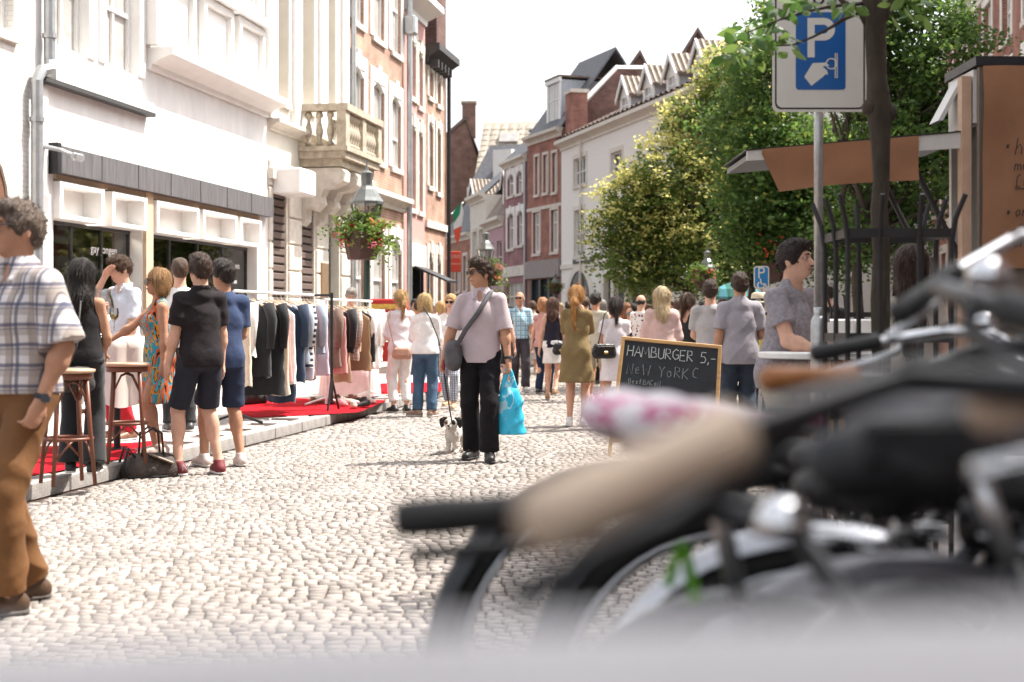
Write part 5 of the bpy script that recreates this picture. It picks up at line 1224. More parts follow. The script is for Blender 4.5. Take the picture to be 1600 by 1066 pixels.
# lamp posts with flower baskets
M_lglass = mt_glass('lantern_glass', (.55, .52, .48), .15, see=1); M_lampgreen = mt('lamp_dark_green', (.02, .045, .038), .4, var=.2)
M_basket = mt('flower_tub', (.07, .035, .03), .6, var=.25)
M_geran = mt_leaf('geranium_leaf', (.06, .13, .02), (.14, .22, .04), (.24, .3, .06))
FLOW = [mt('petal_red', (.55, .05, .03), .6, var=.3, scale=4), mt('petal_pink', (.65, .16, .22), .6, var=.25), mt('petal_orange', (.7, .2, .06), .6, var=.25)]
def lamp(label, px, Y, ptop, s=1., z0=0., bx_off=(0, 0), flowers=True, fl_label='', petals=(0, 1, 2), two=False, post_mat=None, pb=None, dens=1.):
    x = gx(px, Y); zt = CAMH - (ptop - HOR) * Y / F - z0; t = thing('street_lamp', label, 'street lamp', (x, Y, z0), 0, 'lantern street lamps'); pm_ = post_mat or M_lampgreen
    zl = zt - 1.35 * s
    MB().lathe([(.2, 0), (.2, .06), (.17, .1), (.16, .5), (.13, .62), (.085, .72), (.085, .78), (.06, .85), (.052, 1.4), (.06, 1.43), (.05, 1.47), (.045, zl - .1), (.07, zl - .05), (.05, zl)], n=14).build('post', pm_, t, True)
    lan = MB(); zb = zl + .05
    n = 8
    lan.lathe([(.13 * s, zb - .04), (.14 * s, zb), (.14 * s, zb + .03)], n=n)
    lan.lathe([(.235 * s, zb + .62 * s), (.26 * s, zb + .62 * s), (.26 * s, zb + .66 * s), (.22 * s, zb + .72 * s), (.15 * s, zb + .84 * s), (.09 * s, zb + .9 * s), (.085 * s, zb + .93 * s), (.1 * s, zb + 1.1 * s), (.03 * s, zb + 1.14 * s), (.012 * s, zb + 1.22 * s), (.012 * s, zb + 1.3 * s)], n=n)
    for i in range(n):
        a = 2 * math.pi * i / n; lan.tube([(.135 * s * math.cos(a), .135 * s * math.sin(a), zb), (.235 * s * math.cos(a), .235 * s * math.sin(a), zb + .63 * s)], .011 * s, 4)
    for i in range(4):
        a = math.pi / 4 + math.pi / 2 * i; c, d = math.cos(a), math.sin(a); lan.tube([(.05 * c, .05 * d, zl - .02), (.18 * s * c, .18 * s * d, zb - .12 * s), (.24 * s * c, .24 * s * d, zb - .03), (.19 * s * c, .19 * s * d, zb + .02)], .012, 5)
    lo = lan.build('lantern', mt('lantern_metal', (.16, .17, .165), .35, .4, var=.2), t)
    MB().lathe([(.13 * s, zb + .02), (.228 * s, zb + .63 * s)], n=n, caps=False).build('lantern_pane', M_lglass, lo)
    MB().lathe([(.03, zb), (.035, zb + .2 * s), (.06 * s, zb + .3 * s), (.05 * s, zb + .42 * s), (0.01, zb + .46 * s)], n=10).build('bulb', mt('milk_bulb', (.75, .72, .66), .3), lo)
    if flowers:
        for lev in range(2 if two else 1):
            zc = (CAMH - ((pb or 385) + lev * 45 - HOR) * Y / F); rb = .30 * s
            b = thing('flower_basket', fl_label if lev == 0 else fl_label.replace('upper', 'lower').replace('overflowing in', 'of'), 'flower basket', (x + bx_off[0], Y + bx_off[1], zc), 0, 'flower baskets on lamp posts')
            tub = MB(); tub.lathe([(rb * .72, -.26 * s), (rb * .75, -.24 * s), (rb, .12 * s), (rb * 1.06, .12 * s), (rb * 1.06, .16 * s), (rb * .9, .16 * s), (rb * .8, .1 * s)], n=8); tub.build('tub', M_basket, b)
            r = np.random.RandomState(int(px) + lev); bl = [(0, 0, .2 * s, rb * .98, .17 * s), (-rb * .8, -.05, .12 * s, rb * .55, .17 * s), (rb * .7, 0, .15 * s, rb * .5, .17 * s), (-rb * .7, -rb * .4, -.06 * s, rb * .35, .2 * s), (rb * .7, -rb * .5, -.1 * s, rb * .35, .2 * s)]
            leaf_cloud('foliage', M_geran, bl, int(2600 * dens), .07 * s, int(px) + lev, b, gaps=.2)
            rnd = random.Random(int(px))
            for fi in petals:
                fm = MB()
                for i in range(int(14 * dens)):
                    q = rnd.choice(bl); d = Vector((rnd.uniform(-1, 1), rnd.uniform(-1, .4), rnd.uniform(-.1, 1))).normalized(); p = Vector(q[:3]) + Vector((d.x * q[3], d.y * q[3], d.z * q[4])) * 1.08
                    for j in range(6): fm.lathe([(0, -.012), (.022 * s, 0), (0, .014)], p + Vector((rnd.uniform(-1, 1), rnd.uniform(-1, 1), rnd.uniform(-1, 1))) * .045 * s, 5)
                fm.build('blossoms', FLOW[fi], b, kind='stuff')
    return t
lamp('tall dark green lantern lamp post standing between the clothes racks and the popcorn cart', 573, 21.8, 250, 1.0, .11, fl_label='brown tub overflowing with pink and red geraniums on the lamp post nearest the white shop', pb=380, bx_off=(-.06, -.12))
lamp('distant lantern lamp post rising behind the head of the man with the dog', 759, 40., 354, 1.0, 0, fl_label='upper flower tub overflowing in orange and red on the lamp post behind the dog walker', two=True, pb=432, bx_off=(.1, -.05))
lamp('farthest lantern lamp post before the cream arched house', 868, 57., 424, .75, 0, fl_label='tub of red flowers on the farthest lamp post near the arched doorway', pb=452, petals=(0, 0), dens=.8)
lamp('lantern lamp post in the shade under the flowering tree', 1105, 32., 384, .78, 0, fl_label='tub of red flowers hanging in the shade under the flowering tree', pb=437, petals=(0, 1), bx_off=(-.1, -.1))
# one more basket behind the young man
b = thing('flower_basket', 'loose red geraniums hanging above the small blue parking sign', 'flower basket', at(1215, 415, 26), 0, 'flower baskets on lamp posts')
MB().lathe([(.2, -.3), (.3, .05), (.32, .05)], n=8).build('tub', M_basket, b); leaf_cloud('foliage', M_geran, [(0, 0, .15, .45, .3)], 1500, .07, 77, b)
fm = MB(); rnd = random.Random(8)
for i in range(30): fm.lathe([(0, -.02), (.035, 0), (0, .02)], (rnd.uniform(-.5, .5), -.3 + rnd.uniform(-.1, .1), .2 + rnd.uniform(-.2, .35)), 5)
fm.build('blossoms', FLOW[0], b, kind='stuff')
MB().tube([(0, 0, .0), (.0, .5, .3), (0, 1.0, 3.)], .02, 6).build('hanger', M_black, b)

# chalk board
Yc = 13.4; kc = Yc / F
cb = thing('chalkboard', 'tall wooden A board with a chalked hamburger price standing on the setts', 'chalkboard', (gx(1040, Yc), Yc, 0), 0)
def cp(px, py): return ((px - 1040) * kc, CAMH - (py - HOR) * kc)
M_wood = mt('light_wood', (.50, .29, .12), .55, var=.2, scale=6, stretch=(1, 1, 8)); M_slateb = mt('chalk_slate', (.022, .025, .03), .6, var=.35, scale=5); M_chalk = mt('chalk', (.55, .58, .57), .9, var=.3, scale=60); M_chalk2 = mt('faint_chalk', (.27, .29, .29), .9, var=.4, scale=60)
tl, tr, bl_, brr = cp(976, 529), cp(1128, 543), cp(950, 712), cp(1113, 712); yl = lambda z: .30 * (z / 1.1) - .15
def C3(p, dy=0): return Vector((p[0], yl(p[1]) + dy, p[1]))
nb = Vector((0, -1, .27)).normalized()
mb = MB()
def rail(a, b, w=.035): 
    a = C3(a); b = C3(b); d = (b - a).normalized(); s = d.cross(nb); L = (b - a).length; rot = Matrix((d, s, nb)).transposed(); return MB().cbox((a + b) / 2, (L + w, w, .03), .006, rot)
for a, b in ((tl, tr), (tl, bl_), (tr, brr)): rail(a, b).build('frame_rail', M_wood, cb)
def lerp2(a, b, t): return (a[0] + (b[0] - a[0]) * t, a[1] + (b[1] - a[1]) * t)
rail(lerp2(tl, bl_, .86), lerp2(tr, brr, .86)).build('frame_rail', M_wood, cb)
a, b, c, d = [C3(q) for q in (tl, tr, lerp2(tr, brr, .86), lerp2(tl, bl_, .86))]
MB().add([p - nb * .004 for p in (a, b, c, d)] + [p - nb * .014 for p in (a, b, c, d)], [(3, 2, 1, 0), (4, 5, 6, 7), (0, 1, 5, 4), (1, 2, 6, 5), (2, 3, 7, 6), (3, 0, 4, 7)]).build('board', M_slateb, cb)
for a, b in ((tl, cp(985, 706)), (tr, cp(1095, 690))):
    MB().tube([C3(a) + Vector((0, .04, -.02)), Vector((b[0], .62, .02))], .016, 4).build('rear_leg', M_wood, cb)
GL = {'H': [[(0, 0), (.08, 1)], [(.5, 0), (.58, 1)], [(.04, .5), (.54, .52)]], 'A': [[(0, 0), (.35, 1), (.62, 0)], [(.12, .38), (.5, .38)]], 'M': [[(0, 0), (.1, 1), (.36, .3), (.62, 1), (.72, 0)]], 'B': [[(0, 0), (.05, 1), (.4, .92), (.42, .62), (.06, .52), (.48, .42), (.5, .08), (0, 0)]],
      'U': [[(.02, 1), (.02, .15), (.25, 0), (.5, .15), (.54, 1)]], 'R': [[(0, 0), (.04, 1), (.42, .92), (.44, .6), (.05, .5), (.5, 0)]], 'G': [[(.52, .85), (.3, 1), (.02, .7), (.02, .25), (.28, 0), (.52, .15), (.54, .45), (.3, .45)]], 'E': [[(.5, 1), (.04, .98), (0, 0), (.5, 0)], [(.02, .5), (.4, .52)]],
      '5': [[(.5, 1), (.1, 1), (.06, .58), (.35, .6), (.5, .35), (.4, .05), (.02, 0)]], ',': [[(.12, .08), (.04, -.2)]], '-': [[(.02, .42), (.42, .45)]], 'N': [[(0, 0), (.06, 1), (.46, 0), (.54, 1)]], 'W': [[(0, 1), (.14, 0), (.34, .7), (.52, 0), (.7, 1)]], 'Y': [[(0, 1), (.25, .5), (.5, 1)], [(.25, .5), (.22, 0)]], 'O': [[(.26, 1), (.02, .6), (.1, .1), (.34, 0), (.52, .4), (.44, .9), (.26, 1)]],
      'K': [[(0, 0), (.05, 1)], [(.5, 1), (.04, .45), (.52, 0)]], ' ': [], 'e': [[(.05, .35), (.4, .4), (.3, .65), (.08, .5), (.1, .1), (.4, .08)]], 'w': [[(0, .6), (.12, 0), (.25, .5), (.38, 0), (.5, .6)]], 'o': [[(.2, .6), (.02, .35), (.15, 0), (.4, .2), (.36, .55), (.2, .6)]], 'r': [[(.02, 0), (.05, .6)], [(.04, .4), (.3, .62)]], 'k': [[(0, 0), (.05, 1)], [(.38, .62), (.05, .3), (.4, 0)]],
      'h': [[(0, 0), (.06, 1)], [(.03, .4), (.25, .62), (.36, .4), (.36, 0)]], 'm': [[(0, 0), (.02, .6)], [(.02, .45), (.18, .6), (.28, .4), (.28, 0)], [(.28, .45), (.45, .6), (.55, .4), (.56, 0)]], 'g': [[(.4, .6), (.1, .58), (.04, .2), (.3, .1), (.42, .6), (.4, -.25), (.1, -.35)]], '*': [[(.0, .3), (.3, .6)], [(0, .6), (.3, .3)], [(.15, .22), (.15, .68)]], 'L': [[(.3, 1), (.06, .8), (.1, .1), (0, 0), (.4, .02)]], 'u': [[(.02, .6), (.04, .1), (.25, .02), (.4, .3), (.42, .6)], [(.42, .6), (.44, 0)]], 'a': [[(.4, .58), (.1, .55), (.05, .1), (.3, .05), (.4, .5), (.44, 0)]], 't': [[(.15, .95), (.12, .1), (.3, 0)], [(0, .62), (.32, .64)]], 'C': [[(.5, .9), (.25, 1), (.02, .6), (.06, .1), (.4, 0)]], 'f': [[(.35, 1), (.18, .9), (.12, 0)], [(0, .55), (.3, .55)]]}
GW = {'M': .72, 'W': .72, 'm': .58, ' ': .4, ',': .2, '*': .35}
def write(name, s, o, u, w, size, mat, parent, r, adv=.2):
    mb = MB(); x = 0; rn = random.Random(len(s))
    for ch in s:
        g = GL[ch]; j = rn.uniform(-.04, .04)
        stroke_text(mb, [[(p[0] + x, p[1] + j) for p in st] for st in g], o, u, w, size, r); x += GW.get(ch, .52) + adv
    return mb.build(name, mat, parent)
u_ = (C3(tr) - C3(tl)).normalized(); w2 = u_.cross(nb) * -1
if w2.z < 0: w2 = -w2
def CP(px, py): return C3(cp(px, py)) + nb * .0
write('chalk_line', 'HAMBURGER', CP(981, 556), u_, w2, 17 * kc, M_chalk, cb, .0045, .15)
write('chalk_line', '5,-', CP(1096, 567), u_, w2, 17 * kc, M_chalk, cb, .0045, .12)
write('chalk_line', 'NeW YoRK', CP(980, 584), u_, w2, 17 * kc, M_chalk2, cb, .0035, .2)
write('chalk_line', 'BeefBACoN', CP(982, 599), u_, w2, 8 * kc, M_chalk2, cb, .003, .2)
write('chalk_line', 'C', CP(1083, 590), u_, w2, 16 * kc, M_chalk2, cb, .0035)

# food stall (trailer) with raised flap and paper menu
M_tr = mt('trailer_panel', (.20, .16, .13), .5, var=.08); M_trw = mt('trailer_white', (.62, .6, .56), .45, var=.05); M_kraft = mt('kraft_paper', (.31, .15, .078), .8, var=.12, scale=3, bump=.35, bscale=6); M_ink = mt('ink', (.03, .025, .025), .7, var=0)
Yt = 9.0; kt = Yt / F; ft = thing('food_stall', 'food trailer with raised side flap and brown paper hung on its end', 'food trailer', (gx(1530, Yt), Yt, 0), 0)
tx = lambda px: (px - 1530) * kt
tz = lambda py: CAMH - (py - HOR) * kt
zr = tz(104); Wt = 2.1; Lt = .62
mb = MB(); mb.bx(0, Wt, 0, .05, .45, zr); mb.build('end_wall', M_tr, ft)
MB().bx(-.03, Wt + .03, -.03, Lt, zr + .003, zr + .06).build('roof', M_black, ft)
MB().bx(0, Wt, .05, Lt, .4, .449).build('floor', M_tr, ft); MB().bx(Wt - .05, Wt, .05, Lt, .45, zr).build('back_wall', M_trw, ft); MB().bx(.0, Wt - .05, Lt - .05, Lt, .45, zr).build('far_wall', M_trw, ft); MB().bx(-.002, .05, .05, Lt - .05, .45, 1.15).build('counter_wall', M_tr, ft)
MB().bx(-.3, .05, .1, Lt - .1, 1.152, 1.19).build('counter', M_wood, ft)
for yy in (.06,): MB().bx(-.09, -.03, yy, yy + .09, .45, zr - .05).build('door_post', mt('tan_post', (.55, .36, .25), .6, var=.1), ft)
MB().bx(-.02, .05, .05, Lt - .05, zr - .35, zr - .01).build('header', M_trw, ft)
# sloping side strut
fl = thing('stall_flap', 'grey raised side flap of the food trailer edged with brown paper', 'stall flap', (gx(1530, Yt), Yt + .12, 0), 0)
fz0, fz1 = tz(206), tz(236); fx1 = tx(1176)
mb = MB(); mb.prism([(-.05, fz0), (fx1, fz1), (fx1, fz1 - .035), (-.05, fz0 - .035)], (0, .0, 0), (1, 0, 0), (0, 0, 1), (0, .95, 0)); mb.build('panel', mt('flap_grey', (.16, .165, .17), .45, .3, var=.2), fl)
MB().prism([(-.05, fz0 + .012), (fx1 - .02, fz1 + .012), (fx1 - .02, fz1 - .05), (-.05, fz0 - .09)], (0, -.03, 0), (1, 0, 0), (0, 0, 1), (0, .028, 0)).build('edge_trim', M_trw, fl)
MB().prism([(-.05, fz0 + .02), (fx1 - .03, fz1 + .02), (fx1 - .03, fz1 + .013), (-.05, fz0 + .013)], (0, -.04, 0), (1, 0, 0), (0, 0, 1), (0, 1.0, 0)).build('gasket', M_black, fl)
for yy in (.05, .85):
    MB().tube([(tx(1440), yy, tz(255)), (tx(1500), yy, tz(375)), (tx(1512), yy, tz(400))], [.02, .02, .03], 8).build('gas_strut', M_black, fl)
pa = MB(); N = 10; vs = []
pxs = [1194, 1222, 1260, 1300, 1340, 1380, 1410, 1441]; ft_ = lambda p: fz1 + (fz0 - fz1) * (p - 1176) / (1530 - 1176)
bt = [238, 298, 293, 288, 285, 282, 281, 280]
for i, p in enumerate(pxs):
    zt_ = ft_(p); zb_ = tz(bt[i]); 
    for j in range(6):
        t = j / 5; vs.append((tx(p) + (0 if i else .0) , -.045 - .02 * math.sin(i * 1.3 + j * .8) * t, zt_ + .015 + (zb_ - zt_ - .015) * t))
fs = [(i * 6 + j, (i + 1) * 6 + j, (i + 1) * 6 + j + 1, i * 6 + j + 1) for i in range(len(pxs) - 1) for j in range(5)]
nv = len(vs); vs += [(v[0], v[1] + .003, v[2]) for v in vs]; fs += [tuple(i + nv for i in reversed(f)) for f in fs]
pa.add(vs, fs); pa.build('paper_valance', M_kraft, fl, True)
mn = thing('paper_menu', 'brown kraft paper menu with handwritten lines hung on the trailer end', 'menu', (gx(1530, Yt), Yt - .02, 0), 0)
vs = []; nx, nz = 12, 14; mw = 1.5; zt_, zb_ = tz(106), tz(420)
for i in range(nx):
    for j in range(nz):
        vs.append((-.0 + mw * i / (nx - 1), -.05 - .014 * math.sin(i * 1.7 + j * .5) - .012 * math.sin(j * .9 + i * .4), zt_ + (zb_ - zt_) * j / (nz - 1)))
fs = [(i * nz + j, (i + 1) * nz + j, (i + 1) * nz + j + 1, i * nz + j + 1) for i in range(nx - 1) for j in range(nz - 1)]; nv = len(vs); vs += [(v[0], v[1] + .003, v[2]) for v in vs]; fs += [tuple(i + nv for i in reversed(f)) for f in fs]
MB().add(vs, fs).build('sheet', M_kraft, mn, True)
for s_, px, py, sz in (('*', 1563, 238, 14), ('ho', 1577, 246, 26), ('me', 1576, 270, 17), ('Lu', 1577, 296, 20), ('*', 1564, 340, 14), ('or', 1577, 341, 17), ('*', 1564, 388, 14), ('or', 1574, 389, 17)):
    write('ink_line', s_, (tx(px), -.083, tz(py)), Vector((1, 0, .05)), Vector((.12, 0, 1)), sz * kt, M_ink, mn, .0035, .12)
MB().tube([(tx(1577), -.083, tz(298)), (tx(1612), -.083, tz(296))], .003, 4).build('ink_line', M_ink, mn)
text_mesh('ink_line', 'g', 24 * kt, M_ink, mn, (tx(1596), -.083, tz(341)), (R(90), 0, 0)); text_mesh('ink_line', 'g', 24 * kt, M_ink, mn, (tx(1593), -.083, tz(389)), (R(90), 0, 0))
# gable strut of the trailer roof
MB().prism([(tx(1496), tz(178)), (tx(1530), tz(112)), (tx(1530), tz(100)), (tx(1488), tz(178))], (0, .3, 0), (1, 0, 0), (0, 0, 1), (0, .2, 0)).build('eaves_strip', M_trw, ft)

# tree guards
def guard(label, px, Y, w, ztop, n=3):
    x = gx(px, Y); t = thing('tree_guard', label, 'tree guard', (x, Y, .01), 0, 'iron tree guards'); h = w / 2; m = mt('guard_iron', (.02, .017, .017), .5, var=.3)
    for sx, sy in [(-1, -1), (-.38, -1), (.38, -1), (1, -1), (-1, 1), (-.3, 1), (.3, 1), (1, 1), (-1, 0), (1, 0)]:
        d = Vector((sx, sy, 0)); mx_ = max(abs(sx), abs(sy)); o = Vector((sx * h, sy * h, 0)); ov = Vector((d.x if abs(sx) == 1 else 0, d.y if abs(sy) == 1 else 0, 0)) * .055
        MB().tube([o, o + Vector((0, 0, ztop - .25)), o + ov * .3 + Vector((0, 0, ztop - .12)), o + ov + Vector((0, 0, ztop))], .0135, 7).build('bar', m, t)
    for z in (ztop - .19, ztop - .72, .25):
        hp_ = MB()
        for a, b in (((-h, -h), (h, -h)), ((h, -h), (h, h)), ((h, h), (-h, h)), ((-h, h), (-h, -h))): 
            L = math.hypot(b[0] - a[0], b[1] - a[1]); ang_ = math.atan2(b[1] - a[1], b[0] - a[0]); hp_.box(((a[0] + b[0]) / 2, (a[1] + b[1]) / 2, z), (L + .02, .012, .045), Matrix.Rotation(ang_, 3, 'Z'))
        hp_.build('hoop', m, t)
    return t
guard('black iron guard with out-curved bar tips around the young tree', 1384, 7.4, .52, 1.88)
guard('farther black iron guard around the tree behind the young man', 1345, 14., .56, 1.5)

# white bar table, sideboard behind
def bar_table(label, px, Y, py, r, cloth=None):
    t = thing('bar_table', label, 'table', (gx(px, Y), Y, .01)); z = CAMH - (py - HOR) * Y / F
    MB().lathe([(r - .01, z - .035), (r, z - .03), (r, z - .004), (r - .006, z)], n=32).build('table_top', M_white, t); MB().lathe([(.03, .03), (.03, z - .035)], n=12).build('leg', M_galv, t); MB().lathe([(.26, 0), (.26, .015), (.05, .04)], n=20).build('foot', M_galv, t); return t
bar_table('round white bar table the young man leans on', 1290, 8.36, 553, .39)
kc_ = thing('sideboard', 'dark sideboard with white crates behind the near tree guard', 'sideboard', (gx(1355, 12.2), 12.2, .01))
MB().cbox((0, 0, .5), (1.0, .5, .95), .02).build('body', mt('dark_wood', (.06, .035, .025), .5), kc_)
for i in range(3):
    MB().cbox((-.28 + i * .3, -.05, 1.125), (.26, .3, .28), .015).build('crate', M_white, kc_)
for i in range(2): MB().bx(-.45, .45, -.262, -.251, .2 + i * .35, .42 + i * .35).build('drawer', M_wood, kc_)

# parasol far behind
u = thing('parasol', 'green and blue market parasol behind the two men in grey', 'parasol', (gx(1150, 34), 34, 0)); zc_ = 1.256 + .88
MB().lathe([(.62, zc_ - .36), (.64, zc_ - .3), (.5, zc_ - .12), (.28, zc_), (.02, zc_ + .08)], n=16).build('canopy', mt_bands('parasol_stripes', (.05, .16, .13), [(0, 2.2, .4, 0, (.1, .3, .36), 1)]), u); MB().lathe([(.03, 0), (.03, zc_)], n=8).build('pole', M_wood, u)

# flag, red sign
fg = thing('flag', 'green white and red flag drooping from a pole on the far orange house', 'flag', at(724, 316, 70)); k7 = .8 * 70 / F
MB().tube([(0, 0, 0), (-22 * k7, -.8, -26 * k7 + 30 * k7 * 0)], .03, 6).build('pole', M_white, fg)
for i, (c, pts) in enumerate((((.02, .25, .12), [(-4, -8), (-20, -26), (-17, -44), (-7, -30)]), ((.75, .73, .68), [(-17, -44), (-7, -30), (2, -8), (-4, -8), (-3, -50), (-19, -58)]), ((.7, .1, .05), [(-19, -58), (-3, -50), (-6, -70), (-11, -86), (-16, -76)]))):
    pts = {0: [(-2, -2), (-19, -22), (-17, -44), (-6, -26)], 1: [(-2, -2), (-6, -26), (-17, -44), (-18, -56), (-2, -48), (1, -22)], 2: [(-18, -56), (-2, -48), (-5, -68), (-10, -84), (-15, -74)]}[i]
    MB().prism([(a * k7, b * k7) for a, b in pts], (0, -.8, 0), (1, 0, 0), (0, 0, 1), (0, .03, 0)).build('stripe', mt('flag_%d' % i, c, .8), fg)
rs = thing('shop_sign', 'square red shop sign with pale lettering hanging far down the street', 'sign', at(709, 424, 60)); k6 = 60 / F
MB().cbox((0, 0, 15 * k6), (22 * k6, .12, 32 * k6), .02).build('board', mt('sign_red', (.6, .06, .03), .5, var=.1), rs); text_mesh('lettering', 'KEBIS', 8.5 * k6, mt('sign_pale', (.75, .4, .3)), rs, (0, -.07, 20 * k6), (R(90), 0, 0), align='CENTER')
MB().tube([(-12 * k6, 0, 31 * k6), (-40 * k6, .6, 31 * k6)], .03, 6).build('bracket', M_black, rs); MB().bx(-11 * k6, 11 * k6, -.065, -.061, 11 * k6, 12 * k6).build('rule', mt('sign_pale', (.75, .4, .3)), rs)

# ---------------- clothes racks, carpet, stall goods on the left pavement
PZ = .125
M_red = mt('red_carpet', (.36, .006, .014), .95, var=.25, scale=5, bump=.6, bscale=8, spec=.1)
def carpet(label, quad, seed):
    r = np.random.RandomState(seed); n = 22; a, b, c, d = [np.array(q, float) for q in quad]; vs = []
    for i in range(n):
        for j in range(n):
            s, t = i / (n - 1), j / (n - 1); p = (a * (1 - s) + b * s) * (1 - t) + (d * (1 - s) + c * s) * t
            w = .012 * math.sin(9 * s + 4 * t + seed) * math.sin(13 * t + 3 * s) + .008 * math.sin(25 * s + 11 * t); e = 1 if 0 < i < n - 1 and 0 < j < n - 1 else 0
            p2 = p + r.normal(size=2) * .012; vs.append((p2[0], p2[1], PZ + .006 + abs(w) * e))
    fs = [(i * n + j, (i + 1) * n + j, (i + 1) * n + j + 1, i * n + j + 1) for i in range(n - 1) for j in range(n - 1)]
    MB().add(vs, fs).build('red_carpet', M_red, None, True, label=label, cat='carpet')
def gp(px, py): Y = (CAMH - PZ) * F / (py - HOR); return (gx(px, Y), Y)
carpet('crumpled red carpet under the clothes racks and shoes', [gp(372, 655), gp(560, 645), gp(606, 626), gp(380, 622)], 1)
carpet('red carpet under the bar stools at the kerb', [gp(10, 752), gp(205, 715), gp(262, 690), gp(40, 700)], 2)
carpet('red carpet in front of the popcorn cart', [gp(585, 617), gp(690, 612), gp(700, 598), gp(590, 600)], 3)
def rack(label, p0, p1, z, mat, off=0.):
    a = Vector((p0[0], p0[1], PZ)); b = Vector((p1[0], p1[1], PZ)); d = (b - a).normalized(); t = thing('clothes_rack', label, 'clothes rack', a); L = (b - a).length; n = Vector((-d.y, d.x, 0))
    MB().tube([d * -.08 + Vector((0, 0, z)), d * (L + .08) + Vector((0, 0, z))], .017, 8).build('rail', mt('white_tube', (.75, .74, .72), .35), t)
    for q in (0, L):
        if q and off:
            n_ = n * -off; MB().tube([d * q + n_ + Vector((0, 0, .1)), d * q + n_ + Vector((0, 0, z + .03))], .02, 8).build('post', mat, t); MB().tube([d * q + Vector((0, 0, z)), d * q + n_ + Vector((0, 0, z))], .016, 6).build('arm', mat, t)
            for e in (-.22, .2): MB().tube([d * (q + e) + n_ * 1.1 + Vector((0, 0, .015)), d * q + n_ + Vector((0, 0, .42))], .016, 6).build('foot', mat, t)
            continue
        MB().tube([d * q + Vector((0, 0, .03)), d * q + Vector((0, 0, z - .018))], .018, 8).build('post', mat, t)
        MB().tube([d * q + n * .3 + Vector((0, 0, .02)), d * q + Vector((0, 0, .12)), d * q - n * .3 + Vector((0, 0, .02))], .016, 6).build('foot', mat, t)
    return a, d, L, n, z + PZ
GARM = dict(cream=(.68, .55, .42), black=(.02, .02, .022), pink=(.62, .33, .30), navy=(.03, .045, .08), white=(.78, .76, .74), grey=(.35, .38, .44), brown=(.17, .11, .085), lilac=(.52, .47, .55), blue=(.32, .37, .46), tan=(.42, .26, .16), rose=(.5, .22, .2), olive=(.12, .1, .06))
def garment(label, p, ang, w, h_, mat, seed, sleeves=False, zt=1.5):
    r = random.Random(seed); t = thing('hanging_garment', label, 'garment', p, ang, 'clothes hanging on the racks'); th = .055
    mb = MB(); n = 22; rings = []; K = 11
    for i in range(K):
        f = i / (K - 1); z = -.09 - h_ * f; hw = w / 2 * (1 if f > .07 else .35 + .65 * (f / .07)) * (1 + .18 * f * r.uniform(.2, 1)); tt = th * (.55 + 1.0 * f)
        if i == 0: hw = w * .2
        ring = []
        for j in range(n):
            a = 2 * math.pi * j / n; c, s = math.cos(a), math.sin(a)
            fold = 1 + .32 * f * math.sin(5 * a + seed) + .15 * math.sin(3 * a + 7 * f + seed * 2)
            ring.append((hw * (abs(c) ** .8) * (1 if c > 0 else -1), tt * s * fold, z - (.045 * abs(c) if i < 2 else 0) + .012 * math.sin(3 * a + seed) * f))
        rings += ring
    fs = [(i * n + j, i * n + (j + 1) % n, (i + 1) * n + (j + 1) % n, (i + 1) * n + j) for i in range(K - 1) for j in range(n)] + [tuple(range(n))]
    mb.add(rings, fs); g = mb.build('cloth', mat, t, True)
    if sleeves:
        for s in (1, -1): MB().tube([(s * w * .46, 0, -.12), (s * w * .56, .01, -.3), (s * w * .53, .03, -.62 if h_ > .6 else -.3)], [.07, .06, .045], 8).build('sleeve', mat, g, True)
    hg = MB(); hg.tube([(0, 0, .02), (.022, 0, .0), (.01, 0, -.03), (0, 0, -.06)], .003, 5); hg.tube([(-w * .42, 0, -.14), (0, 0, -.06), (w * .42, 0, -.14)], .007, 5); hg.build('hanger', mt('wood_hanger', (.6, .42, .22), .5) if seed % 2 else mt('steel_bar', (.6, .6, .6), .3, .8), t)
    return t
def fill(rk, items, rnd, skew=1.2):
    a, d, L, n, zt = rk; N = len(items)
    for i, (nm, ln, desc, sl) in enumerate(items):
        q = L * (i + .6) / (N + .2); m = GARMM.get(nm) or mt('cloth_' + nm, GARM[nm], .85, var=.12, scale=14, bump=.2, sheen=.2, spec=.2)
        garment(desc, a + d * q + Vector((0, 0, zt - PZ - .02)), math.atan2(d.y, d.x) + skew + rnd.uniform(-.45, .45), rnd.uniform(.38, .54), ln * rnd.uniform(.74, .92), m, i * 7 + int(L * 10), sl)
GARMM = dict(stripe=mt_bands('cloth_bw_stripe', (.75, .74, .72), [(2, 14, .5, 0, (.03, .04, .06), 1)]), plaid=mt_bands('cloth_red_plaid', (.4, .3, .26), [(2, 22, .4, 0, (.25, .12, .1), .7), (0, 22, .4, 0, (.55, .5, .46), .6)]), cheetah=mt_print('cloth_spots', [(0, (.1, .07, .05)), (.3, (.3, .2, .12))], 40, 2))
rnd = random.Random(4)
YA0, YA1 = 15.6, 18.3
rkA = rack('near clothes rack with black end post at the kerb', (gx(370, YA0), YA0), (gx(490, 18.0), 18.0), 1.46, M_black, .24)
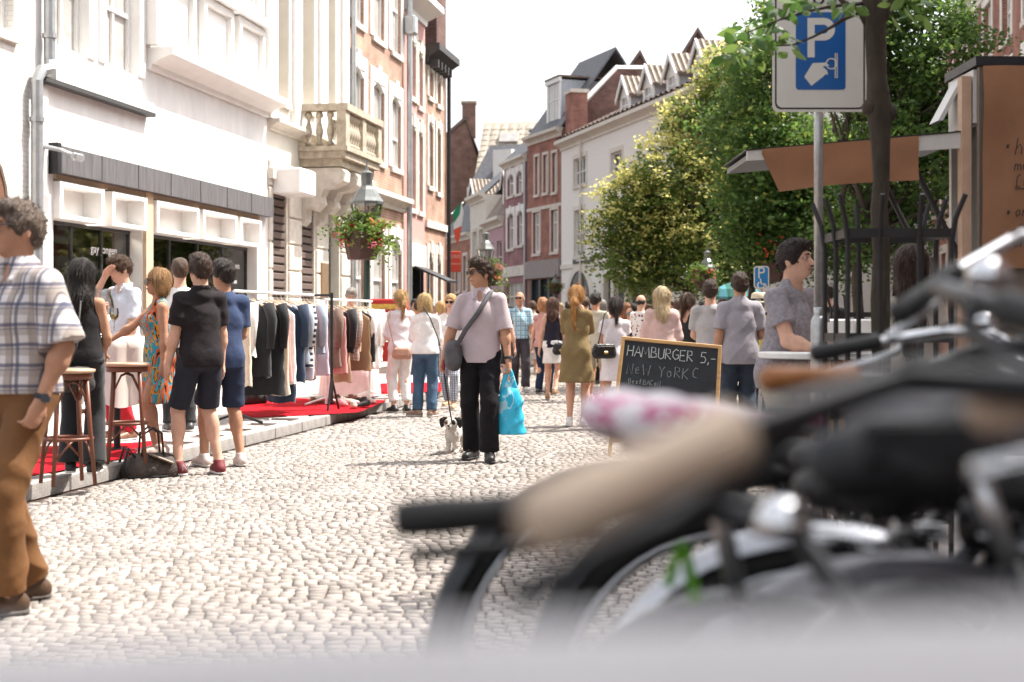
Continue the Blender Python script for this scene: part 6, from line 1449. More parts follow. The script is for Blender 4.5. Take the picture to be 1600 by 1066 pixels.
fill(rkA, [('cream', 1.15, 'long cream dress at the near end of the rack', False), ('white', .75, 'white blouse next to the long cream dress', True), ('black', .95, 'black top with a pale necklace over it, near the cream dress', True), ('black', 1.05, 'plain black dress between the necklace top and the long coat', False), ('black', 1.1, 'long black coat in the dark left part of the rack', True), ('black', 1.2, 'longest black dress in the dark left part of the rack', True), ('olive', 1.15, 'sequined dark olive dress beside the black ones', False), ('cream', 1.2, 'narrow cream trousers beside the olive dress', False), ('pink', 1.1, 'salmon pink tunic in the middle of the rack', False), ('white', 1.25, 'pale blue white shirt dress in the middle of the rack', False), ('navy', 1.3, 'long navy trousers in the middle of the rack', False), ('navy', 1.2, 'dark blue dress beside the long navy trousers', True), ('grey', .8, 'grey cardigan before the striped shirt', True), ('stripe', .95, 'black and white striped jumper', True), ('lilac', 1.2, 'lilac scarf like dress beside the striped jumper', False), ('brown', 1.25, 'long dark brown dress beside the end post', False), ('pink', .5, 'small pink hooded top above the blue tee', False), ('blue', .78, 'blue grey tee with raglan sleeves at the end post', True), ('lilac', 1.1, 'pale lilac knit hanging behind the end post', False)], rnd)
rkB = rack('far clothes rack on a white frame beside the lamp post', (gx(510, 18.9), 18.9), (gx(578, 20.6), 20.6), 1.42, mt('white_tube', (.75, .74, .72)))
fill(rkB, [('brown', 1.0, 'brown patterned blouse on the far rack', True), ('pink', 1.1, 'rose coloured long skirt on the far rack', False), ('black', .8, 'black blouse on the far rack', True), ('tan', 1.15, 'tan dress in the middle of the far rack', False), ('plaid', .9, 'small checked red and white blouse', True), ('tan', .8, 'rust orange top on the far rack', False), ('cheetah', .95, 'spotted brown dress on the far rack', False), ('black', 1.0, 'black trousers near the white shirts', False), ('white', .95, 'white shirt, inner one of three at the rack end', True), ('white', 1.0, 'white long sleeved shirt in the middle of three', True), ('white', .98, 'white shirt hanging last on the far rack', True)], rnd)
# cloth covered table with jewellery, shoes on the carpet, bags
tp = gp(549, 620); jt = thing('cloth_table', 'low table under a pale pink cloth heaped with jewellery', 'table', (tp[0], tp[1], PZ), -.2)
mb = MB(); n = 28; rg = []
for i, (z, e) in enumerate(((.50, 0), (.50, .02), (.3, .05), (.02, .08))):
    for j in range(n):
        a = 2 * math.pi * j / n; c, s = math.cos(a), math.sin(a); f = 1 + (.06 * math.sin(7 * a) if i > 1 else 0); k_ = max(abs(c), abs(s)); rg.append((.36 * c / k_ * .96 * f + e * c, .26 * s / k_ * .96 * f + e * s, z))
mb.add(rg, [(i * n + j, i * n + (j + 1) % n, (i + 1) * n + (j + 1) % n, (i + 1) * n + j) for i in range(3) for j in range(n)] + [tuple(range(n))]); mb.build('cloth', mt('pink_cloth', (.68, .45, .44), .8), jt, True)
hp_ = MB(); r = random.Random(3)
for i in range(70): hp_.torus((r.uniform(-.3, .3), r.uniform(-.2, .2), .52 + abs(r.gauss(0, .05))), r.uniform(.02, .045), .008, Vector((r.gauss(0, 1), r.gauss(0, 1), r.gauss(0, .5))).normalized(), Vector((0, 0, 1)), 8, 4)
hp_.build('jewellery', mt('jewel_mix', (.25, .18, .12), .3, .6, var=.8, scale=30), jt, kind='stuff')
def shoe_thing(label, px, py, ang, m, heel=0.):
    p = gp(px, py); sdf_obj('shoe', [rc((-.08, 0, .045), (.02, 0, .045), .038, .036, .02), rc((.02, 0, .045), (.12, 0, .03), .036, .028, .02), rc((-.07, 0, .05), (-.075, 0, .09), .033, .035, .02)], .012, m, None, None, lambda Q: np.maximum(.012 - Q[..., 2], Q[..., 2] - .1), loc=(p[0], p[1], PZ + .01), label=label, cat='shoe', group='shoes laid out on the red carpet', rotz=ang)
sm = [mt('shoe_dark', (.04, .03, .03), .4), mt('shoe_cream', (.6, .52, .44), .5), mt('shoe_pinkish', (.55, .2, .22), .5), mt('shoe_brown', (.2, .1, .06), .5)]
for i, (px, py, q, d) in enumerate(((497, 633, 3, 'brown pump standing by the foot of the black post'), (515, 634, 0, 'dark shoe lying behind the post foot'), (520, 628, 3, 'brown shoe below the tan clothes'), (530, 632, 1, 'cream slipper beside the pink one'), (536, 637, 2, 'pink ballerina shoe on the carpet'), (545, 634, 1, 'cream sandal at the carpet front'), (553, 640, 1, 'cream shoe at the front edge of the carpet'), (561, 632, 0, 'black shoe right of the cream ones'), (568, 638, 0, 'black pump at the carpet corner'), (577, 632, 1, 'pale shoe nearest the lamp post'), (556, 628, 3, 'brown shoe in front of the cloth table'))): shoe_thing(d, px, py, i * 1.3, sm[q])
def sack(name, label, cat, p, w, d, h_, m, rot=0, handle=True, group=None, hm=None, hh=.22):
    t = thing(name, label, cat, p, rot, group)
    sdf_obj('body', [ell((0, 0, h_ * .45), (w / 2, d / 2, h_ * .55), k=.05), rc((-w * .38, 0, h_ * .2), (w * .38, 0, h_ * .2), d * .45, d * .45, .06), rc((-w * .33, 0, h_ * .75), (w * .33, 0, h_ * .75), d * .3, d * .3, .06)], max(.012, w / 30), m, t, wrinkle(.008, int(w * 100), 25, 20))
    if handle:
        for s in (1, -1): MB().tube([(-w * .25, s * d * .2, h_ * .9), (-w * .2, s * d * .25, h_ + hh * .8), (0, s * d * .28, h_ + hh), (w * .2, s * d * .25, h_ + hh * .8), (w * .25, s * d * .2, h_ * .9)], .009, 6).build('handle', hm or m, t, True)
    return t
p = gp(392, 633); sack('handbag', 'black handbag standing on the carpet under the dark coats', 'handbag', (p[0], p[1], PZ + .01), .35, .2, .3, mt('black_leather', (.02, .018, .018), .4, bump=.2), .3)
p = gp(418, 622); sack('handbag', 'brown leather handbag on the carpet under the black dresses', 'handbag', (p[0], p[1], PZ + .01), .4, .2, .22, mt('brown_leather', (.22, .1, .06), .4, bump=.2), -.2)
p = gp(229, 738); rk_ = sack('rucksack', 'open brown and black rucksack slumped against the kerb beside the burgundy trainers', 'rucksack', (gx(236, 11.5), 11.5, .0), .36, .26, .15, mt('rucksack_cloth', (.05, .036, .03), .6, var=.5, scale=14, bump=.5), .5, hm=M_black, hh=.25)
MB().cbox((.06, -.06, .15), (.2, .16, .02), .008, Matrix.Rotation(.4, 3, 'Y')).build('flap', mt('rucksack_flap', (.2, .14, .1), .5), rk_)
for s in (-1, 1): MB().tube([(-.12, s * .05, .14), (-.2, s * .07, .24), (-.24, s * .08, .1), (-.2, s * .1, .01), (.1, s * .14, .01)], .014, 6, flat=(1, 1, .6)).build('shoulder_strap', M_black, rk_, True)

# popcorn cart
Yk = 22.4; kk = Yk / F; pc = thing('popcorn_cart', 'red popcorn cart with a glass case and yellow popcorn', 'popcorn cart', (gx(606, Yk), Yk, PZ - .015), -.1); M_redp = mt('cart_red', (.5, .03, .03), .35, var=.08)
zk = lambda py: CAMH - (py - HOR) * kk - PZ
MB().cbox((0, 0, (zk(563) + zk(533)) / 2), (.52, .5, zk(533) - zk(563)), .015).build('base', M_redp, pc)
for sx in (-1, 1):
    for sy in (-1, 1):
        MB().bx(sx * .25 - .02, sx * .25 + .02, sy * .24 - .02, sy * .24 + .02, zk(532), zk(486)).build('corner_post', M_redp, pc); MB().bx(sx * .22 - .018, sx * .22 + .018, sy * .2 - .018, sy * .2 + .018, 0, zk(564)).build('leg', mt('cart_leg', (.5, .25, .15), .5), pc)
MB().cbox((0, 0, (zk(487) + zk(466)) / 2), (.58, .56, zk(466) - zk(487)), .02).build('canopy', M_redp, pc)
MB().bx(-.22, .22, -.288, -.281, zk(482), zk(474)).build('name_strip', mt('gold_strip', (.65, .4, .08), .4, var=.4, scale=30), pc)
MB().bx(-.23, .23, -.238, -.232, zk(531), zk(488)).build('pane', M_shop, pc)
pk = MB(); r = random.Random(2)
for i in range(160): pk.lathe([(0, -.02), (.022, 0), (0, .02)], (r.uniform(-.22, .22), r.uniform(-.3, .2), zk(533) + .02 + abs(r.gauss(0, .045))), 5)
pk.build('popcorn', mt('popcorn', (.75, .55, .22), .8, var=.3), pc, kind='stuff')
MB().lathe([(.02, zk(488)), (.02, zk(500)), (.12, zk(502)), (.13, zk(514)), (.05, zk(516))], (.02, 0, 0), 14).build('kettle', mt('steel_bar', (.6, .6, .6), .3, .8), pc)

# bar stools and standing table
M_stool = mt('stool_wood', (.16, .055, .03), .4, var=.25, scale=6, stretch=(1, 1, .3))
def stool():
    t = thing('bar_stool', '', 'bar stool', (0, 0, 0), 0, 'bentwood bar stools'); h = .80
    MB().lathe([(.17, h - .03), (.185, h - .022), (.185, h - .004), (.16, h)], n=24).build('seat', mt('stool_seat', (.55, .35, .24), .3, var=.1), t, True); MB().lathe([(.155, h - .075), (.165, h - .07), (.165, h - .031), (.15, h - .031)], n=24).build('seat_rim', M_stool, t, True)
    for i in range(4):
        a = math.pi / 4 + i * math.pi / 2; c, s = math.cos(a), math.sin(a); MB().tube([(.14 * c, .14 * s, h - .06), (.165 * c, .165 * s, .4), (.205 * c, .205 * s, 0)], [.017, .017, .014], 8).build('leg', M_stool, t, True)
        b = a + math.pi / 4; arc = []
        p0 = Vector((.155 * c, .155 * s, h - .25)); p1 = Vector((.155 * math.cos(a + math.pi / 2), .155 * math.sin(a + math.pi / 2), h - .25)); top = Vector((.11 * math.cos(b), .11 * math.sin(b), h - .085))
        arc = [p0, p0.lerp(top, .6) + Vector((0, 0, .045)), top, p1.lerp(top, .6) + Vector((0, 0, .045)), p1]; MB().tube(arc, .009, 6).build('arch_brace', M_stool, t, True)
        arc = [Vector((.18 * c, .18 * s, .17)), Vector((.13 * math.cos(a + .5), .13 * math.sin(a + .5), .27)), Vector((.11 * math.cos(b), .11 * math.sin(b), .305))]; MB().tube(arc, .008, 6).build('lower_brace', M_stool, t, True)
    mb = MB(); mb.torus((0, 0, .315), .165, .013, (1, 0, 0), (0, 1, 0), 28, 6); mb.build('foot_ring', M_stool, t, True); return t
st = stool(); p = gp(199, 704); st.location = (gx(198, 11.4), 11.4, PZ); st.rotation_euler = (0, 0, .25); st['label'] = 'dark bentwood bar stool right of the woman in flared trousers'
copy_thing(st, (gx(106, 9.9), 9.9, PZ), .6, 'bar stool half hidden behind the man in the plaid shirt'); copy_thing(st, (gx(132, 12.9), 12.9, PZ), .1, 'bar stool farthest back beside the cloth covered table')
Yv = 12.5; vt = thing('standing_table', 'high round table under a white cloth reaching down its legs', 'table', (gx(183, Yv), Yv, PZ - .01)); zt_ = CAMH - (524 - HOR) * Yv / F - PZ
n = 40; rg = []
for i, (z, rr_) in enumerate(((zt_, .30), (zt_ - .012, .33), (zt_ - .1, .335), (zt_ - .35, .33), (zt_ - .58, .36))):
    for j in range(n):
        a = 2 * math.pi * j / n; f = rr_ + (.028 * i * .35 * math.sin(9 * a + 1) if i > 1 else 0); rg.append((f * math.cos(a), f * math.sin(a), z - (.03 * math.sin(4 * a) if i == 4 else 0)))
MB().add(rg, [(i * n + j, i * n + (j + 1) % n, (i + 1) * n + (j + 1) % n, (i + 1) * n + j) for i in range(4) for j in range(n)] + [tuple(range(n))]).build('tablecloth', mt('white_cloth', (.76, .68, .62), .8, var=.05), vt, True)
MB().lathe([(.03, 0.02), (.03, zt_ - .02)], n=10).build('leg', M_black, vt); MB().lathe([(.25, 0), (.25, .015), (.05, .03)], n=20).build('foot', M_black, vt)
M_clear = mt_glass('clear_glass', see=1, rough=.02)
gv = thing('glass_bowl', 'large glass goblet bowl filled with pale pink petals on the high table', 'vase', (gx(155, Yv - .05), Yv - .05, PZ + zt_ - .008)); MB().lathe([(.07, .0), (.075, .008), (.02, .02), (.018, .07), (.06, .1), (.115, .16), (.135, .24), (.12, .32), (.10, .37), (.115, .42)], n=24, caps=False).build('bowl', M_clear, gv, True)
r = random.Random(6); pt = MB()
for i in range(90):
    a = r.uniform(0, 6.28); q = r.uniform(0, .105); pt.lathe([(0, -.012), (.02, 0), (0, .01)], (q * math.cos(a), q * math.sin(a), r.uniform(.15, .31)), 5)
pt.build('petals', mt('pale_petal', (.72, .45, .4), .7, var=.3), gv, kind='stuff')
def wineglass(label, p):
    t = thing('wine_glass', label, 'wine glass', p); MB().lathe([(.033, 0), (.034, .003), (.006, .008), (.004, .08), (.012, .095), (.035, .125), (.04, .16), (.034, .2)], n=18, caps=False).build('bowl', M_clear, t, True); MB().lathe([(.004, .1), (.033, .126), (.037, .15), (.0, .151)], n=16).build('wine', mt('white_wine', (.75, .6, .25), .1, var=0), t, True)
wineglass('glass of white wine held by the woman in the patterned dress', (gx(186, 12.0), 11.85, CAMH - (519 - HOR) * 11.85 / F))
# ------------------------------------------------------------------ people
DK, BR, BL, LB, AU, GR = (.02, .014, .011), (.075, .038, .02), (.50, .30, .12), (.62, .47, .28), (.26, .10, .035), (.30, .27, .25)
def cl(name, c, **k): return mt('cloth_' + name, c, .85, var=k.pop('var', .08), scale=18, bump=.45, bscale=13, sheen=.02, spec=.12, **k)
white, black, navy, greyt = cl('white', GARM['white']), cl('black', GARM['black']), cl('navy_dark', (.025, .035, .07)), cl('grey_tee', (.33, .31, .34))
denim = mt('denim', (.05, .10, .17), .85, var=.35, scale=7, bump=.2); denimd = mt('denim_dark', (.03, .045, .07), .85, var=.25, scale=7, bump=.2)
def pos(px, Y, z=.004): return (gx(px, Y), Y, z)
PV = .125
walk = lambda a=.14: dict(lf=(.08, -a, 0), rf=(-.08, a, .03))
plaid = mt_bands('shirt_plaid', (.68, .64, .65), [(0, 11.5, .40, .1, (.30, .24, .19), .7), (2, 11.5, .42, .2, (.34, .29, .26), .6), (0, 11.5, .15, .6, (.07, .08, .13), .75), (2, 11.5, .13, .75, (.07, .075, .13), .8), (0, 11.5, .05, .8, (.06, .07, .12), .7), (2, 11.5, .05, .62, (.08, .09, .15), .7), (2, 11.5, .05, .9, (.08, .09, .15), .7)])
person('man in a plaid shirt and brown chinos walking with a hand in his pocket', pos(26, 6.22), R(-30), 1.765, res=.0085, skin='tan', fat=1.04,
       top=dict(mat=plaid, sl=.95, hem=.93, collar=True, g=.024, sg=.03, flare=.018, wr=.009), bottom=dict(mat=mt('chino', (.16, .07, .022), .8, var=.18, scale=5, bump=.15), r1=.068, r2=.064, g=.016, waist=1.0, belt=True, wr=.012), shoes=(.08, .045, .025), sole=(.1, .08, .07),
       hair=('short', (.15, .11, .085)), glasses=True, lf=(.09, -.12, 0), rf=(-.09, .16, .0), lh=(.215, -.06, .90), lhint=(1, .8, -.1), rh='down', watch='l', curl=.9, head=(-20, 0), feet=(-20, 25))
person('woman with black hair in a dark top and flared black trousers beside the stool', pos(128, 10.4, PV + .02), R(190), 1.55, 'w', res=.011, skin='tan', top=dict(mat=cl('charcoal_top', (.02, .018, .02)), sl=0, strap=True, hem=.9), bottom=dict(mat=black, r1=.07, r2=.095, g=.012), hair=('long', DK), extra_hair=.2, lh=(.12, -.25, 1.0), rh=(-.15, -.22, .98), lf=(.1, -.08, 0), rf=(-.1, .06, 0), shoes=(.02, .02, .02), face=False)
person('curly haired man in pale blue shirt and red trousers, hand at his face', pos(192, 13.6, PV), R(-35), 1.745, res=.011, top=dict(mat=cl('pale_blue', (.60, .63, .70)), sl=.9, collar=True, hem=.88), bottom=dict(mat=cl('red_trousers', (.45, .03, .04))), hair=('curly', BR), rh=(-.02, -.20, 1.55), lh='fwd', rhint=(-.6, .2, -1), head=(-15, 18), shoes=(.2, .1, .06))
featherp = mt_print('dress_feathers', [(0, (.01, .01, .01)), (.36, (.55, .10, .02)), (.44, (.03, .28, .36)), (.505, (.62, .26, .03)), (.555, (.02, .02, .02)), (.585, (.06, .42, .5)), (.64, (.6, .08, .03)), (.7, (.7, .5, .1))], 3.2, 1.3, stretch=(3.2, 3.2, 1.2))
person('short haired blonde woman in a sleeveless multicoloured dress reaching out with a wine glass', pos(246, 12.0, PV), R(-62), 1.56, 'w', res=.010, skin='tan', dress=dict(mat=featherp, sl=0, strap=True, hem=.50, hr=.20, g=.014), hair=('bob', (.40, .22, .09)), rh=(-.17, -.42, 1.08), lh=(.2, .0, .84), fat=1.1, glasses=True, shoes=(.6, .48, .42), lf=(.1, -.03, 0), rf=(-.1, .05, 0))
person('young man in a black polo and dark shorts with burgundy trainers at the kerb', pos(312, 11.62), R(-140), 1.79, res=.010, skin='fair', top=dict(mat=cl('black_polo', (.022, .018, .02)), sl=.75, collar=True, hem=.86, g=.016), bottom=dict(mat=cl('dark_shorts', (.028, .03, .04)), type='short', end=.92, r1=.07, g=.014), hair=('short', (.05, .025, .015)), lh=(.23, -.1, .84), rh=(-.24, -.08, .84), shoes=mt('trainer_burgundy', (.16, .025, .03), .7, var=.15, scale=30), sole=(.7, .68, .66), lf=(.16, -.06, 0), rf=(-.15, .04, 0), feet=(25, 15), face=False)
person('man in a navy tee and navy cargo shorts standing beside the clothes rack', pos(348, 12.3), R(-150), 1.77, res=.011, skin='tan', top=dict(mat=cl('navy_tee', (.045, .065, .13)), sl=.75, hem=.84, g=.022), bottom=dict(mat=cl('navy_cargo', (.03, .04, .075)), type='short', end=.97, r1=.076, g=.018), hair=('short', (.025, .015, .012)), lh='front', rh='chest', shoes=(.55, .45, .42), lf=(.15, -.04, 0), rf=(-.14, .06, 0), face=False, head=(25, 0), glasses=True)
person('brown haired person in white seen between the dress and the black polo', pos(281, 14.6, PV), R(-160), 1.76, res=.013, top=dict(mat=white, sl=.6), bottom=dict(mat=black), hair=('short', BR), face=False, lh='front', rh='front')
person('grey haired man bending over the far clothes rack', pos(547, 21.3, PV), R(10), 1.62, res=.014, top=dict(mat=cl('stall_shirt', (.4, .36, .36)), sl=1.8), bottom=dict(mat=navy), hair=('curly', GR), lean=(0, -.18), head=(0, 25), lh='front', rh='front')
person('woman with a blonde ponytail all in white by the popcorn cart', pos(626, 19.5), R(205), 1.66, 'w', res=.0115, top=dict(mat=cl('white_knit', (.72, .66, .68)), sl=1.8, hem=.84, g=.024, hr=.165), bottom=dict(mat=white, end=.82, r1=.064, r2=.06, g=.014), hair=('ponytail', BL), lh='chest', rh='front', shoes=(.02, .02, .02), sole=(.7, .7, .7), extra_hair=.22, face=False)
person('blonde bobbed woman in a white blouse and blue jeans', pos(664, 18.7), R(175), 1.60, 'w', res=.0115, fat=1.08, top=dict(mat=white, sl=1.2, hem=.9, g=.022, hr=.17), bottom=dict(mat=denim, r1=.066, r2=.066, g=.014), hair=('bob', (.60, .42, .19)), lh='chest', rh='front', shoes=(.3, .2, .15), face=False, lf=(.11, 0, 0), rf=(-.1, .04, 0), feet=(60, 20))
person('woman with sunglasses in white with dotted trousers behind the dog walker', pos(704, 20.3), R(-10), 1.62, 'w', res=.013, top=dict(mat=white, sl=1.0), bottom=dict(mat=mt_bands('dotted_trousers', (.55, .58, .62), [(0, 30, .5, 0, (.1, .12, .18), .8), (2, 30, .5, 0, (.1, .12, .18), .6)]), end=.92, r2=.05), hair=('lowtail', BL), glasses=True, shoes=(.5, .33, .2), **walk())
lilac = mt('lilac_shirt', (.48, .40, .425), .85, var=.06, scale=12, bump=.15, spec=.2)
person('dark haired man with sunglasses in a pale lilac shirt walking a small dog', pos(751, 12.85), R(-8), 1.80, res=.0085, skin='tan', top=dict(mat=lilac, sl=.92, hem=.855, collar=True, g=.02, sg=.012, flare=.012, hr=.150, wr=.011), bottom=dict(mat=cl('black_trousers', (.012, .011, .013), var=.2), r1=.068, r2=.075, g=.013, wr=.008),
       hair=('curly', (.055, .03, .018)), glasses=True, head=(-48, 2), lf=(.10, -.13, 0), rf=(-.09, .12, .0), lh=(.26, -.06, .83), rh=(-.335, -.06, .845), rhint=(-.5, .8, 0), watch='l', shoes=(.012, .012, .012), sole=(.02, .02, .02), curl=.8, feet=(12, 12))
person('dark haired woman in black walking behind the dog walker', pos(783, 22.5), R(170), 1.62, 'w', res=.014, dress=dict(mat=black, sl=.4, hem=.62, hr=.18), hair=('long', DK), face=False, shoes=(.6, .6, .58), **walk())
bcheck = mt_bands('shirt_blue_check', (.40, .58, .66), [(0, 12, .45, 0, (.10, .32, .45), .8), (2, 12, .45, 0, (.10, .33, .46), .7), (0, 24, .15, .3, (.75, .8, .82), .8), (2, 24, .15, .3, (.75, .8, .82), .8)])
person('bald man with sunglasses in a blue checked shirt and charcoal trousers', pos(812, 25.4), R(8), 1.77, res=.0125, skin='tan', top=dict(mat=bcheck, sl=.85, collar=True, hem=.93), bottom=dict(mat=cl('charcoal_trousers', (.06, .055, .065)), r1=.072, r2=.07, belt=True), hair=('bald', (.6, .55, .5)), glasses=True, head=(-20, 0), lh='fwd', rh='down', watch='l', shoes=(.4, .4, .4), **walk(.16))
person('tousled brown haired person in beige lifting a hand to the ear', pos(832, 33), R(200), 1.70, res=.016, top=dict(mat=cl('beige_shirt', (.55, .5, .42)), sl=.7), bottom=dict(mat=cl('beige_skirt', (.42, .37, .33)), type='skirt', hem=.38), hair=('curly', BR), lh=(.14, -.05, 1.58), rh='down', face=False, shoes=(.5, .4, .3))
person('woman in a black racerback top and short white skirt walking away', pos(864, 22.7), R(172), 1.61, 'w', res=.012, skin='fair', top=dict(mat=cl('ink_top', (.025, .022, .035)), sl=0, strap=True, hem=.9), bottom=dict(mat=white, type='skirt', hem=.63, hr=.175), hair=('long', (.11, .05, .03)), extra_hair=.12, face=False, lh='down', rh='down', lf=(.09, .02, 0), rf=(-.06, .22, .09), shoes=(.35, .2, .12))
person('red haired woman just left of the racerback woman', pos(849, 24.5), R(150), 1.64, 'w', res=.015, top=dict(mat=cl('pinkish_top', (.5, .3, .28)), sl=.2), bottom=dict(mat=navy), hair=('bob', (.42, .2, .09)), face=False)
person('woman with a long red blonde ponytail in a khaki green dress', pos(901, 17.0), R(168), 1.66, 'w', res=.0105, skin='fair', dress=dict(mat=cl('khaki_dress', (.20, .145, .07)), sl=.95, hem=.55, hr=.215, g=.024, sg=.022, flare=.02), hair=('ponytail', (.50, .24, .07)), extra_hair=.33, lh=(.08, -.2, 1.42), rh=(-.06, -.2, 1.42), face=False, shoes=white, sole=(.75, .75, .75), lf=(.09, 0, 0), rf=(-.09, -.03, 0))
person('dark haired man in a pale khaki tee between the two women', pos(931, 22.2), R(155), 1.69, res=.0135, skin='tan', top=dict(mat=cl('khaki_tee', (.5, .46, .37)), sl=.7), bottom=dict(mat=cl('khaki_shorts', (.35, .3, .22)), type='short', end=.9), hair=('short', (.02, .015, .012)), glasses=True, face=False, shoes=(.7, .68, .65), lh='front', rh='front')
person('woman in a short white dress with a tied dark ponytail', pos(961, 16.6), R(186), 1.52, 'w', res=.011, skin='tan', dress=dict(mat=cl('white_dress', (.72, .66, .68)), sl=.45, hem=.64, hr=.20, g=.02, sg=.02, flare=.02), hair=('lowtail', (.035, .022, .018)), lh='front', rh='front', face=False, shoes=(.6, .5, .45), extra_hair=.1)
person('woman with long straight ash blonde hair in a pale pink blouse', pos(1034, 17.6), R(178), 1.66, 'w', res=.0115, fat=1.08, top=dict(mat=cl('blush_blouse', (.60, .43, .40)), sl=1.05, g=.03, sg=.035, flare=.03, hem=.82, hr=.19, wr=.012), bottom=dict(mat=navy), hair=('long', LB), extra_hair=.24, lh='front', rh='front', face=False)
person('balding man in a white shirt with dark flower print', pos(1002, 24), R(140), 1.69, res=.0135, skin='fair', top=dict(mat=mt_print('floral_shirt', [(0, (.03, .03, .05)), (.22, (.45, .12, .15)), (.33, (.74, .72, .70))], 16, 2, kind='dist'), sl=.7), bottom=dict(mat=navy), hair=('bald', DK), face=False, lh='chest', rh='front')
person('woman with sunglasses pushed into brown hair in a black sleeveless top', pos(1076, 18.6), R(125), 1.60, 'w', res=.012, skin='fair', top=dict(mat=black, sl=0, strap=True), bottom=dict(mat=denim), hair=('lowtail', BR), glasses='up', lh='front', rh='front', face=False)
person('slim man in a light grey tee behind the chalkboard', pos(1110, 16.0), R(170), 1.70, res=.0115, top=dict(mat=cl('light_grey_tee', (.42, .40, .40)), sl=.75, g=.016), bottom=dict(mat=denimd), hair=('short', (.045, .025, .018)), lh='front', rh='front', face=False)
person('broad man with short brown hair in a grey tee, back turned, right of the chalkboard', pos(1156, 14.6), R(184), 1.735, res=.010, skin='tan', fat=1.06, top=dict(mat=greyt, sl=.8, hem=.82, g=.026, sg=.02, hr=.172, flare=.012, wr=.011), bottom=dict(mat=denimd, r1=.08, r2=.08), hair=('short', (.05, .025, .015)), lh='down', rh=(-.16, -.25, 1.1), face=False)
person('young man with dark quiffed hair in a heather grey tee at the white table', pos(1224, 8.75, .012), R(42), 1.73, res=.0095, skin='fair', top=dict(mat=mt('heather_tee', (.30, .275, .30), .9, var=.3, scale=45, bump=.2), sl=.62, hem=.84, g=.018, flare=.012, wr=.01), bottom=dict(mat=cl('beige_chino', (.4, .34, .26))), hair=('short', (.022, .015, .012)), rh=(-.10, -.38, 1.07), lh=(.2, -.36, 1.08), lean=(0, -.08), head=(12, 0), watch='r')
person('dark haired person standing in the shade behind the parking pole', pos(1292, 15.5), R(190), 1.68, res=.014, top=dict(mat=black, sl=.6), bottom=dict(mat=black), hair=('short', DK), face=False)
person('woman with long brown hair waiting at the food stall beside the tree guard', pos(1424, 8.15, .012), R(165), 1.66, 'w', res=.0105, skin='fair', top=dict(mat=cl('cream_top', (.5, .44, .38)), sl=.6, hem=.8), bottom=dict(mat=cl('beige_trousers', (.42, .35, .28))), hair=('long', (.05, .022, .014)), extra_hair=.45, lh='front', rh='down', face=False)
person('man in a pale straw hat and yellow top near the green parasol', pos(1187, 18.2), R(160), 1.58, res=.013, skin='tan', top=dict(mat=cl('yellow_top', (.55, .45, .08)), sl=.6), bottom=dict(mat=navy), hair=('short', GR), face=False, lh='front', rh='front')
hat = thing('straw_hat', 'pale straw hat with a dark band worn near the green parasol', 'hat', (gx(1187, 18.2), 18.21, 1.50)); MB().lathe([(.19, -.01), (.19, 0), (.115, .01), (.112, .05), (.10, .11), (.07, .125), (0, .125)], n=24).build('brim', mt('straw', (.6, .52, .38), .8), hat, True); MB().lathe([(.117, .012), (.114, .045)], n=24, caps=False).build('band', black, hat)
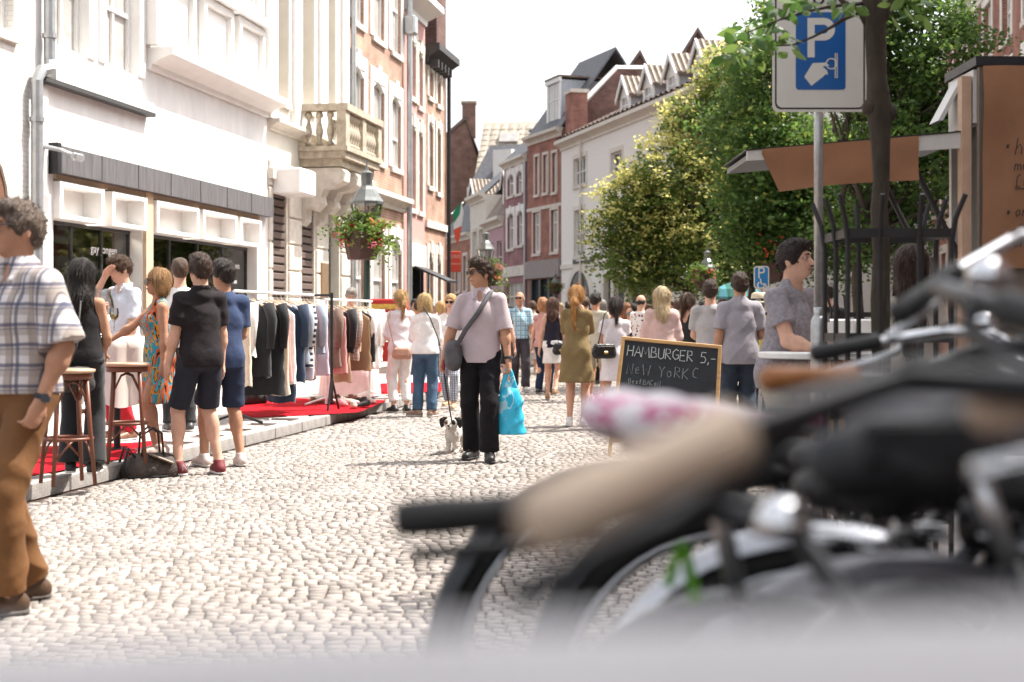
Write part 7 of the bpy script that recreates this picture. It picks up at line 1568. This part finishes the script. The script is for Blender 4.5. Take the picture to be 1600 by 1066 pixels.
# the far crowd
CR = [(955, 31, 1.6, 'w', 'bob', GR, 'mauve', (.45, .3, .4), 'woman with grey hair in a mauve top in the far crowd'), (978, 30, 1.62, 'w', 'long', AU, 'rust', (.45, .14, .08), 'red haired woman in a rust top in the far crowd'), (984, 27, 1.50, 'm', 'bald', GR, 'deep_navy', (.02, .03, .06), 'bald man in a dark navy shirt low in the far crowd'), (990, 34, 1.66, 'm', 'short', DK, 'teal', (.05, .2, .25), 'dark haired man in teal in the far crowd'), (969, 36, 1.62, 'w', 'bob', BL, 'lilac', GARM['lilac'], 'blonde woman in lilac in the far crowd'),
      (1014, 33, 1.62, 'w', 'short', BR, 'orange', (.5, .2, .07), 'short haired woman in orange in the far crowd'), (1047, 26, 1.60, 'w', 'long', BR, 'plum', (.2, .08, .1), 'brown haired woman in plum with sunglasses beside the blonde'), (1061, 24, 1.62, 'm', 'short', (.1, .05, .03), 'bright_blue', (.03, .22, .42), 'man in a bright blue shirt behind the black sleeveless top'), (1099, 29, 1.66, 'm', 'short', DK, 'sky', (.3, .45, .55), 'man in a sky blue shirt by the far hanging flowers'),
      (888, 34, 1.70, 'm', 'short', DK, 'grey', GARM['grey'], 'dark haired man in grey far down the street'), (875, 38, 1.72, 'w', 'bob', LB, 'white', GARM['white'], 'pale blonde woman in white far down the street'), (856, 42, 1.68, 'm', 'short', BR, 'navy', GARM['navy'], 'brown haired man in navy far down the street'), (845, 45, 1.7, 'w', 'bob', BR, 'pink', GARM['pink'], 'brown haired woman in pink far down the street'), (795, 36, 1.66, 'w', 'long', DK, 'black', GARM['black'], 'dark haired woman in black far behind the checked shirt'), (915, 30, 1.74, 'm', 'short', BR, 'tan', GARM['tan'], 'man in tan between the khaki dress and the pale tee'), (940, 28, 1.66, 'w', 'bob', GR, 'rose', GARM['rose'], 'grey bobbed woman in rose behind the pale tee'),
      (655, 26, 1.62, 'w', 'short', DK, 'cream', GARM['cream'], 'dark haired woman in cream behind the two women in white'), (648, 30, 1.7, 'm', 'short', DK, 'olive', GARM['olive'], 'dark haired man in olive by the far stalls'), (688, 29, 1.64, 'w', 'bob', BL, 'blue', GARM['blue'], 'blonde woman in blue behind the dog walker'), (718, 38, 1.7, 'm', 'bald', GR, 'white', GARM['white'], 'bald man in white far behind the dog walker'), (676, 33, 1.66, 'w', 'bob', GR, 'lilac', GARM['lilac'], 'grey haired woman in lilac by the far stalls'),
      (1215, 22, 1.68, 'm', 'short', DK, 'black', GARM['black'], 'man in black behind the young man at the table'), (1232, 26, 1.6, 'w', 'long', BR, 'rose', GARM['rose'], 'brown haired woman in rose behind the young man at the table'), (1130, 27, 1.66, 'w', 'bob', BR, 'tan', GARM['tan'], 'brown bobbed woman in tan near the green parasol'), (1025, 40, 1.72, 'm', 'short', BR, 'white', GARM['white'], 'man in white under the flowering tree'), (1000, 44, 1.75, 'w', 'bob', AU, 'black', GARM['black'], 'auburn haired woman in black under the flowering tree'), (965, 48, 1.78, 'm', 'short', DK, 'blue', GARM['blue'], 'dark haired man in blue near the cream house'), (900, 50, 1.78, 'w', 'long', DK, 'rose', GARM['rose'], 'dark haired woman in rose near the arched doorway'), (835, 52, 1.8, 'm', 'short', GR, 'cream', GARM['cream'], 'grey haired man in cream near the red brick house'), (770, 48, 1.76, 'w', 'bob', BL, 'navy', GARM['navy'], 'blonde woman in navy by the distant lamp post')]
for i, (px, Y, H_, sx, hk, hc, cn, cc, lab) in enumerate(CR):
    rr_ = random.Random(i); person(lab, pos(px, Y), R(rr_.choice((175, 190, 150, 210, 10, -20))), H_, sx, res=.018, skin=rr_.choice(('fair', 'tan')), top=dict(mat=cl(cn, cc), sl=rr_.choice((.5, .8, 1.0))), bottom=dict(mat=rr_.choice((navy, denim, black))), hair=(hk, hc), lh=rr_.choice(('down', 'front', 'chest')), rh=rr_.choice(('down', 'front')), face=False, sole=None, group='shoppers far down the street', **walk(.08))

# ---- things held and carried
P = PJ['dark haired man with sunglasses in a pale lilac shirt walking a small dog']
X0, Y0 = pos(751, 12.85)[:2]
mbag = thing('messenger_bag', 'grey messenger bag slung across the chest of the dog walker', 'bag', (X0 - .245, Y0 - .03, .93)); Mg = mt('bag_canvas', (.09, .085, .095), .8, var=.2, scale=20, bump=.3)
sdf_obj('body', [ell((0, 0, .02), (.085, .15, .14), k=.03), rc((0, -.1, -.05), (0, .1, -.05), .06, .06, .05), rc((-.01, -.09, .08), (-.01, .09, .08), .05, .05, .05)], .01, Mg, mbag, wrinkle(.005, 3, 30, 20))
sh = P[1][3]; o = Vector((X0 - .245, Y0 - .03, .93)); st_ = [(.0, .10, .1), Vector((X0 - .13, Y0 - .165, 1.18)) - o, Vector((X0 - .02, Y0 - .165, 1.33)) - o, Vector((X0 + .08, Y0 - .10, 1.50)) - o, Vector((X0 + .10, Y0 + .03, 1.525)) - o, Vector((X0 + .02, Y0 + .14, 1.4)) - o]
st_[0] = Vector((.02, -.12, .08)); MB().tube(st_, .022, 8, flat=(1, .5, 1)).build('strap', Mg, mbag, True)
wr = P[1][5]; hx = wr + Vector((.005, -.02, -.09))
cbag = thing('carrier_bag', 'bright turquoise plastic carrier bag hanging from the dog walker\'s hand', 'bag', hx); zb = hx.z - (CAMH - (678 - HOR) * 12.8 / F)
Mp = mt_print('turquoise_plastic', [(0, (.02, .36, .58)), (.40, (.05, .45, .66)), (.60, (.32, .58, .68)), (.66, (.03, .40, .62))], 3.2, 1.5, rough=.28)
sdf_obj('body', [rc((.0, 0, -.15), (.012, 0, -.27), .05, .105, .04, (np.array([0, 1., 0]), 1.8)), rc((.012, 0, -.27), (.025, 0, -zb + .02), .105, .128, .04, (np.array([0, 1., 0]), 1.6))], .010, Mp, cbag, wrinkle(.014, 5, 26, 13, 3), lambda Q: np.maximum(-zb - Q[..., 2], -1))
for s in (1, -1): MB().tube([(0, 0, .03), (s * .022, .0, -.03), (s * .05, 0, -.14), (s * .06, 0, -.22)], [.018, .02, .026, .03], 8, flat=(1, .5, 1)).build('handle', Mp, cbag, True)
wl_ = P[-1][5] + Vector((0, -.02, -.09)); Yd = 13.55; dx = gx(709, Yd)
ls = thing('dog_leash', 'thin dark leash running down from the walker\'s hand to the dog', 'leash', wl_); e = Vector((dx, Yd - .05, .22)) - wl_
MB().tube([(0, 0, .03), (0, 0, 0), e * .3 + Vector((0, 0, -.02)), e * .7 + Vector((0, 0, -.025)), e], .0075, 6).build('cord', black, ls, True); MB().cbox((0, 0, .02), (.035, .05, .11), .01).build('grip', mt('leash_red', (.25, .03, .05), .4), ls)
# dog: small white terrier with black ears, walking towards the camera
D = [rc((0, -.02, .19), (0, .20, .20), .072, .07, .04), ell((0, -.05, .20), (.07, .07, .085), k=.04), rc((0, -.06, .24), (0, -.10, .285), .052, .052, .03), ell((0, -.115, .30), (.068, .062, .06), k=.02), rc((0, -.15, .285), (0, -.185, .275), .034, .027, .02), rc((0, -.15, .262), (0, -.178, .255), .024, .018, .012)]
for s, fy in ((1, -.07), (-1, -.03)): D += [rc((s * .045, -.04, .17), (s * .045, fy, .08), .034, .024, .02), rc((s * .045, fy, .08), (s * .045, fy - .005, .02), .024, .022, .01), rc((s * .045, fy - .005, .018), (s * .045, fy - .035, .016), .022, .02, .01)]
for s, fy in ((1, .18), (-1, .22)): D += [rc((s * .045, .17, .19), (s * .05, fy - .03, .12), .05, .032, .02), rc((s * .05, fy - .03, .12), (s * .05, fy + .02, .07), .028, .022, .01), rc((s * .05, fy + .02, .07), (s * .05, fy, .02), .021, .02, .01), rc((s * .05, fy, .017), (s * .05, fy - .03, .016), .021, .019, .01)]
D += [rc((0, .25, .24), (.01, .30, .32), .026, .022, .02), rc((.01, .30, .32), (.02, .27, .37), .022, .02, .02)]
fur = mt('dog_fur', (.66, .60, .54), .95, var=.18, scale=30, bump=.9, bscale=90)
def furn(Q): x, y, z = Q[..., 0], Q[..., 1], Q[..., 2]; return (.005 * np.sin(140 * x + 3 * np.sin(40 * z)) * np.sin(120 * y + 2 * np.sin(60 * x)) * np.sin(90 * z)).astype(np.float32)
V, Fq = sdf_mesh(D, .0075, furn); dog = link('dog', np_mesh('dog', V, Fq, fur), None, (dx, Yd, .003), 'small white dog with black ears trotting on a leash', 'dog', None, None, R(-12)); dog.scale = (.95,) * 3
blk = mt('dog_black', (.025, .022, .022), .9, var=.3, bump=.8, bscale=90); 
for s in (1, -1):
    sdf_obj('ear', [rc((s * .05, -.11, .345), (s * .085, -.105, .325), .022, .03, .02, (np.array([0, 1., 0]), 1.6)), rc((s * .085, -.105, .325), (s * .092, -.11, .275), .03, .02, .02, (np.array([0, 1., 0]), 1.6))], .006, blk, dog, furn)
    sdf_obj('eye_patch', [ell((s * .036, -.158, .315), (.024, .022, .026), k=.01)], .006, blk if s > 0 else mt('dog_brown', (.16, .1, .07), .9), dog, furn)
    MB().lathe([(0, -.009), (.009, 0), (0, .009)], (s * .03, -.178, .308), 8).build('eye', mt('eye_dark', (.005, .005, .005), .1, var=0), dog, True)
MB().lathe([(0, -.012), (.014, -.004), (.012, .006), (0, .01)], (0, -.21, .284), 8).build('nose', mt('eye_dark', (.005, .005, .005)), dog, True)
MB().lathe([(0, -.012), (.012, 0), (0, .006)], (0, -.196, .255), 8).build('mouth', mt('dog_mouth', (.25, .07, .07), .4), dog, True)
# bags on shoulders
def xbag(label, px, py, Y, w, h_, m, strap, dz=.0, ang=0., cat='handbag', clasp=True, t=.1):
    p = at(px, py, Y); b = thing('handbag', label, cat, p, ang)
    sdf_obj('body', [rc((-w * .36, 0, -h_ * .2), (w * .36, 0, -h_ * .2), h_ * .3, h_ * .3, .04, (np.array([0, 1., 0]), 1.5)), rc((-w * .34, 0, h_ * .2), (w * .34, 0, h_ * .2), h_ * .24, h_ * .24, .05, (np.array([0, 1., 0]), 1.5))], .011, m, b, wrinkle(.004, int(w * 100), 30, 30))
    MB().cbox((0, -h_ * .25, h_ * .03), (w * .8, .014, h_ * .5), .006).build('flap', m, b)
    if clasp: MB().cbox((0, -h_ * .25 - .012, -h_ * .12), (.05, .012, .03), .004).build('clasp', mt('brass', (.6, .45, .2), .3, .9), b)
    s = [at(a, c, yy) - p for a, c, yy in strap]; o = MB().tube(s, .0075, 6).build('strap', m, b, True); o.rotation_euler = (0, 0, -ang); return b
xbag('beige crossbody bag on the hip of the woman in white', 628, 552, 19.5 - .19, .24, .17, mt('beige_leather', (.48, .28, .2), .5), [(617, 547, 19.3), (612, 525, 19.31), (606, 500, 19.34), (610, 484, 19.4)], clasp=False)
xbag('black flap handbag with a brass clasp on the woman in the white dress', 944, 548, 16.6 - .2, .27, .19, mt('black_leather', (.02, .018, .018), .4, bump=.2), [(934, 540, 16.4), (940, 515, 16.4), (944, 492, 16.42), (950, 486, 16.45)], ang=.35)
xbag('small black handbag behind the khaki green dress', 876, 545, 22.5, .2, .2, mt('black_leather', (.02, .018, .018)), [(872, 538, 22.5), (874, 505, 22.5), (873, 488, 22.5)])
xbag('large dark grey leather shoulder bag of the woman in flared trousers', 112, 592, 10.2, .30, .20, mt('grey_leather', (.045, .042, .042), .6, bump=.2), [(104, 585, 10.2), (120, 540, 10.22), (126, 470, 10.24)], ang=.5, clasp=False)
MB().tube([at(661, 479, 18.52) + Vector((0, .02, 0)), at(672, 497, 18.5), at(683, 525, 18.52), at(688, 540, 18.6)], .008, 6).build('bag_strap', black, None, True, label='thin black bag strap across the white blouse of the blonde woman', cat='bag strap')

q = next(o for o in bpy.data.objects if o.get('label', '').startswith('young man in a black polo')); ql = Matrix.Rotation(-R(-140), 3, 'Z') @ (at(284, 736, 11.50) - Vector(q.location))
em = text_mesh('shoe_emblem', 'N', .075, mt('emblem_grey', (.5, .5, .52), .5), q, ql, (R(90), 0, -R(-140)), .002)
# ------------------------------------------------------------------ parked bicycles close to the lens
pl_ = MB(); PLZ = .20; pl_.prism([(-.55, -.3), (3.2, -.3), (3.6, 3.3), (-.25, 3.3)], (0, 0, 0), (1, 0, 0), (0, 1, 0), (0, 0, PLZ)); pl_.build('raised_pavement', mt('dark_paving', (.11, .105, .1), .85, var=.25, scale=6, bump=.3), kind='structure', label='low paved plinth the bicycles are parked on')
M_tyre = mt('tyre', (.018, .018, .018), .8, var=.2, scale=30, bump=.3); M_chrome = mt('chrome', (.75, .75, .76), .12, 1., var=.04); M_alu = mt('aluminium', (.55, .55, .56), .3, .9, var=.08)
M_frk = mt('frame_black', (.014, .014, .016), .3, var=.2); M_sad = mt('saddle_black', (.022, .021, .022), .5, bump=.3); M_rub = mt('rubber_black', (.02, .02, .02), .6)
def bike(label, anchor, target, heading, frame=M_frk, fender=M_frk, grip=M_rub, bar=M_chrome, saddle=M_sad, bz=1.06, sz=.93, drop=.05, carrier=True, lean=0., lettering=None, light=True, bell=True):
    t = thing('bicycle', label, 'bicycle', (0, 0, 0), 0, 'bicycles parked in front of the lens')
    ra, fa, bb = Vector((-.46, 0, .35)), Vector((.62, 0, .35)), Vector((0, 0, .29)); R_ = .335
    st = Vector((-.185, 0, .78)); sd = Vector((-.225, 0, sz)); h1, h0 = Vector((.395, 0, .90)), Vector((.435, 0, .70)); sc_ = Vector((.375, 0, bz))
    fr = MB(); fr.tube([bb, st], .016, 10); fr.tube([bb, h0], .019, 10); fr.tube([bb.lerp(st, .62), Vector((.1, 0, .52)), h1.lerp(h0, .4)], .016, 10); fr.tube([h1, h0], .022, 10)
    for s in (1, -1): fr.tube([bb + Vector((0, s * .03, 0)), ra + Vector((0, s * .06, 0))], .010, 8); fr.tube([st + Vector((0, s * .015, -.05)), ra + Vector((0, s * .06, 0))], .008, 8)
    fr.build('frame', frame, t, True)
    fk = MB(); fk.tube([h1 + Vector((0, 0, -.01)), h0], .017, 8)
    for s in (1, -1): fk.tube([h0, h0 + Vector((.02, s * .055, -.02)), h0.lerp(fa, .5) + Vector((0, s * .06, 0)), fa + Vector((0, s * .055, 0))], [.012, .014, .012, .009], 8)
    fk.build('fork', frame, t, True)
    for c in (ra, fa):
        w = link('wheel', None, t, c)
        m = MB(); m.torus((0, 0, 0), R_ - .008, .021, (1, 0, 0), (0, 0, 1), 44, 8); w2 = m.build('tyre', M_tyre, w, True)
        m = MB(); m.torus((0, 0, 0), R_ - .032, .011, (1, 0, 0), (0, 0, 1), 44, 6, kr=1.2); m.build('rim', M_alu, w, True)
        m = MB()
        for i in range(28):
            a = 2 * math.pi * i / 28; s = 1 if i % 2 else -1; m.tube([(.022 * math.cos(a + s * .8), s * .03, .022 * math.sin(a + s * .8)), ((R_ - .035) * math.cos(a), 0, (R_ - .035) * math.sin(a))], .0013, 3, caps=False)
        m.build('spokes', M_alu, w, kind='stuff'); m = MB(); m.lathe([(.018, -.05), (.03, -.035), (.016, -.03), (.016, .03), (.03, .035), (.018, .05)], n=12, axis='y'); m.build('hub', M_alu, w, True)
        f = MB(); a0, a1 = ((R(15), R(205)) if c is ra else (R(35), R(190))); N = 22; vs = []
        for i in range(N + 1):
            a = a0 + (a1 - a0) * i / N
            for q, rr in ((-.032, -.016), (-.022, .004), (0, .010), (.022, .004), (.032, -.016)): vs.append((c.x + (R_ + .03 + rr) * math.cos(a), q, c.z + (R_ + .03 + rr) * math.sin(a)))
        fs = [(i * 5 + j, i * 5 + j + 1, (i + 1) * 5 + j + 1, (i + 1) * 5 + j) for i in range(N) for j in range(4)]; nv = len(vs); vs += [(v[0] * 1, v[1], v[2] - .0025) for v in vs]; fs += [tuple(nv + i for i in reversed(q)) for q in fs]
        fo = f.add(vs, fs).build('mudguard', fender, t, True)
        sy = MB()
        for s in (1, -1): sy.tube([c + Vector((0, s * .05, 0)), c + Vector(((R_ + .03) * math.cos(a1 - .25), s * .03, (R_ + .03) * math.sin(a1 - .25)))], .003, 5)
        sy.build('stay', M_alu, fo)
    # saddle
    S_ = sd; sp_ = MB().tube([st, sd - Vector((0, 0, .05))], .0125, 10).build('seat_post', M_alu, t, True)
    sdf_obj('saddle', [rc(S_ + Vector((.14, 0, -.012)), S_ + Vector((.0, 0, -.01)), .020, .034, .02, (np.array([0, 0, 1.]), 1.25)), rc(S_ + Vector((.0, 0, -.01)), S_ + Vector((-.09, .045, .004)), .032, .05, .03, (np.array([0, 0, 1.]), 1.6)), rc(S_ + Vector((.0, 0, -.01)), S_ + Vector((-.09, -.045, .004)), .032, .05, .03, (np.array([0, 0, 1.]), 1.6))], .010, saddle, t)
    sg = MB()
    for s in (1, -1): sg.torus(S_ + Vector((-.09, s * .04, -.065)), .022, .004, (1, 0, 0), (0, 1, 0), 12, 5)
    sg.tube([S_ + Vector((-.1, -.03, -.03)), S_ + Vector((.1, 0, -.035)), S_ + Vector((-.1, .03, -.03))], .004, 5); sg.build('saddle_rail', M_alu, t)
    # stem and swept handlebar
    MB().tube([h1 - Vector((0, 0, .02)), h1.lerp(sc_, .9), sc_ + Vector((.0, 0, 0))], .0125, 10).build('stem', bar, t, True)
    hb = MB(); P = []
    for s in (-1, 1):
        q = [Vector((.385, s * .06, bz + .01)), Vector((.39, s * .16, bz + .035)), Vector((.33, s * .24, bz + .04)), Vector((.22, s * .275, bz + .04 - drop * .4)), Vector((.06, s * .30, bz + .04 - drop))]
        P = list(reversed(q)) + P if s < 0 else P + q
    hb.tube(P[:5] + [Vector((.38, 0, bz))] + P[5:], .0115, 10); h_ = hb.build('handlebar', bar, t, True)
    for s in (1, -1):
        e = Vector((.055, s * .301, bz + .04 - drop)); i_ = Vector((.195, s * .280, bz + .04 - drop * .48)); d = (i_ - e).normalized(); Lg = (i_ - e).length
        MB().tube([e - d * .004, e + d * .004, e + d * Lg * .3, e + d * Lg * .55, e + d * Lg * .85, i_, i_ + d * .004], [.012, .0175, .0185, .0168, .0178, .0195, .015], 14).build('grip', grip, h_, True)
        MB().tube([i_ + d * .05, i_ + d * .05 + Vector((0, s * .01, -.028)), i_ - d * .02 + Vector((0, s * .022, -.042)), e + d * .02 + Vector((0, s * .03, -.045))], [.008, .009, .007, .007], 8).build('brake_lever', bar, h_, True)
        MB().tube([i_ + d * .05 + Vector((0, 0, -.02)), i_ + d * .16 + Vector((0, -s * .03, .02)), Vector((.45, s * .05, bz - .02)), Vector((.43, s * .02, .85))], .0028, 5).build('brake_cable', M_rub, h_, True)
    if bell: MB().lathe([(.0, .03), (.016, .027), (.025, .014), (.027, 0), (.012, -.004)], Vector((.36, .13, bz + .048)), 16).build('bell', M_chrome, h_, True)
    if light:
        l = MB().lathe([(.0, -.05), (.025, -.045), (.038, -.01), (.042, .02), (.034, .028)], Vector((.48, 0, .84)), 18, axis='x').build('headlight', M_frk, t, True); MB().lathe([(.034, .0275), (.02, .031), (0, .032)], Vector((.48, 0, .84)), 16, axis='x').build('lens', mt('lamp_lens', (.7, .7, .68), .1, spec=.8), l, True)
    if carrier:
        c = MB(); zc = .775
        for s in (1, -1): c.tube([(-.24, s * .06, zc), (-.68, s * .065, zc)], .006, 6); c.tube([(-.45, s * .063, zc), (-.46, s * .065, .37)], .005, 6); c.tube([(-.62, s * .063, zc), (-.46, s * .065, .37)], .005, 6)
        for q in range(5): c.tube([(-.28 - q * .1, -.063, zc), (-.28 - q * .1, .063, zc)], .004, 5)
        c.build('luggage_carrier', M_alu if fender is not M_frk else M_frk, t, True); MB().cbox((-.70, 0, .72), (.03, .09, .05), .01).build('rear_light', mt('rear_light_red', (.35, .02, .02), .2), t)
    ck = MB(); ck.lathe([(.018, -.05), (.018, .05)], bb, 12, axis='y'); ck.torus(bb + Vector((0, -.045, 0)), .085, .004, (1, 0, 0), (0, 0, 1), 28, 4); ck.tube([bb + Vector((0, -.055, 0)), bb + Vector((.12, -.065, -.12))], .009, 6); ck.tube([bb + Vector((0, .055, 0)), bb + Vector((-.12, .065, .12))], .009, 6); ck.build('crank', M_alu, t)
    for s in (1, -1): MB().cbox(bb + Vector((s * .12, -s * .115, -s * .12)), (.085, .09, .022), .008).build('pedal', M_rub, t)
    MB().prism([(-.48, .40), (.0, .385), (.09, .34), (.09, .22), (0, .19), (-.48, .30)], (0, -.075, 0), (1, 0, 0), (0, 0, 1), (0, .03, 0)).build('chain_guard', frame, t)
    if lettering:
        d = (h0 - bb).normalized(); up = Vector((-d.z, 0, d.x)); o = bb + d * .13 + Vector((0, -.0205, 0)) - up * .010
        tm = text_mesh('lettering', lettering, .036, mt('frame_letter', (.75, .74, .72), .4), t, o, (0, 0, 0), .0006, sx=1.3); tm.rotation_euler = (R(90), -math.atan2(d.z, d.x), 0)
    rot = Matrix.Rotation(R(heading), 3, 'Z') @ Matrix.Rotation(R(lean), 3, 'X')
    g = {'grip': Vector((.055, .301, bz + .04 - drop)), 'saddle': S_, 'rear': ra + Vector((0, 0, R_ + .04)), 'bb': bb, 'bar': sc_}[anchor]
    t.rotation_euler = rot.to_euler(); t.location = Vector(target) - rot @ g
    return t
M_beige = mt('grip_cream', (.56, .43, .32), .6, var=.06); M_leather = mt('grip_leather', (.30, .115, .035), .45, var=.2, bump=.2); M_silv = mt('mudguard_silver', (.20, .195, .21), .35, .5, var=.1); M_pinkc = mt_print('saddle_cover_pink', [(0, (.75, .7, .72)), (.5, (.72, .64, .68)), (.56, (.55, .12, .26)), (.66, (.74, .68, .7))], 16, 2)
bike('nearest bicycle with a thick cream rubber grip filling the centre foreground', 'grip', at(842, 818, .66), 52, grip=M_beige, bar=M_frk, bz=1.07, drop=.06, carrier=False)
bike('bicycle with black grip and lever sticking out furthest to the left', 'grip', at(622, 812, 1.32), 17, bar=M_frk, drop=.02, carrier=False, lean=9)
bike('bicycle with brown leather handlebar grips and a pink and white saddle cover', 'grip', at(1195, 592, 2.02), 24, grip=M_leather, saddle=M_pinkc, bar=M_frk, drop=.0, bz=.98, sz=.99, carrier=False)
bike('bicycle with polished chrome swept handlebar rising highest of all', 'grip', at(1402, 492, 2.2), 44, bz=1.12, drop=.13, sz=.90, carrier=False)
bike('bicycle with a light grey saddle in the middle of the tangle', 'saddle', at(1520, 640, 1.6), -32, saddle=mt('saddle_grey', (.34, .33, .34), .5), bar=M_frk, bz=.98, sz=.95, carrier=False)
bike('bicycle with silver mudguards low in the foreground', 'rear', at(1400, 860, 1.75), 4, fender=M_silv, carrier=False, sz=.80, bz=.95)
bike('black bicycle with pale lettering along its down tube', 'bb', at(1330, 1060, 2.75), 12, fender=M_frk, lettering='GAZELLE', bz=.92, sz=.70, carrier=False)
bike('bicycle at the right edge with a pale tan grip', 'grip', at(1535, 640, .86), 26, grip=mt('grip_tan', (.5, .36, .27), .5), bar=M_chrome, drop=.04, carrier=False)
bike('bicycle with dark wheels and spokes deep in the tangle', 'rear', at(1140, 770, 2.5), 5, bz=.9, sz=.78, carrier=False)
bike('bicycle with a chrome edged wheel below the grey saddle', 'rear', at(1290, 815, 2.05), -14, fender=mt('mudguard_polished', (.5, .5, .52), .2, .9, var=.05), bz=.9, sz=.78, carrier=False)
bike('black bicycle with its handlebar and round lamp high at the right edge', 'bar', at(1650, 505, 1.75), 118, bar=M_frk, bz=1.10, sz=.8, carrier=False)
bike('black bicycle squeezed between the leather gripped and the chrome one', 'grip', at(1345, 615, 2.35), 36, bar=M_frk, bz=1.0, sz=.85, carrier=False, drop=.08)
pn = thing('pannier_bag', 'black saddle bag in the dark middle of the bicycle tangle', 'bag', at(1400, 700, 1.22), R(14)); pn.scale = (.72, .72, .72); sdf_obj('body', [rc((-.07, 0, -.01), (.09, 0, .012), .036, .042, .04), ell((.01, 0, -.02), (.11, .06, .045), k=.04)], .010, mt('pannier_black', (.018, .018, .02), .55, bump=.3), pn, wrinkle(.006, 9, 20, 20)); MB().cbox((0, -.05, .01), (.14, .016, .05), .006).build('flap', mt('pannier_black', (.018, .018, .02)), pn)
rb = thing('ribbon', 'bright green ribbon tied to a bicycle frame', 'ribbon', at(1065, 860, 1.7)); k_ = 1.7 / F
for pts in ([(-8, 10), (8, 12), (-16, -62), (-30, -50)], [(-4, 8), (12, 8), (34, -78), (14, -84)]): MB().prism([(a * k_, b * k_) for a, b in pts], (0, 0, 0), (1, .2, 0), (0, 0, 1), (0, .004, 0)).build('tail', mt('ribbon_green', (.14, .42, .03), .5), rb)
# broad grey rail right in front of the lens
rl = thing('parking_rail', 'broad pale grey metal rail out of focus across the bottom edge', 'rail', (0, .34, 0)); zt_ = CAMH - (1000 - HOR) * .34 / F; rl.rotation_euler = (0, -.03, 0); rl.location.z = 0
MB().cbox((.0, 0, zt_ - .05), (1.3, .07, .10), .02).build('beam', mt('grey_paint', (.52, .50, .505), .5, var=.08), rl)
for x in (-.55, .55): MB().cbox((x, 0, (zt_ - .1 + PLZ) / 2), (.06, .05, zt_ - .1 - PLZ), .008).build('post', mt('grey_paint', (.40, .385, .39)), rl)
